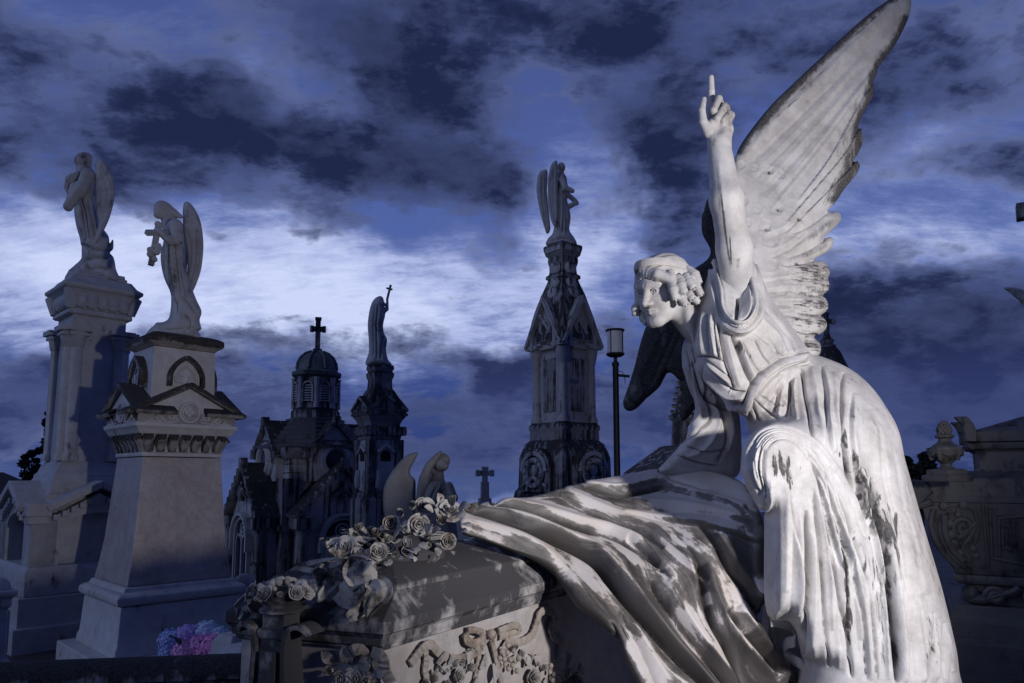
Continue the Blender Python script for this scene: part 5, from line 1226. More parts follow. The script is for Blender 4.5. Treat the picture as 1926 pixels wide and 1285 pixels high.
# threads of dirt follow the fall of the cloth: fold number across, distance along
FL = [[(868, 1002), (960, 1036), (1060, 1095), (1130, 1165), (1180, 1240), (1210, 1310)], [(873, 952), (945, 979), (1033, 1013), (1109, 1049), (1149, 1093), (1185, 1136), (1236, 1194), (1283, 1245), (1330, 1290)],
      [(920, 947), (1004, 966), (1091, 994), (1149, 1006), (1200, 1032), (1236, 1100), (1269, 1162), (1309, 1216), (1352, 1271)], [(1000, 938), (1054, 935), (1109, 962), (1163, 988), (1250, 1030), (1310, 1070), (1338, 1169), (1367, 1223), (1392, 1290)],
      [(1095, 914), (1150, 930), (1250, 960), (1338, 1016), (1400, 1111), (1440, 1169), (1490, 1242)], [(1254, 890), (1331, 912), (1400, 945), (1428, 1000), (1434, 1100), (1475, 1235)]]
acf = rbf([(x, y, float(i)) for i, L in enumerate(FL) for x, y in L], .02)
across = acf(UVp[..., 0], UVp[..., 1]) * .16
along = ((UVp[..., 0] - 866) * .62 + (UVp[..., 1] - 900) * .78) / 600
two = lambda q: np.concatenate([q.ravel(), q.ravel()])
att = {'along': two(along), 'across': two(across)}
for k in ('clean', 'dirt_shade'): att[k] = two(S.att[k])
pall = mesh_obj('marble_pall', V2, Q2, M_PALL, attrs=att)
tag(pall, 'dark stained marble cloth spread in long folds over the coffin', 'cloth')
# block under the cloth
mb = MB(); mb.rings([[KQ(.95, -.0, -.70), KQ(2.3, -.12, -.70), KQ(2.3, .45, -.7), KQ(.95, .45, -.7)], [KQ(.95, .10, .08), KQ(1.9, .10, .22), KQ(1.9, .40, .22), KQ(.95, .40, .12)]])
mb.build('chest_rise', M_PANEL, coffin, world=True)
# ------------------------------------------------------------------ the monuments behind
M_T1 = stone('tomb_marble', base=(.60, .59, .60), warm=(.52, .49, .48), dark=(.03, .03, .033), cover=.34, streak=.55, grain=.7, bump=.35)
M_SHAFT = stone('veined_shaft_marble', base=(.48, .44, .43), warm=(.42, .34, .30), dark=(.05, .045, .045), cover=.34, streak=.6, grain=.35, vein=.45, bump=.9, rough=.45)
M_T1D = stone('tomb_black_crust', base=(.34, .33, .33), dark=(.012, .012, .014), cover=.86, streak=.2, top=.25, bump=.4)
M_T2 = stone('grey_marble', base=(.46, .47, .51), warm=(.40, .39, .40), dark=(.035, .035, .04), cover=.34, streak=.55, bump=.3)
M_DARK = stone('sooty_stone', base=(.46, .46, .50), warm=(.38, .37, .38), dark=(.014, .014, .018), cover=.54, streak=1.15, bump=.4, iso=.55, zs=.05, top=.22)
M_SOOT = stone('black_stone', base=(.26, .26, .29), warm=(.20, .20, .20), dark=(.010, .010, .013), cover=.68, streak=1.0, bump=.4, iso=.55, zs=.05, top=.25)
M_STAT = stone('statue_marble', base=(.46, .46, .49), warm=(.38, .36, .37), dark=(.022, .022, .026), cover=.46, streak=.4, bump=.3)
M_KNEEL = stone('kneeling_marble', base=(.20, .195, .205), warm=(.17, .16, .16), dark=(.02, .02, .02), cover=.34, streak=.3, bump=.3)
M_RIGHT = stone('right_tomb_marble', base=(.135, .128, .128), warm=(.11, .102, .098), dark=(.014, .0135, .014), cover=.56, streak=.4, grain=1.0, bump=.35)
M_MID = stone('streaked_grey_stone', base=(.36, .36, .40), warm=(.30, .29, .30), dark=(.016, .016, .02), cover=.42, streak=.8, bump=.4, iso=.7, zs=.08, top=.15)
M_ROOF = stone('dark_roof_stone', base=(.10, .10, .115), warm=(.08, .08, .085), dark=(.014, .014, .018), cover=.5, streak=.5, bump=.4)
M_HOLE = plain('dark_void', (.008, .008, .010), .9)
M_GLASSD = plain('dark_window_glass', (.015, .02, .04), .15)

class Mon:
    def __init__(s, name, label, cat, px, Y, psi, group=None, ground=0.0):
        b = P(px, 900, Y); s.px = px; s.Y = Y
        s.psi = math.radians(psi); s.rz = math.atan2(-b[0], b[1]) + s.psi
        s.loc = (b[0], b[1], ground); s.g = ground
        s.k = 1 / (abs(math.cos(s.psi)) + abs(math.sin(s.psi)))
        s.t = thing(name, label, cat, s.loc, s.rz, group)
    def z(s, py): return P(s.px, py, s.Y)[2] - s.g
    def m(s, wpx, py=900): return wpx * mpp(s.px, py, s.Y)
    def h(s, wpx, py=900): return wpx * mpp(s.px, py, s.Y) * s.k / 2
    def lv(s, rows): return [(s.h(w, py), s.z(py)) for w, py in rows]
    def stack(s, name, rows, mat, bevel=.006):
        mb = MB(); mb.stack(s.lv(rows)); return mb.build(name, mat, s.t, bevel=bevel)
    def pt(s, px, py, off, face=0):
        """local point of the photo position on the plane of a face; face 0 = front (-y), 1 = left (-x); off = distance of that plane from the axis"""
        c, sn = math.cos(s.rz), math.sin(s.rz)
        n = np.array([sn, -c, 0]) if face == 0 else np.array([-c, -sn, 0])
        W_ = on_plane(px, py, np.array(s.loc), n, off) - np.array(s.loc)
        return np.array([c * W_[0] + sn * W_[1], -sn * W_[0] + c * W_[1], W_[2]])
R90 = [Tm((0, 0, 0), k * PI / 2) for k in range(4)]
def gable(mb, w, z0, z1, d0, d1, M=None, th=.0):
    mb.prism([(-w, z0), (w, z0), (0, z1)], d0, d1, M)
def rake(mb, w, z0, z1, th, d0, d1, M=None, over=.0):
    """pair of sloping mouldings of a gable"""
    L = math.hypot(w, z1 - z0); nx, nz = -(z1 - z0) / L * th, w / L * th
    mb.prism([(-w - over, z0 - over * (z1 - z0) / w), (0, z1), (0, z1 + th * L / w), (-w - over + nx, z0 - over * (z1 - z0) / w + nz)], d0, d1, M)
    mb.prism([(w + over, z0 - over * (z1 - z0) / w), (w + over - nx, z0 - over * (z1 - z0) / w + nz), (0, z1 + th * L / w), (0, z1)], d0, d1, M)
def arch_poly(w, z0, zs, n=14, pointed=0.0):
    pts = [(-w, z0), (w, z0), (w, zs)]
    for i in range(1, n):
        a = PI * i / n; x = w * math.cos(a); y = w * math.sin(a)
        pts.append((x, zs + y * (1 + pointed * (1 - abs(x) / w))))
    return pts + [(-w, zs)]
def arch_ring(mb, w, zs, th, d0, d1, M=None, n=16, pointed=0.0, legs=None):
    o = []; i_ = []
    for k in range(n + 1):
        a = PI * k / n; f = 1 + pointed * (1 - abs(math.cos(a)))
        o.append(((w + th) * math.cos(a), zs + (w + th) * math.sin(a) * f)); i_.append((w * math.cos(a), zs + w * math.sin(a) * f))
    if legs is not None:
        o = [(w + th, legs)] + o + [(-w - th, legs)]; i_ = [(w, legs)] + i_ + [(-w, legs)]
    for k in range(len(o) - 1): mb.prism([i_[k], o[k], o[k + 1], i_[k + 1]], d0, d1, M)
def torus(mb, c, R, r, M=None, n=20):
    mb.tube([(c[0] + R * math.cos(2 * PI * k / n), c[1], c[2] + R * math.sin(2 * PI * k / n)) for k in range(n + 1)], r, 6, M)
def scroll(mb, c, r0, turns, sgn, th, M=None, tail=None):
    pts = []
    for k in range(int(turns * 14) + 1):
        a = k / 14 * 2 * PI; r = r0 * (.15 + .85 * k / (turns * 14))
        pts.append((c[0] + sgn * r * math.cos(a), c[1], c[2] + r * math.sin(a)))
    if tail: pts += [tuple(q) for q in tail]
    mb.tube(pts, th, 6, M)
def cross_mb(mb, h, w, t, M=None, flare=1.25):
    mb.box((0, 0, h * .5), (t, t * .8, h), M); mb.box((0, 0, h * .66), (w, t * .8, t), M)
    for x, z in ((-w / 2, h * .66), (w / 2, h * .66)): mb.box((x, 0, z), (t * .7, t * .85, t * flare), M)
    mb.box((0, 0, h), (t * flare, t * .85, t * .6), M)

def figure(name, label, cat, Y, parts, strokes=(), h=.010, mat=None, group=None, wings=(), smooth=1, base=None, wingmat=None):
    """small carved figure: rounded solids from their outlines at distance Y, limbs as tapering rods; wings are meshes of their own"""
    mat = mat or M_STAT
    group = group or ('angels crowning the monuments' if 'angel' in name else None)
    def solid(prts):
        fs = []; pts = []
        for q in prts:
            if q[0] == 'i':
                _, poly, dy, T, R = q[:5]; k = q[5] if len(q) > 5 else .02
                fs.append((Infl(poly, Y + dy, T, R), True, k))
                for x, y in poly: pts += [P(x, y, Y + dy - T), P(x, y, Y + dy + T)]
            elif q[0] == 'c':
                _, ch, rs = q[:3]; k = q[3] if len(q) > 3 else .015
                W_ = [P(x, y, Y + d) for x, y, d in ch]; rr = [r * mpp(ch[0][0], ch[0][1], Y) for r in rs]
                fs.append((lambda p, W_=W_, rr=rr: s_chain(p, W_, rr, .01), False, k)); pts += [w + d for w in W_ for d in (-max(rr), max(rr))]
            elif q[0] == 'e':
                _, (x, y, d), r, = q[:3]; k = q[3] if len(q) > 3 else .015
                c = P(x, y, Y + d); rr = np.array(r) * mpp(x, y, Y)
                fs.append((lambda p, c=c, rr=rr: s_ell(p, c, rr), False, k)); pts += [c - rr, c + rr]
        def f(p):
            pj = proj(p); d = None
            for g, im, k in fs:
                e = g(p, pj) if im else g(p)
                d = e if d is None else smin(d, e, k)
            return d
        a = np.array(pts); return f, a.min(0) - .05, a.max(0) + .05
    f, lo, hi = solid(parts)
    V, Q = sdf_mesh(f, lo, hi, h, smooth)
    S = Sculpt(V, Q)
    for q in strokes: S.stroke(q[0], q[1] * .85, q[2] * 1.8, q[3] if len(q) > 3 else 'g', (.15, .15), .5)
    V, Q = S.done(0)
    loc = base if base is not None else np.array([V[:, 0].mean(), V[:, 1].mean(), V[:, 2].min()])
    t = thing(name, label, cat, tuple(loc), 0, group)
    mesh_obj('body', V, Q, mat, t, world=True)
    for wp, ws in wings:
        f, lo, hi = solid(wp); V, Q = sdf_mesh(f, lo, hi, h, smooth); S = Sculpt(V, Q)
        for q in ws: S.stroke(q[0], q[1], q[2], q[3] if len(q) > 3 else 'g', (.15, .15), .5)
        V, Q = S.done(0); mesh_obj('wing', V, Q, wingmat or mat, t, world=True)
    return t
def cv(ox, oy, sc): return lambda *pts: [(ox + x / sc, oy + y / sc) + tuple(r) for x, y, *r in pts]

# ---- tomb 1: flared pedestal with four gables, angel with a cross on it
t1 = Mon('pedestal_tomb', 'pale marble pedestal tomb with flared shaft and four carved gables, behind the hydrangeas', 'tomb', 316, 6.75, 20)
t1.stack('step', [(352, 1275), (350, 1204)], M_T1, .012)
t1.stack('die', [(286, 1204.3), (284, 1190), (276, 1184), (264, 1118)], M_T1, .01)
t1.stack('torus_moulding', [(264, 1117), (280, 1114), (286, 1108), (284, 1101), (272, 1097), (250, 1094), (246, 1088), (238, 1086)], M_T1, .008)
t1.stack('shaft', [(234, 1085.5), (232, 1080), (219, 1050), (206, 1010), (196, 960), (186, 910), (176, 862)], M_SHAFT, .01)
t1.stack('shaft_band', [(182, 861), (184, 856), (178, 853)], M_T1, .006)
hb = t1.h(178)
t1.stack('bell', [(166, 853), (168, 840), (180, 828), (196, 822)], M_T1, .004)
mb = MB(); z0, z1 = t1.z(852), t1.z(823)
for M_ in R90:
    mb.cut()
    for k in range(7):
        u = (k - 3) / 3 * t1.h(150); a = t1.h(166); b_ = t1.h(204)
        mb.tube([(u, -a - .01, z0), (u * 1.05, -a - .02, z0 + (z1 - z0) * .5), (u * 1.12, -b_ + .0, z1 - .01), (u * 1.14, -b_ - .015, z1 - .05)], [.035, .05, .045, .02], 8, M_)
mb.parts('acanthus_row', M_T1D, t1.t, smooth=True)
t1.stack('bed_moulding', [(206, 822), (214, 818), (220, 812), (228, 809), (228, 802.5)], M_T1, .006)
zb, zt = t1.z(803), t1.z(733); w_ = t1.h(220); ze = t1.z(777)
mb = MB()
for M_ in R90[:2]: mb.prism([(-w_, zb), (w_, zb), (w_, ze - .03), (0, zt - .03), (-w_, ze - .03)], -w_, w_, M_)
mb.build('gable', M_T1, t1.t, bevel=.004)
mb = MB()
for M_ in R90: mb.cut(); rake(mb, w_ * 1.06, ze - .035, zt - .02, .042, -w_ - .05, -w_ * .3, M_, .05)
mb.parts('raking_cornice', M_T1D, t1.t, bevel=.008)
mb = MB(); zc = t1.z(782)
for M_ in R90:
    mb.cut()
    y = -w_ - .006
    torus(mb, (0, y, zc), .085, .014, M_); torus(mb, (0, y, zc), .060, .006, M_)
    for a in range(4): mb.ball((.026 * math.cos(a * PI / 2), y, zc + .026 * math.sin(a * PI / 2)), (.022, .014, .022), 8, M_)
    for sx in (-1, 1):
        scroll(mb, (sx * .155, y, zc - .035), .046, 1.4, -sx, .011, M_, [(sx * .10, y, zc - .07)])
        scroll(mb, (sx * .25, y, zc - .060), .034, 1.2, sx, .010, M_, [(sx * .20, y, zc - .085)])
        scroll(mb, (sx * .325, y, zc - .078), .020, 1.0, -sx, .008, M_)
        mb.tube([(sx * .10, y, zc - .085), (sx * .2, y, zc - .095), (sx * .38, y, zc - .098)], .010, 6, M_)
mb.parts('tympanum_relief', M_T1, t1.t, smooth=True)
t1.stack('upper_block', [(146, 772), (144, 740), (139, 664)], M_T1, .006)
t1.stack('cap', [(142, 663.5), (150, 660), (166, 657), (170, 652), (168, 644), (150, 640), (118, 636)], M_T1D, .006)
mb = MB(); mbd = MB(); za = t1.z(728); hw = t1.h(142) + .004
for M_ in R90:
    mb.cut(); mbd.cut()
    arch_ring(mbd, .130, za + .045, .030, -hw - .075, -hw + .03, M_, 16, .35, za - .03)
    mb.prism(arch_poly(.124, za - .03, za + .045, 14, .35), -hw - .03, -hw + .02, M_)
    for sx in (-1, 1): scroll(mb, (sx * .062, -hw - .04, za + .035), .045, 1.4, sx, .012, M_, [(sx * .02, -hw - .04, za - .02), (0, -hw - .04, za - .03)])
    mb.tube([(-.08, -hw - .035, za + .09), (0, -hw - .04, za + .16), (.08, -hw - .035, za + .09)], .010, 6, M_)
af = mbd.parts('antefix_arch', M_T1D, t1.t); mb.parts('antefix_relief', M_T1, af)
c = cv(90, 280, 3.3817)
figure('stone_angel', 'winged stone angel holding a cross and flowers, on the gabled pedestal tomb', 'statue', 6.7, [
    ('i', c((742, 500), (790, 470), (836, 470), (855, 520), (862, 640), (880, 760), (915, 880), (945, 960), (978, 1035), (965, 1090), (978, 1150), (955, 1160), (955, 1215), (640, 1205), (645, 1150), (675, 1125), (690, 1105), (740, 1100), (775, 1060), (780, 930), (740, 830), (720, 740), (718, 660), (735, 590)), .0, .13, .09),
    ('e', c((716, 395, -.02))[0], (11.5, 12, 14)), ('e', c((728, 372, .0))[0], (14, 13, 12)), ('e', c((700, 425, -.04))[0], (6, 7, 6)), ('c', c((684, 395, -.06), (680, 420, -.06)), [2.2, 2.6], .01),
    ('c', c((745, 430, .0), (775, 500, .02)), [8, 13]), ('c', c((760, 380, .0), (800, 410, .02), (845, 432, .02)), [9, 8, 4]), ('c', c((770, 410, .02), (800, 435, .04)), [8, 6]),
    ('c', c((812, 490, -.10), (822, 580, -.13)), [13, 10]), ('c', c((822, 585, -.13), (770, 580, -.19), (712, 528, -.20)), [9, 7.5, 6.5]), ('e', c((700, 515, -.20))[0], (7, 6, 6)),
    ('c', c((700, 480, -.15), (712, 488, -.15)), [6, 6], .006)],
    [(c((760, 620), (765, 760), (800, 900), (815, 1060)), 4, .02), (c((800, 620), (815, 780), (840, 930)), 4, .022), (c((835, 640), (850, 800), (870, 930)), 3.5, .022), (c((740, 680), (755, 820), (790, 950)), 4, .014), (c((780, 600), (790, 800), (830, 980)), 5, .014, 'r'), (c((840, 940), (900, 1000), (960, 1060)), 4, .02), (c((820, 560), (850, 600), (856, 700)), 3, .016), (c((690, 1130), (780, 1150), (930, 1140)), 3, .012), (c((870, 1060), (900, 1100), (880, 1150)), 3, .02), (c((700, 345), (740, 355), (780, 390)), 2, .008), (c((700, 360), (735, 372), (775, 405)), 2, .008)], h=.008, mat=M_STAT,
    wings=[([('i', c((858, 380), (866, 345), (884, 334), (915, 355), (945, 400), (970, 460), (985, 540), (990, 620), (985, 700), (972, 780), (945, 860), (910, 930), (860, 990), (806, 1030), (840, 960), (872, 880), (885, 780), (885, 680), (868, 590), (860, 500)), .10, .045, .04)], [(c((880, 420), (930, 520), (935, 700), (900, 860)), 3, .010), (c((900, 380), (955, 500), (962, 680), (930, 840)), 3, .010), (c((875, 500), (905, 620), (900, 760)), 3, .010), (c((884, 360), (950, 470), (975, 640)), 3, .008, 'r')]),
           ([('i', c((850, 480), (880, 470), (900, 560), (890, 700), (880, 800), (860, 700)), .26, .03, .03)], [])])
hold = thing('stone_cross', 'stone cross wreathed with flowers, held by the angel on the pedestal tomb', 'cross', tuple(P(284, 497, 6.48)))
mb = MB(); a_ = P(298, 424, 6.52); b_ = P(284, 499, 6.46); mb.tube([a_, b_], .032, 4); l_ = P(275, 438, 6.40); r_ = P(322, 437, 6.62); mb.tube([l_, r_], .030, 4)
mb.build('shaft', M_STAT, hold, world=True)
mb = MB(); rg = random.Random(9)
for k in range(16): mb.ball(P(289 + rg.uniform(-9, 12), 476 + rg.uniform(-14, 14), 6.44), rg.uniform(.018, .034), 8)
mb.build('flower_wreath', M_STAT, hold, world=True)

# ---- tomb 2: the tall pillar on a gabled base
t2 = Mon('pillar_monument', 'tall grey marble pillar with leaf capital rising from a gabled base, far left', 'monument', 155, 7.9, 16)
for nme, rows, bv in [('steps', [(330, 1300), (330, 1222), (306, 1221.6), (306, 1150), (290, 1149.6), (290, 1100)], .01), ('plinth', [(268, 1099.6), (268, 1062), (262, 1056), (254, 1050)], .008)]: t2.stack(nme, rows, M_T2, bv)
hw = t2.h(250); zb = t2.z(1050); zs = t2.z(990); ze = t2.z(962); zt = t2.z(922)
mb = MB(); aw = hw * .62
for M_ in R90:
    mb.prism([(-hw, zb), (-aw, zb), (-aw, zs), (-aw, ze), (-hw, ze)], -hw, -hw + .25, M_); mb.prism([(aw, zb), (hw, zb), (hw, ze), (aw, ze)], -hw + .001, -hw + .251, M_)
    pts = arch_poly(aw, zb, zs - .06, 12); top = [(aw, ze), (aw * .5, ze + (zt - ze) * .5), (0, zt), (-aw * .5, ze + (zt - ze) * .5), (-aw, ze)]
    arc = [p for p in pts[2:]]
    for i in range(len(arc) - 1):
        x0, y0 = arc[i]; x1, y1 = arc[i + 1]; f = lambda x: ze + (zt - ze) * (1 - abs(x) / aw) * .9
        mb.prism([(x1, y1 * .55 + zs * .45), (x0, y0 * .55 + zs * .45), (x0, f(x0)), (x1, f(x1))], -hw + .002, -hw + .2, M_)
mb.box((0, 0, (zb + ze) / 2), (hw * 1.5, hw * 1.5, ze - zb)); mb.build('gabled_base', M_T2, t2.t)
mb = MB()
for M_ in R90:
    mb.cut(); rake(mb, hw * .78, ze + .03, zt + .03, .07, -hw - .09, -hw * .4, M_, .0); mb.box((-hw * .9, -hw * .9, ze + .05), (hw * .36, hw * .36, .13), M_); mb.box((-hw * .9, -hw * .9, ze - .05), (hw * .30, hw * .30, .08), M_)
    for k in range(5):
        for sx in (-1, 1): mb.box((sx * hw * (.15 + .13 * k), -hw - .03, zt - .06 - (zt - ze) * (.15 + .13 * k) / .78), (.05, .06, .06), M_)
mb.parts('gable_cornice', M_T2, t2.t, bevel=.01)
t2.stack('pillar_foot', [(184, 960), (182, 928), (172, 925), (170, 906), (160, 900), (158, 893), (148, 889), (136, 876), (130, 870)], M_T2, .006)
t2.stack('pillar', [(122, 870.4), (120, 866), (114, 760), (110, 604)], M_T2, .006)
mb = MB(); hp = t2.h(112)
for M_ in R90:
    for sx in (-1, 1):
        x = sx * hp * .80; y = -hp * 1.02; mb.cut()
        mb.lathe([(.085, t2.z(868)), (.085, t2.z(860)), (.065, t2.z(852)), (.060, t2.z(664)), (.07, t2.z(662)), (.085, t2.z(648)), (.10, t2.z(640)), (.10, t2.z(634))], 14, M_, (x, y)); mb.box((x, y, t2.z(632)), (.24, .24, .05), M_)
        mb.box((x, y, t2.z(641)), (.19, .19, .03), M_)
mb.parts('corner_column', M_T2, t2.t)
cap2 = t2.stack('capital', [(122, 604.4), (128, 601), (128, 595), (118, 593), (120, 580), (138, 566), (150, 561)], M_T2, .004)
mb = MB(); zc0, zc1 = t2.z(594), t2.z(563)
for M_ in R90:
    mb.cut()
    for k in range(5):
        u = (k - 2) * t2.h(112) * .40; mb.ball((u, -t2.h(126), (zc0 + zc1) / 2), (.062, .055, (zc1 - zc0) * .5), 10, M_); torus(mb, (u, -t2.h(128) - .02, (zc0 + zc1) / 2), .07, .010, M_)
    mb.tube([(-t2.h(124), -t2.h(124), zc0), (-t2.h(134), -t2.h(134), zc0 * .4 + zc1 * .6), (-t2.h(150), -t2.h(150), zc1)], [.05, .06, .04], 8, M_)
    for k in range(14): mb.box(((k - 6.5) * t2.h(124) * 2 / 14, -t2.h(128), t2.z(600.5)), (.04, .03, .03), M_)
mb.parts('capital_leaf_row', M_T2, cap2)
t2.stack('abacus', [(150, 560.6), (160, 557), (161, 552), (140, 546), (120, 534), (104, 532), (106, 528), (98, 526), (96, 520)], M_T2, .006)
figure('praying_angel', 'stone angel gazing upward with crossed arms, on top of the tall pillar', 'statue', 7.9, [
    ('i', c((196, 140), (240, 118), (285, 130), (302, 180), (300, 330), (330, 470), (388, 560), (388, 620), (414, 570), (416, 640), (392, 660), (418, 690), (432, 760), (432, 850), (128, 850), (128, 780), (160, 745), (212, 690), (206, 590), (176, 470), (166, 360), (185, 260), (185, 180)), .0, .16, .11),
    ('e', c((224, 72, -.02))[0], (14, 12, 14)), ('e', c((205, 82, -.03))[0], (9.5, 8.5, 10)), ('c', c((180, 72, -.05), (186, 84, -.05)), [2.5, 3.5], .01), ('e', c((240, 62, .0))[0], (12, 10, 12)), ('c', c((250, 70, .02), (264, 118, .02)), [6, 4]), ('c', c((220, 95, 0), (230, 150, 0)), [9, 13]),
    ('c', c((255, 170, -.16), (215, 255, -.22), (128, 365, -.24)), [12, 11, 8]), ('c', c((170, 240, -.2), (130, 375, -.22)), [8, 7]), ('c', c((196, 170, -.10), (140, 195, -.16), (122, 240, -.16), (138, 280, -.16)), [8, 7, 5, 5]), ('e', c((160, 172, -.14))[0], (6, 5, 5))],
    [(c((210, 320), (240, 420), (260, 580)), 4, .03), (c((240, 320), (275, 430), (290, 560)), 4, .03), (c((190, 350), (215, 480), (230, 590)), 4, .028), (c((280, 300), (310, 420), (330, 520)), 4, .03), (c((225, 320), (256, 430), (275, 570)), 4, .02, 'r'), (c((140, 770), (240, 700), (400, 690)), 4, .03), (c((180, 800), (300, 760), (420, 770)), 4, .02), (c((210, 610), (300, 640), (390, 640)), 4, .03)], h=.011, mat=M_STAT,
    wings=[([('i', c((303, 130), (304, 95), (322, 72), (342, 66), (372, 95), (400, 145), (420, 200), (428, 270), (420, 340), (400, 420), (372, 490), (330, 570), (290, 620), (300, 560), (320, 480), (306, 400), (296, 300), (298, 200)), -.14, .05, .045)], [(c((320, 130), (370, 220), (380, 320), (350, 450)), 3, .012), (c((340, 100), (395, 200), (408, 300), (380, 430)), 3, .012), (c((310, 260), (350, 270), (410, 260)), 4, .016), (c((310, 200), (340, 300), (345, 420)), 3, .012)])])

# ---- gothic spire with the third angel
t5 = Mon('gothic_spire_monument', 'soot dark gothic monument with gabled niches and a slender spire, beside the street lamp', 'monument', 1062, 14.0, 43)
t5.stack('base', [(212, 1060), (208, 946), (196, 938), (190, 925), (176, 918), (172, 862), (164, 850)], M_SOOT, .015)
mb = MB(); mr = MB()
for M_ in R90:
    mb.cut(); mr.cut(); hh = t5.h(182); zb = t5.z(925); zs = t5.z(885); r_ = t5.h(182) * .62
    mb.prism(arch_poly(r_, zb, zs, 16), -hh - .10, -hh + .2, M_)
    arch_ring(mr, r_ * .72, zs - .02, r_ * .2, -hh - .15, -hh - .08, M_, 18)
    torus(mr, (0, -hh - .12, zs - .05), r_ * .55, .05, M_, 22); torus(mr, (0, -hh - .14, zs - .05), r_ * .64, .03, M_, 22)
    for k in range(12): a = k * PI / 6; mr.ball((r_ * .58 * math.cos(a), -hh - .15, zs - .05 + r_ * .58 * math.sin(a)), .05, 6, M_)
    mr.ball((0, -hh - .12, zs), (.10, .06, .12), 8, M_); mr.tube([(-.12, -hh - .12, zs - .2), (0, -hh - .14, zs - .12), (.12, -hh - .12, zs - .2)], .05, 6, M_); mr.tube([(-r_ * .9, -hh - .12, zb + .1), (-r_ * .4, -hh - .12, zb + .2), (-r_ * .5, -hh - .12, zb + .02)], .04, 6, M_); mr.tube([(r_ * .9, -hh - .12, zb + .1), (r_ * .4, -hh - .12, zb + .2), (r_ * .5, -hh - .12, zb + .02)], .04, 6, M_)
nc = mb.parts('wreath_niche', M_SOOT, t5.t, bevel=.01); mr.parts('wreath', M_DARK, nc, smooth=True)
t5.stack('upper_plinth', [(164, 850.3), (154, 842), (150, 836), (132, 830), (130, 812), (136, 808), (134, 802), (122, 797)], M_SOOT, .012)
t5.stack('shaft', [(100, 797.5), (100, 655)], M_MID, .006)
mb = MB(); mp_ = MB(); mc = MB()
for M_ in R90:
    hh = t5.h(100); mb.cut(); mp_.cut(); mc.cut()
    mp_.box((0, -hh - .012, t5.z(728)), (hh * .95, .03, t5.m(100)), M_)
    mc.lathe([(.13, t5.z(797)), (.13, t5.z(790)), (.095, t5.z(784)), (.085, t5.z(690)), (.10, t5.z(686)), (.14, t5.z(668)), (.15, t5.z(660))], 12, M_, (-hh * 1.02, -hh * 1.02))
    mc.box((-hh * 1.02, -hh * 1.02, t5.z(656)), (.34, .34, .08), M_)
    for k in range(2): mc.ball((-hh * 1.02 + (k - .5) * .16, -hh * 1.02 - (k - .5) * .16, t5.z(646)), .075, 8, M_)
    w = hh * 1.02; zb = t5.z(662); zt = t5.z(578)
    mb.prism(arch_poly(w * .9, zb, zb + .35, 14, .9), -hh - .10, 0, M_)
    arch_ring(mb, w * .78, zb + .35, w * .2, -hh - .20, -hh - .09, M_, 16, .9, zb)
    mb.tube([(-.10, -hh - .13, zb + .62), (.16, -hh - .13, zb + .30)], .035, 6, M_); mb.ball((-.12, -hh - .13, zb + .66), .06, 8, M_); torus(mb, (0, -hh - .12, zb + .42), .14, .03, M_, 16)
    rake(mb, w * 1.3, zb + .05, zt + .02, .06, -hh - .22, -hh * .3, M_)
mc.parts('corner_column', M_MID, t5.t); mp_.parts('inscription_panel', M_SOOT, t5.t, bevel=.01); mb.parts('gothic_gable', M_MID, t5.t)
sp5 = t5.stack('spire', [(118, 656), (146, 648), (136, 632), (108, 590), (84, 556), (62, 533), (58, 527)], M_SOOT, .015)
t5.stack('finial_shaft', [(66, 526.6), (66, 520), (54, 517), (50, 506), (56, 497), (58, 492), (56, 486), (66, 482), (74, 470), (74, 464), (62, 462)], M_SOOT, .01)
mb = MB()
for M_ in R90:
    mb.cut()
    for k in range(3): mb.ball((0, -t5.h((74, 62, 54)[k]) - .02, t5.z((556, 538, 508)[k])), (.16, .08, .14), 8, M_)
    mb.cut()
    for k in range(9): mb.box(((k - 4) * t5.h(62) * .22, -t5.h(70), t5.z(474)), (.04, .05, .09), M_)
mb.parts('spire_relief', M_DARK, sp5)
c = cv(920, 280, 1.8906)
figure('spire_angel', 'stone angel with tall folded wings holding out its hands, on the gothic spire tip', 'statue', 14.0, [
    ('i', c((246, 92), (262, 88), (275, 100), (278, 140), (280, 190), (290, 240), (286, 290), (304, 318), (306, 346), (206, 346), (210, 318), (226, 300), (236, 240), (240, 160)), .0, .20, .14),
    ('e', c((259, 68, -.02))[0], (6.5, 8.5, 7)), ('e', c((256, 64, 0))[0], (7.5, 8, 8)), ('c', c((254, 66, .03), (250, 90, .05)), [5, 4]), ('c', c((258, 80, 0), (256, 96, 0)), [4, 7]),
    ('c', c((262, 108, -.16), (270, 140, -.2), (296, 150, -.2)), [7, 6, 4.5]), ('c', c((276, 160, .05), (306, 186, 0), (312, 194, 0)), [5, 4.5, 4]), ('c', c((310, 192, 0), (284, 206, 0)), [4, 5])],
    [(c((252, 130), (250, 220), (244, 295)), 2.5, .04), (c((264, 150), (266, 220), (262, 300)), 2.5, .04), (c((274, 170), (276, 240), (276, 300)), 2.5, .035), (c((215, 325), (260, 318), (300, 325)), 2.5, .03)], h=.018, mat=M_STAT,
    wings=[([('i', c((172, 100), (180, 82), (196, 74), (208, 80), (206, 150), (212, 220), (218, 285), (206, 304), (196, 280), (180, 220), (168, 150)), .12, .07, .06)], [(c((190, 90), (190, 180), (204, 290)), 2, .02), (c((200, 90), (200, 180), (210, 280)), 2, .02)]),
           ([('i', c((208, 110), (218, 62), (234, 42), (243, 46), (244, 100), (246, 180), (244, 262), (236, 280), (222, 260), (210, 200)), -.14, .06, .05)], [(c((232, 60), (228, 160), (236, 260)), 2, .02), (c((222, 80), (218, 160), (228, 250)), 2, .02)])])

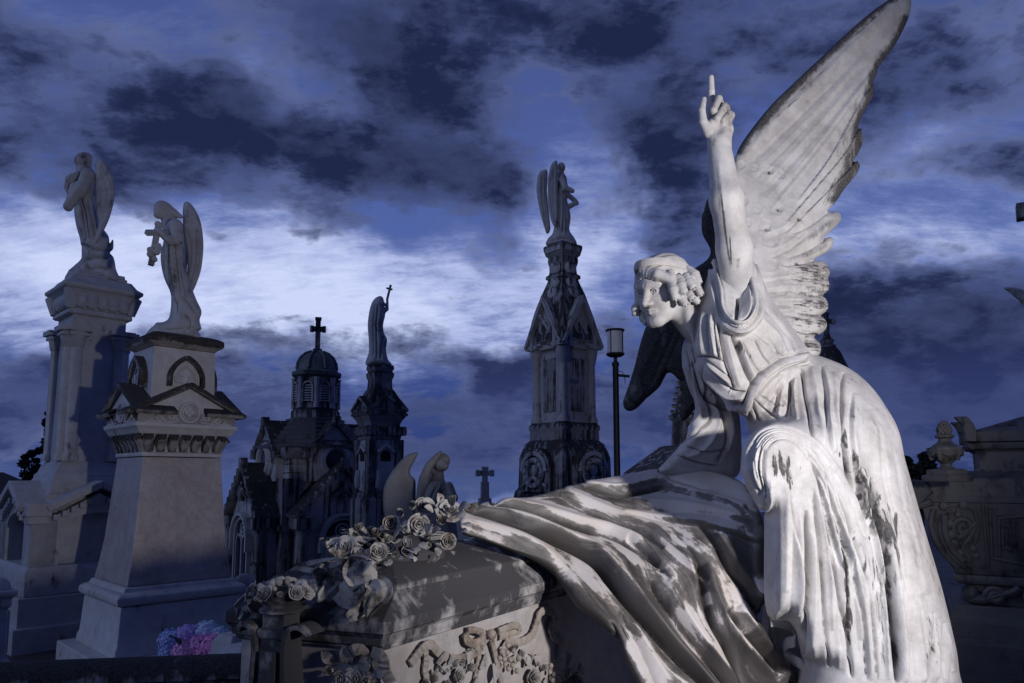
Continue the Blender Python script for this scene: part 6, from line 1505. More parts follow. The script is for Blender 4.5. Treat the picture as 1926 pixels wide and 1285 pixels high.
# ---- slim column with the veiled woman
t4 = Mon('column_monument', 'slim sooty column monument with niche panels, in front of the chapel', 'monument', 711, 10.4, 24)
t4.stack('base', [(118, 1140), (114, 1000), (104, 996), (104, 940), (96, 934), (94, 926)], M_SOOT, .012)
t4.stack('shaft', [(74, 926.5), (74, 828)], M_DARK, .006)
mb = MB(); mk = MB(); mn = MB()
for M_ in R90:
    mb.cut(); mk.cut(); mn.cut(); hh = t4.h(74); mk.box((-hh, -hh, t4.z(877)), (.11, .11, t4.m(98)), M_)
    mb.prism(arch_poly(hh * .62, t4.z(922), t4.z(852), 12), -hh - .03, -hh + .05, M_); mn.prism(arch_poly(.075, t4.z(868), t4.z(858), 10), -hh - .036, -hh + .02, M_)
    for sx in (-1, 1): mb.tube([(sx * .12, -hh - .04, t4.z(885)), (sx * .10, -hh - .05, t4.z(900)), (sx * .13, -hh - .04, t4.z(918))], [.03, .05, .04], 6, M_)
    mb.tube([(-.13, -hh - .04, t4.z(852)), (0, -hh - .05, t4.z(840)), (.13, -hh - .04, t4.z(852))], .03, 6, M_)
mk.parts('corner_pier', M_SOOT, t4.t); pn = mb.parts('niche_panel', M_T2, t4.t); mn.parts('niche', M_HOLE, pn)
t4.stack('cornice', [(80, 828.4), (84, 822), (80, 812), (78, 800), (86, 792), (98, 786), (102, 778), (98, 774)], M_SOOT, .01)
mb = MB()
for M_ in R90:
    mb.cut(); w = t4.h(100); gable(mb, w, t4.z(775), t4.z(752), -w, w * .2, M_); rake(mb, w, t4.z(776), t4.z(753), .04, -w - .03, -w * .3, M_)
    for k in range(8): mb.ball(((k - 3.5) * w * .27, -t4.h(82) - .02, t4.z(812)), (.05, .05, .09), 6, M_); mb.ball(((k - 3.5) * w * .26, -w - .01, t4.z(781)), .03, 6, M_)
mb.parts('crown_gable', M_SOOT, t4.t)
t4.stack('cap', [(86, 775), (76, 752), (58, 738), (48, 732), (46, 716), (52, 710), (54, 704), (46, 700), (54, 694), (50, 688)], M_SOOT, .01)
c = cv(400, 520, 2.106)
vw = figure('veiled_woman', 'stone figure of a veiled woman lifting a thin cross, on the slim column', 'statue', 10.4, [
    ('i', c((632, 100), (646, 84), (664, 77), (676, 86), (680, 110), (684, 150), (676, 190), (680, 225), (692, 250), (688, 290), (696, 330), (708, 354), (610, 354), (618, 300), (618, 250), (614, 190), (622, 130)), .0, .16, .12),
    ('e', c((672, 108, -.08))[0], (5, 7.5, 6)), ('c', c((676, 140, -.05), (690, 130, -.05), (692, 92, -.05)), [4.5, 3.6, 2.4])],
    [(c((640, 110), (632, 200), (634, 320)), 2.5, .03), (c((654, 110), (648, 200), (650, 330)), 2.5, .03), (c((664, 180), (672, 240), (664, 330)), 2.5, .03), (c((676, 210), (684, 270), (690, 340)), 2.2, .03), (c((640, 190), (664, 220), (684, 240)), 2.5, .025)], h=.013, mat=M_STAT)
mb = MB(); mb.tube([P(727.5, 566, 10.35), P(735, 536, 10.33)], .017, 6); mb.tube([P(727, 542, 10.33), P(738, 545, 10.33)], .016, 6); mb.build('cross', M_SOOT, vw, world=True)

# ---- domed chapel
ch = Mon('domed_chapel', 'sooty stone burial chapel with lantern dome, cross and traceried windows', 'chapel', 590, 12.6, 23)
hw = ch.h(330)
mb = MB(); mb.stack([(hw * .62, 0), (hw * .62, ch.z(846))]); mb.build('wall', M_DARK, ch.t)
mb = MB()
for k in range(16): mb.stack([(hw * .622 + .012, ch.z(1085 - k * 15) - .006), (hw * .622 + .012, ch.z(1085 - k * 15) + .006)])
mb.build('string_course', M_SOOT, ch.t)
mb = MB(); mb.stack([(hw * .66, ch.z(866)), (hw * .70, ch.z(860)), (hw * .72, ch.z(852)), (hw * .72, ch.z(846)), (hw * .66, ch.z(844))]); mb.build('cornice', M_SOOT, ch.t, bevel=.01)
mb = MB(); pr = []
for k in range(7):
    w = hw * (.80 - .068 * k); z = ch.z(846 - k * 8.4); pr += [(w, z), (w, z + .05)]
mb.lathe([(w * 1.10, z) for w, z in pr] + [(hw * .36, ch.z(788))], 8, None, (0, 0), PI / 8); mb.build('roof', M_ROOF, ch.t, smooth=False)
rD = ch.m(40)
mb = MB(); mb.lathe([(rD * 1.12, ch.z(792)), (rD * 1.12, ch.z(776)), (rD * 1.05, ch.z(772)), (rD, ch.z(770)), (rD, ch.z(712))], 8, None, (0, 0), PI / 8); mb.build('lantern', M_SOOT, ch.t, smooth=False)
mb = MB(); ml = MB(); mv = MB()
for k in range(8):
    M_ = Tm((0, 0, 0), k * PI / 4); a = rD * .93; mb.cut(); ml.cut(); mv.cut()
    mv.prism(arch_poly(rD * .20, ch.z(760), ch.z(732), 10), -a - .012, -a + .05, M_); arch_ring(mb, rD * .20, ch.z(732), rD * .07, -a - .05, -a - .0, M_, 10, 0, ch.z(760))
    for q in range(7): ml.box((0, -a - .02, ch.z(757 - q * 4.6)), (rD * .38, .025, .022), M_)
    mb.box((0, 0, 0), (.001, .001, .001), M_) if False else None
    M2 = Tm((0, 0, 0), k * PI / 4 + PI / 8); mb.lathe([(.05, ch.z(770)), (.045, ch.z(718)), (.06, ch.z(714))], 8, M2, (0, -rD * 1.0))
lo_ = mv.parts('louvre_opening', M_HOLE, ch.t); mb.parts('lantern_column', M_DARK, ch.t); ml.parts('louvre', M_DARK, lo_)
mb = MB(); mb.lathe([(rD * 1.0, ch.z(713)), (rD * 1.14, ch.z(709)), (rD * 1.16, ch.z(703)), (rD * 1.0, ch.z(700)), (rD * .97, ch.z(696)), (rD * .93, ch.z(686)), (rD * .80, ch.z(676)), (rD * .56, ch.z(668)), (rD * .28, ch.z(663)), (rD * .2, ch.z(661)), (rD * .24, ch.z(658)), (rD * .12, ch.z(655))], 24)
for k in range(8):
    a = k * PI / 4; mb.tube([(rD * r * math.cos(a), rD * r * math.sin(a), ch.z(py)) for r, py in ((.99, 697), (.95, 686), (.82, 676), (.58, 667.5), (.28, 662.5))], .03, 6)
mb.build('dome', stone('bronze_green_dome', base=(.13, .16, .17), warm=(.09, .11, .12), dark=(.015, .016, .02), cover=.5, streak=.5), ch.t)
mb = MB(); h_ = ch.z(600) - ch.z(657); cross_mb(mb, h_, ch.m(23), ch.m(9.5), Tm((0, 0, ch.z(657)), -ch.rz + .25)); torus(mb, (0, 0, 0), .001, .001) if False else None
mb.build('roof_cross', M_SOOT, ch.t)
# two gabled arms: upper gable with round window, lower porch with arched tracery
mg = MB(); mr = MB(); mv = MB(); mt = MB(); mc = MB()
for i, M_ in enumerate(R90):
    d = -hw * .62
    for q in (mg, mr, mv, mt, mc): q.cut()
    w = hw * .40; z0, ze, zt = ch.z(905), ch.z(858), ch.z(806)
    mg.prism([(-w, z0), (w, z0), (w, ze), (0, zt), (-w, ze)], d - .12, d + hw * .30, M_); rake(mr, w * 1.06, ze + .0, zt + .02, .065, d - .20, d + hw * .30, M_, .05)
    mr.box((0, d - .16, zt + .08), (.11, .12, .15), M_); mr.box((-w * 1.08, d - .14, ze - .0), (.12, .14, .12), M_); mr.box((w * 1.08, d - .14, ze - .0), (.12, .14, .12), M_)
    zc = ch.z(868); mv.lathe([(w * .42, 0), (w * .42, .03)], 24, M_ @ Tm((0, d - .125, zc), 0, PI / 2)); 
    torus(mt, (0, d - .15, zc), w * .50, .065, M_, 28); torus(mt, (0, d - .14, zc), w * .66, .03, M_, 28)
    arch_ring(mr, w * .74, zc - .05, w * .10, d - .17, d - .11, M_, 18)
    # lower porch
    mv.cut(); mt.cut()
    w = hw * .56; z0, ze, zt = 0, ch.z(962), ch.z(886); dp = -hw * .98
    mg.prism([(-w, z0), (w, z0), (w, ze), (0, zt), (-w, ze)], dp, -hw * .5, M_)
    rake(mr, w * 1.05, ze + .02, zt + .02, .085, dp - .13, -hw * .55, M_, .08)
    for q in range(6):
        for sx in (-1, 1): mr.box((sx * w * (.18 + .17 * q), dp - .10, zt + .12 - (zt - ze) * (.18 + .17 * q)), (.09, .08, .08), M_)
    mr.box((0, dp - .08, zt + .12), (.12, .12, .18), M_)
    zs = ch.z(1005); aw = w * .46
    mv.prism(arch_poly(aw, ch.z(1098), zs, 16), dp - .01, dp + .05, M_)
    arch_ring(mt, aw, zs, aw * .14, dp - .08, dp - .0, M_, 18, 0, ch.z(1098)); arch_ring(mt, aw * 1.2, zs, aw * .16, dp - .13, dp - .0, M_, 18, 0, zs - .2)
    # tracery: two lights and a round
    for sx in (-1, 1): arch_ring(mt, aw * .40, zs - aw * .35, aw * .07, dp - .06, dp - .012, Tm((0, 0, 0), 0) @ M_ @ Tm((sx * aw * .48, 0, 0)), 12, .2, ch.z(1098))
    torus(mt, (0, dp - .035, zs + aw * .42), aw * .36, aw * .06, M_, 22); torus(mt, (0, dp - .035, zs + aw * .42), aw * .16, aw * .05, M_, 14)
    for sx in (-1, 1):
        mc.cut(); mc.lathe([(.13, 0), (.13, .3), (.085, .36), (.080, ch.z(1000)), (.12, ch.z(990)), (.13, ch.z(985))], 12, M_, (sx * w * .98, dp - .0)); mc.box((sx * w * .98, dp, ch.z(976)), (.32, .32, .16), M_)
    mc.cut(); mc.box((-hw * .63, -hw * .63, ch.z(900) / 2), (.28, .28, ch.z(900)), M_); mc.cut(); mc.box((-hw * .64, -hw * .64, ch.z(985)), (.34, .34, .10), M_)
    mr.tube([(-.18, dp - .05, ch.z(930)), (0, dp - .09, ch.z(915)), (.18, dp - .05, ch.z(930))], .06, 6, M_); mr.tube([(0, dp - .05, ch.z(905)), (0, dp - .09, ch.z(940))], .06, 6, M_)
mg.parts('gabled_arm', M_DARK, ch.t); mr.parts('gable_coping', M_SOOT, ch.t, bevel=.012); wi = mv.parts('window', M_GLASSD, ch.t); mt.parts('window_tracery', M_T2, wi); mc.parts('buttress', M_SOOT, ch.t)

# ---- kneeling angel behind the roses
c = cv(680, 820, 4.943)
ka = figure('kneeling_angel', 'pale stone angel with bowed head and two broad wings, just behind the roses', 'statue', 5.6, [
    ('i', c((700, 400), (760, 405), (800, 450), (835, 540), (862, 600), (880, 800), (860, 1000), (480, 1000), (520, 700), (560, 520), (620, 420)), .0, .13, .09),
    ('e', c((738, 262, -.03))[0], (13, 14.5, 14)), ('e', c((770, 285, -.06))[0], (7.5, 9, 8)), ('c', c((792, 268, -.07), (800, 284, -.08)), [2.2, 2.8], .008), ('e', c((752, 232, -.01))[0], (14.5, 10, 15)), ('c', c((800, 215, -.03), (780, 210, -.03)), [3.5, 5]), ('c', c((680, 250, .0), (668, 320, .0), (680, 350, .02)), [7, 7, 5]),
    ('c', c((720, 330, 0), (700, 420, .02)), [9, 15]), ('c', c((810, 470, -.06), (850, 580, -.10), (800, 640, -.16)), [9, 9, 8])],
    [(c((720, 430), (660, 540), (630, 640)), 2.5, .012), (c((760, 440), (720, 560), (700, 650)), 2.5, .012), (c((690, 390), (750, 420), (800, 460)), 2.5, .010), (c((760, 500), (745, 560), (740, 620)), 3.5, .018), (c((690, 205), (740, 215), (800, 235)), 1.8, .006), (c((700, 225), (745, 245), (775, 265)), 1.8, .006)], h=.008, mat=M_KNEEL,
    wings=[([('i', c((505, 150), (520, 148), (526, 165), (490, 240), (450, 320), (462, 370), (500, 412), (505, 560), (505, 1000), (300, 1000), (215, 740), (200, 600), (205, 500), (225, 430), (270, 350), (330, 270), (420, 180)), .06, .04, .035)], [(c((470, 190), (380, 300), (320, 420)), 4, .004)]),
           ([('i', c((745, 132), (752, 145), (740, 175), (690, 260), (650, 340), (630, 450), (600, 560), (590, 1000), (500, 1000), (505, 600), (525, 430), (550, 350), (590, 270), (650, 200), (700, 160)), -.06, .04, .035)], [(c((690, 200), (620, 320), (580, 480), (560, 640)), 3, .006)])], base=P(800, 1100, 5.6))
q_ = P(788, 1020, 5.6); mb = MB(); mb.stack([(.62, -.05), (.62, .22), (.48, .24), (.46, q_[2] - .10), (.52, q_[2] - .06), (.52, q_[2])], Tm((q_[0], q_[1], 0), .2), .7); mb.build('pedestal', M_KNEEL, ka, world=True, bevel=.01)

# ---- small cross between the monuments
sc_ = Mon('stone_grave_cross', 'small weathered stone cross on a slim pier, alone against the low sky', 'cross', 912, 9.5, 12)
sc_.stack('pier', [(36, 1160), (32, 948), (26, 944), (26, 938), (17, 936), (16, 906)], M_MID, .006)
mb = MB(); cross_mb(mb, sc_.z(881) - sc_.z(908), sc_.m(28), sc_.m(10), Tm((0, 0, sc_.z(908)))); mb.build('cross', M_MID, sc_.t, bevel=.008)

# ---- tomb behind the angel on the right: dark cone with a cross
t7 = Mon('cross_topped_spire', 'black stone spire tipped with a small cross behind the great wing', 'monument', 1568, 10.5, 30)
mb = MB(); mb.lathe([(t7.m(62), 0), (t7.m(60), t7.z(760)), (t7.m(46), t7.z(720)), (t7.m(34), t7.z(690)), (t7.m(22), t7.z(662)), (t7.m(15), t7.z(654)), (t7.m(16), t7.z(651)), (t7.m(10), t7.z(648)), (t7.m(13), t7.z(641)), (t7.m(7), t7.z(636)), (t7.m(6), t7.z(630))], 20); mb.build('spire', M_SOOT, t7.t)
mb = MB(); cross_mb(mb, t7.z(591) - t7.z(632), t7.m(27), t7.m(8.5), Tm((0, 0, t7.z(632)), -.2)); mb.build('cross', M_SOOT, t7.t, bevel=.006)

# ---- dark gabled vault under the far wing, with a crocketed pinnacle
t8 = Mon('gabled_vault', 'black stone vault with a low gable and thin pinnacle seen under the far wing', 'tomb', 1272, 8.6, 30)
mb = MB(); w = t8.m(62); mb.prism([(-w, 0), (w, 0), (w, t8.z(888)), (0, t8.z(846)), (-w, t8.z(888))], -w * .8, w * .8); mb.build('wall', M_SOOT, t8.t)
mb = MB(); rake(mb, w * 1.08, t8.z(889), t8.z(846), .05, -w * .95, w * .9, None, .08); mb.build('gable_coping', M_DARK, t8.t, bevel=.008)
mb = MB(); xk = t8.m(26); M_ = Tm((xk, w * .2, 0)); mb.stack([(.13, t8.z(900)), (.10, t8.z(790)), (.13, t8.z(786)), (.13, t8.z(780)), (.08, t8.z(774)), (.02, t8.z(700))], M_)
for k in range(6): mb.ball((0, 0, 0), 1, 6) if False else [mb.ball((sx * (.095 - .012 * k), sy * (.095 - .012 * k), t8.z(772 - 11 * k)), .032, 6, M_) for sx in (-1, 1) for sy in (-1, 1)]
mb.build('pinnacle', M_SOOT, t8.t)
# ------------------------------------------------------------------ right hand tomb, urn, lamp, trees, flowers, ground
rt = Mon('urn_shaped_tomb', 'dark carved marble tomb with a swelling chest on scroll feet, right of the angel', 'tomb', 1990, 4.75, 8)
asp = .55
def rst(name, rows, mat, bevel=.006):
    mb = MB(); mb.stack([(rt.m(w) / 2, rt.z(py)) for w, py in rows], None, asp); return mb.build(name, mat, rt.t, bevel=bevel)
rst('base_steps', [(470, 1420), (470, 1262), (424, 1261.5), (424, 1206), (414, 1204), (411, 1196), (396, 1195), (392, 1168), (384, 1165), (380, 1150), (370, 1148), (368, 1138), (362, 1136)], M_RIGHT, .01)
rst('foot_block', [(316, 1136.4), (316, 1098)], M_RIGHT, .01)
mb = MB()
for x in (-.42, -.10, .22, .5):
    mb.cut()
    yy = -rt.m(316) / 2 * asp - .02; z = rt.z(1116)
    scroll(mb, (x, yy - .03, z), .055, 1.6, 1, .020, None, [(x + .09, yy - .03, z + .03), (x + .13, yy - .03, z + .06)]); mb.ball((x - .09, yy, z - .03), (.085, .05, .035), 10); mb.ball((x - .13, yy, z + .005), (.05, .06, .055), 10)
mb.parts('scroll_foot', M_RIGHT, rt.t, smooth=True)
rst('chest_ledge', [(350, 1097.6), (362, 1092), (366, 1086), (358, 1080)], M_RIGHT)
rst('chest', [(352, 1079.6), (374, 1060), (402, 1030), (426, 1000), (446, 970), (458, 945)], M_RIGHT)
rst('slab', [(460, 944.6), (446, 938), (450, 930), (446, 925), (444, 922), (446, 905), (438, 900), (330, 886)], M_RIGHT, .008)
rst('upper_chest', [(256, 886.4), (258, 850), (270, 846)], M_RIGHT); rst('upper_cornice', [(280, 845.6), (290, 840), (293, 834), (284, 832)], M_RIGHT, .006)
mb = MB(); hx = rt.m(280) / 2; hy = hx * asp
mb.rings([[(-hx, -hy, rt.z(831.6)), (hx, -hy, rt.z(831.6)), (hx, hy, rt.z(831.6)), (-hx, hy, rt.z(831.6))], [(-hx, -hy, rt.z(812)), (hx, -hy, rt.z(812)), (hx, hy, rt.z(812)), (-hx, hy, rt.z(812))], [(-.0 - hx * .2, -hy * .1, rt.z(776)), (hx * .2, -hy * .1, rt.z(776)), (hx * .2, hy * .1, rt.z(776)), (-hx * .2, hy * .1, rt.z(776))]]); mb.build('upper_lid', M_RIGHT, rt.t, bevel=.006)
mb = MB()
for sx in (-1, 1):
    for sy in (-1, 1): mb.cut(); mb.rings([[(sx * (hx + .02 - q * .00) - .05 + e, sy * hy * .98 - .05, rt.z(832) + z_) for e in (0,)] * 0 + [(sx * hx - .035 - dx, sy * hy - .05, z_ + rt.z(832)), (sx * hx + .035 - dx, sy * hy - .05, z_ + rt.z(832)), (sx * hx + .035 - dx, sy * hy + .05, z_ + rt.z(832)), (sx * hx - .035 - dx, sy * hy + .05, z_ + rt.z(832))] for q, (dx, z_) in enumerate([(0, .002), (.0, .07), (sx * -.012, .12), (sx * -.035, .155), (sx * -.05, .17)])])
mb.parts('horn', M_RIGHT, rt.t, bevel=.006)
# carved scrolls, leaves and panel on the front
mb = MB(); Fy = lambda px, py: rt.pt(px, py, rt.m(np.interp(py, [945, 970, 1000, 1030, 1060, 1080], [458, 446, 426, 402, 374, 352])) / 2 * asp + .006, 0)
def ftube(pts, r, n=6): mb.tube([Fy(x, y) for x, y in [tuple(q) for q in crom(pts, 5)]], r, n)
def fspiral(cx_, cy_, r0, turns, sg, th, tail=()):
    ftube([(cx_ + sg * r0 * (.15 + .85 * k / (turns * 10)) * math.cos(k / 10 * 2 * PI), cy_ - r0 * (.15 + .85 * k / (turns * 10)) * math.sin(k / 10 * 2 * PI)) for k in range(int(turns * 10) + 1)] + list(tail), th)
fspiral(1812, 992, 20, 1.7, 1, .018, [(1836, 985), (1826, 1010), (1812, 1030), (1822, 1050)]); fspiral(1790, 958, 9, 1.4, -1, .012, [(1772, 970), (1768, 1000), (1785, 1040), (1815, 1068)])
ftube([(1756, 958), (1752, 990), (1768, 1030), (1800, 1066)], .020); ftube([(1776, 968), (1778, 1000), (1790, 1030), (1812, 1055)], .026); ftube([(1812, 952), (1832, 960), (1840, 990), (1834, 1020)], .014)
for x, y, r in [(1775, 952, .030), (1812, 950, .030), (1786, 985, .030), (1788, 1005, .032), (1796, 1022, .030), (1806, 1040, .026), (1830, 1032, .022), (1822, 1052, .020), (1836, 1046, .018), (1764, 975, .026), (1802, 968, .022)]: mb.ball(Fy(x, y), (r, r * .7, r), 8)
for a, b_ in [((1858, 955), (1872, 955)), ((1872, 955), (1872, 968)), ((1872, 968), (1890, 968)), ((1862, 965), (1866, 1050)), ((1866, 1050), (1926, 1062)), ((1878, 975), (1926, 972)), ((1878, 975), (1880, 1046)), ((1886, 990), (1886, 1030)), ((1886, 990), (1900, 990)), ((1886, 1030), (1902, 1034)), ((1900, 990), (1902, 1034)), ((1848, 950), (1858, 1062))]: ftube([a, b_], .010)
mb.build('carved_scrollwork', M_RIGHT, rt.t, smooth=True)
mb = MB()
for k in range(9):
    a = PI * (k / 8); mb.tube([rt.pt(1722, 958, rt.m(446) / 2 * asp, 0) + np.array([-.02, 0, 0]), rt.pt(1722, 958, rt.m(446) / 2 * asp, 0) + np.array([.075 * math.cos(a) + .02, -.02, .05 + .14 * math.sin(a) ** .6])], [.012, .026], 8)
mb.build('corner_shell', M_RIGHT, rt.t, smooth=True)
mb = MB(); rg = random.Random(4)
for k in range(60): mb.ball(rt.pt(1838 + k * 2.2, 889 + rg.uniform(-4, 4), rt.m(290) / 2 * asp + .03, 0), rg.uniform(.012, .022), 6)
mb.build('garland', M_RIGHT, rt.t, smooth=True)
u = P(1781, 892, 4.35); un = thing('draped_urn', 'stone urn with carved drapery and flame finial on the corner of the right tomb', 'urn', tuple(u))
k_ = mpp(1781, 850, 4.35); zz = lambda py: (892 - py) * k_
mb = MB(); mb.stack([(30 * k_, zz(906)), (30 * k_, zz(894)), (24 * k_, zz(893)), (24 * k_, zz(884)), (17 * k_, zz(882))], Tm((0, 0, 0), .3)); mb.build('foot', M_RIGHT, un, bevel=.004)
mb = MB(); mb.lathe([(16 * k_, zz(882)), (10 * k_, zz(877)), (9 * k_, zz(873)), (14 * k_, zz(868)), (22 * k_, zz(860)), (28 * k_, zz(850)), (27 * k_, zz(843)), (18 * k_, zz(836)), (11 * k_, zz(831)), (10 * k_, zz(826)), (16 * k_, zz(823)), (16 * k_, zz(819)), (9 * k_, zz(816))], 28); mb.build('bowl', M_RIGHT, un)
mb = MB()
for q in range(5):
    a0 = q * 2 * PI / 5
    for j in range(3): mb.tube([(27 * k_ * math.cos(a0 + t * 1.2) * (1.04 - .02 * j), 27 * k_ * math.sin(a0 + t * 1.2) * (1.04 - .02 * j), zz(846 + (3 + 4 * j) * math.sin(PI * t))) for t in np.linspace(0, 1, 9)], .008, 6)
    mb.tube([(28 * k_ * math.cos(a0), 28 * k_ * math.sin(a0), zz(842)), (27 * k_ * math.cos(a0), 27 * k_ * math.sin(a0), zz(852)), (23 * k_ * math.cos(a0), 23 * k_ * math.sin(a0), zz(866))], [.012, .016, .008], 6)
mb.build('drapery', M_RIGHT, un, smooth=True)
mb = MB(); rg = random.Random(2)
for j, (py, r) in enumerate([(814, 11), (810, 13), (806, 12), (802, 9), (798, 5.5), (795, 2)]):
    for q in range(8): a = q * PI / 4 + j * .4; mb.ball((r * .8 * k_ * math.cos(a), r * .8 * k_ * math.sin(a), zz(py)), (3.6 * k_, 3.6 * k_, 5 * k_), 8)
mb.build('flame', M_RIGHT, un, smooth=True)

# wing of a further angel at the right edge
figure('edge_angel', 'stone angel mostly outside the right edge, only its wing tip showing', 'statue', 7.0, [('i', [(1985, 560), (2020, 560), (2040, 640), (2060, 800), (2070, 900), (1960, 900), (1970, 760), (1975, 640)], 0, .16, .1), ('e', (2000, 535, 0), (18, 21, 18)), ('c', [(2000, 550, 0), (2002, 575, 0)], [10, 16])], h=.014, mat=M_STAT,
       wings=[([('i', [(1884, 541), (1900, 540), (1926, 545), (1975, 570), (1995, 600), (1990, 690), (1970, 660), (1945, 610), (1924, 575), (1905, 556)], .08, .03, .03)], [([(1890, 545), (1930, 556), (1970, 590)], 3, .01)])])
ep = Mon('edge_pedestal', 'plain stone pedestal under the edge angel, outside the right border', 'pedestal', 2015, 7.0, 10); ep.stack('shaft', [(150, 1260), (140, 905), (150, 900), (150, 892)], M_DARK, .01)
ec = Mon('edge_cross_monument', 'tall dark cross monument at the right border, only the tip of one arm showing', 'cross', 2012, 9.0, 5)
ec.stack('shaft', [(60, 1150), (36, 700), (30, 300)], M_SOOT, .01); mb = MB(); mb.box((0, 0, ec.z(391)), (ec.m(100), ec.m(30), ec.m(31))); mb.build('crossbar', M_SOOT, ec.t, bevel=.01)

# ---- street lamp
M_IRON = plain('dark_iron', (.018, .020, .026), .5, .6)
M_LAMP = plain('milky_lamp_glass', (.42, .44, .48), .35, var=.06)
lb = P(1161, 900, 9.0); sl = thing('street_lamp', 'unlit street lamp with a drum shaped milky glass head on a dark pole', 'street lamp', (lb[0], lb[1], 0))
km = mpp(1161, 700, 9.0); zl = lambda py: P(1160, py, 9.0)[2]
mb = MB(); mb.lathe([(9 * km, 0), (9 * km, .5), (6.2 * km, .55), (5.6 * km, zl(690)), (6.8 * km, zl(688)), (6.8 * km, zl(682)), (3.4 * km, zl(680)), (3.4 * km, zl(673)), (9 * km, zl(671))], 16); mb.build('pole', M_IRON, sl)
mb = MB(); mb.lathe([(12 * km, zl(671)), (17 * km, zl(668)), (17.5 * km, zl(665)), (15.6 * km, zl(664.6))], 24); mb.lathe([(15.6 * km, zl(624)), (18 * km, zl(623)), (18 * km, zl(620.5)), (10 * km, zl(619))], 24)
for q in range(4):
    a = q * PI / 2 + .9; mb.tube([(16 * km * math.cos(a), 16 * km * math.sin(a), zl(666)), (16 * km * math.cos(a), 16 * km * math.sin(a), zl(622))], .9 * km, 6)
lf = mb.build('lamp_frame', M_IRON, sl)
mb = MB(); mb.lathe([(15.4 * km, zl(664.4)), (15.4 * km, zl(624.4))], 28); mb.build('lamp_glass', M_LAMP, lf)
mb = MB(); mb.tube([(4 * km, 0, zl(706)), (26 * km, 0, zl(708))], 2.6 * km, 8); mb.tube([(6 * km, 0, zl(698)), (12 * km, -.02, zl(700)), (17 * km, 0, zl(712)), (18 * km, 0, zl(722))], .7 * km, 6); mb.build('bracket', M_IRON, sl)

# ---- flowers
M_LEAF = plain('hydrangea_leaf', (.03, .06, .028), .5)
HC_ = [plain('hydrangea_' + n, c_, .8, var=.10, sc=60) for n, c_ in (('blue', (.52, .62, 1.0)), ('lilac', (.70, .56, .98)), ('pink', (1.0, .40, .78)), ('paleblue', (.68, .78, 1.0)), ('rosy', (.98, .55, .86)))]
hyd = thing('hydrangea_bouquet', 'bunch of blue, lilac and pink hydrangeas lying at the foot of the pedestal tomb', 'flowers', tuple(P(368, 1245, 5.2)))
rg = random.Random(12)
def floret(mb, L, n, s):
    n = n / np.linalg.norm(n); q = np.array(Vector(n).to_track_quat('Z', 'Y').to_matrix()); sp = rg.random() * 6
    for k in range(4):
        a = sp + k * PI / 2; d = q @ np.array([math.cos(a), math.sin(a), .25]); e = q @ np.array([-math.sin(a), math.cos(a), 0])
        V = [L, L + (d * .55 + e * .42) * s, L + d * s * 1.0, L + (d * .55 - e * .42) * s, L - n * s * .12]
        mb.add(V, [(0, 1, 2, 3), (1, 0, 4), (2, 1, 4), (3, 2, 4), (0, 3, 4)])
for i, (px, py, r, ci, dy) in enumerate([(322, 1206, 25, 0, .0), (350, 1196, 22, 1, .02), (388, 1190, 24, 3, .06), (412, 1196, 18, 3, .05), (345, 1228, 24, 4, -.05), (372, 1214, 20, 4, -.04), (398, 1216, 26, 2, -.06), (420, 1222, 16, 2, -.02), (318, 1228, 18, 0, -.03), (382, 1232, 18, 2, -.08)]):
    Y = 5.2 + dy; L = P(px, py, Y); s = mpp(px, py, Y); mb = MB()
    mb.ball(L, r * s * .8, 10)
    for k in range(300):
        v = RNG.normal(size=3); v /= np.linalg.norm(v); v[2] = v[2] * .95
        floret(mb, L + v * r * s * rg.uniform(.82, 1.02), v + RNG.normal(0, .25, 3), s * rg.uniform(2.6, 3.4))
    mb.build('flower_head', HC_[ci], hyd, world=True, auto=False)
LM = leaf_mb().build('leaf', M_LEAF, hyd); LM.matrix_basis = Matrix.Translation(-Vector(hyd.location)) @ Matrix.Translation(Vector(P(372, 1206, 5.12))) @ Matrix.Scale(.12, 4)
for px, py, ang in [(338, 1212, 2.4), (408, 1206, .6), (430, 1234, -.4), (312, 1240, 3.4), (360, 1240, -1.2)]:
    e = P(px + math.cos(ang) * 10, py - math.sin(ang) * 10, 5.1) - P(px, py, 5.14); add_leaf(hyd, P(px, py, 5.10), e, (0, -.5, 1), .13, 'leaf', LM.data)

# ---- kerb wall in the left foreground, small pillars, graves between
wl = thing('kerb_wall', 'low dark stone wall with a rounded coping across the lower left', 'wall', tuple(P(200, 1300, 3.6)))
A0 = P(-80, 1268, 3.55); A1 = P(470, 1247, 3.75); d_ = (A1 - A0); mb = MB()
R = []
for q in (A0, A1 + d_ * .02):
    n_ = np.array([-d_[1], d_[0], 0]); n_ /= np.linalg.norm(n_); R.append([q + n_ * .13 * math.cos(a) + np.array([0, 0, .075 * math.sin(a) - .03]) for a in np.linspace(PI * 1.05, -PI * .05, 12)])
mb.rings(R); mb.build('coping', M_SOOT, wl, world=True)
mb = MB(); R = []
for q in (A0, A1): R.append([q + n_ * a + np.array([0, 0, z]) for a, z in ((.10, -.045), (-.10, -.045), (-.10, -1.2), (.10, -1.2))])
mb.rings(R); mb.build('wall', M_SOOT, wl, world=True)
fp = Mon('fence_pillar', 'short stone pillar with a domed top at the left border', 'pillar', 8, 4.9, 10)
fp.stack('shaft', [(66, 1420), (64, 1244), (50, 1240), (46, 1236), (42, 1146), (54, 1140), (52, 1126), (70, 1120), (72, 1112), (64, 1109)], M_T2, .008); mb = MB(); mb.ball((0, 0, fp.z(1109)), fp.m(24), 16); mb.build('domed_top', M_T2, fp.t)
mb = MB()
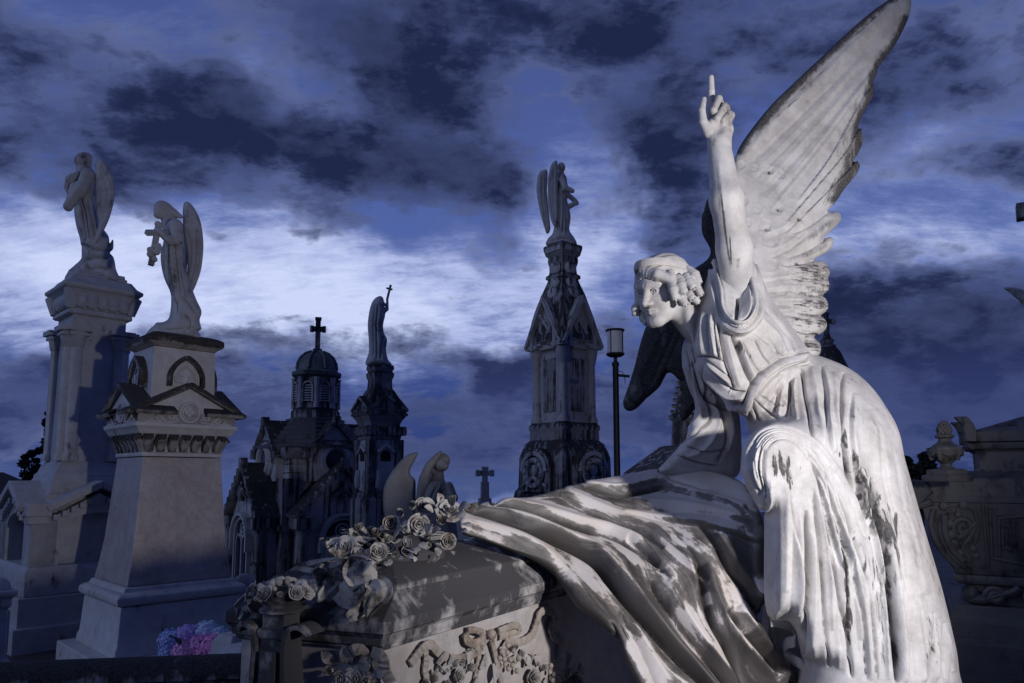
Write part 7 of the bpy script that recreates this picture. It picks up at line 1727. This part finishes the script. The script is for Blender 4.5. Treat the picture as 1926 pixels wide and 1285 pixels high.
for M_ in R90: scroll(mb, (0, -fp.h(54), fp.z(1132)), .03, 1.2, 1, .008, M_); mb.box((0, -fp.h(44) - .004, fp.z(1190)), (fp.h(44) * 1.2, .02, fp.m(76)), M_)
mb.build('relief', M_T2, fp.t)
fp2 = Mon('round_topped_pier', 'squat stone pier with a ball top, between the pedestal tomb and the coffin', 'pillar', 467, 7.6, 20)
fp2.stack('shaft', [(50, 1250), (46, 1112), (56, 1108), (56, 1102), (44, 1099)], M_T2, .008); mb = MB(); mb.ball((0, 0, fp2.z(1098)), fp2.m(19), 16); mb.build('ball_top', M_T2, fp2.t)
gb = Mon('grave_block', 'low pale grave slab with a sloping top behind the corner post', 'grave', 455, 4.6, 35)
gb.stack('block', [(90, 1320), (88, 1206), (60, 1190)], M_T2, .01)
gs = Mon('flat_gravestone', 'pale flat gravestone with a hipped top beside the wall', 'grave', 480, 3.9, 25)
gs.stack('slab', [(120, 1520), (118, 1232), (70, 1212), (50, 1210)], M_T2, .01)
fs = Mon('flower_slab', 'low grey stone slab carrying the hydrangeas beside the pedestal tomb', 'grave', 372, 5.25, 25)
fs.stack('slab', [(150, 1400), (148, 1250), (140, 1247)], M_T2, .008)
# low houses and a white roof beyond the cemetery, far left
hs = thing('distant_house', 'low far house with a dark roof at the left border', 'house', tuple(P(0, 1060, 40)))
mb = MB(); a = P(-60, 1000, 40); mb.box((a[0], a[1], -1.5), (5, 4, 4.6)); mb.build('wall', M_DARK, hs, world=True); mb = MB(); mb.prism([(-3.0, 0), (3.0, 0), (0, 1.2)], -2.4, 2.4, Tm((a[0], a[1], .81))); mb.build('roof', M_SOOT, hs, world=True)
pr = thing('white_canopy', 'small white canopy roof beside the far house', 'canopy', tuple(P(4, 1110, 22)))
mb = MB(); a = P(2, 1068, 22); mb.prism([(-.8, 0), (.8, 0), (0, .5)], -1, 1, Tm((a[0], a[1], a[2]))); mb.build('roof', plain('white_sheet', (.7, .72, .75), .5), pr, world=True)
mb = MB()
for sx in (-.7, .7):
    for sy in (-.8, .8): mb.cut(); mb.tube([(a[0] + sx, a[1] + sy, a[2] + .02), (a[0] + sx, a[1] + sy, -1.4)], .03, 6)
mb.parts('post', M_IRON, pr, world=True)

# ---- trees
M_FOL = plain('dark_foliage', (.014, .020, .015), .8, var=.6, sc=2.5)
M_BARK = plain('bark', (.03, .026, .024), .9)
def tree(label, px, py, r_px, top_px, Y, seed, n=900, lobes=9, loose=1.0, base=-1.5):
    c0 = P(px, py, Y); s = mpp(px, py, Y); t = thing('tree', label, 'tree', (c0[0], c0[1], base), 0, 'dark trees beyond the tombs'); rg = np.random.default_rng(seed); R = r_px * s
    H = (py - top_px) * s; ax = np.array([c0[0], c0[1], c0[2]])
    mb = MB(); mb.tube([(ax[0], ax[1], base), (ax[0] + .05 * R, ax[1], ax[2] - H * .5), (ax[0], ax[1], ax[2] + H * .5)], [R * .12, R * .08, R * .02], 8)
    cl = []
    for k in range(lobes):
        u = k / (lobes - 1); a = rg.uniform(0, 6.28); q = ax + np.array([math.cos(a) * R * .5 * rg.uniform(.2, 1), math.sin(a) * R * .5 * rg.uniform(.2, 1), -H * .9 + 1.85 * H * u]); cl.append((q, R * rg.uniform(.34, .6) * (1.05 - .55 * u)))
        mb.tube([(ax[0], ax[1], q[2] - R * .4), tuple((ax + q) / 2 * [1, 1, 0] + [0, 0, q[2] - R * .15]), tuple(q)], [R * .05, R * .035, R * .01], 6)
    mb.build('trunk', M_BARK, t, world=True)
    mb = MB(); V = []; Fc = []
    for q, r in cl:
        m = int(n / lobes); d = rg.normal(size=(m, 3)); d /= np.linalg.norm(d, axis=1)[:, None]
        pos = q + d * (r * rg.uniform(.35, 1.08, m) ** .7)[:, None] * np.array([1, 1, .85])
        for p in pos:
            e = rg.normal(size=3); e /= np.linalg.norm(e); f = np.cross(e, rg.normal(size=3)); f /= np.linalg.norm(f); L = R * rg.uniform(.08, .16) * loose; b = len(V)
            V += [p - e * L, p + f * L * .5, p + e * L, p - f * L * .5]; Fc.append((b, b + 1, b + 2, b + 3))
    mb.add(V, Fc); mb.build('crown', M_FOL, t, world=True, auto=False)
G_ = None
tree('rounded dark tree left of the tall pillar, lower of the two there', 58, 886, 27, 846, 24, 1, 3000, 13)
tree('thin dark tree crown close against the tall pillar, taller of the two there', 92, 812, 20, 770, 26, 2, 2600, 13)
tree('broad dark tree beside the urn on the right', 1728, 905, 46, 858, 22, 3, 3600, 13)

# ---- ground
M_GND = stone('gravel_ground', base=(.07, .068, .068), warm=(.06, .055, .05), dark=(.02, .02, .02), cover=.5, streak=.0, bump=.6, dirt_shade=False)
mb = MB(); XS = (-700, 700); rows = [(-30, 0), (36, 0), (60, -4), (120, -26), (220, -50), (320, -58), (900, -60)]
V = [(x, y, z) for y, z in rows for x in XS]; mb.add(V, [(2 * i, 2 * i + 1, 2 * i + 3, 2 * i + 2) for i in range(len(rows) - 1)])
g = mb.build('ground', M_GND, auto=False); g['kind'] = 'structure'
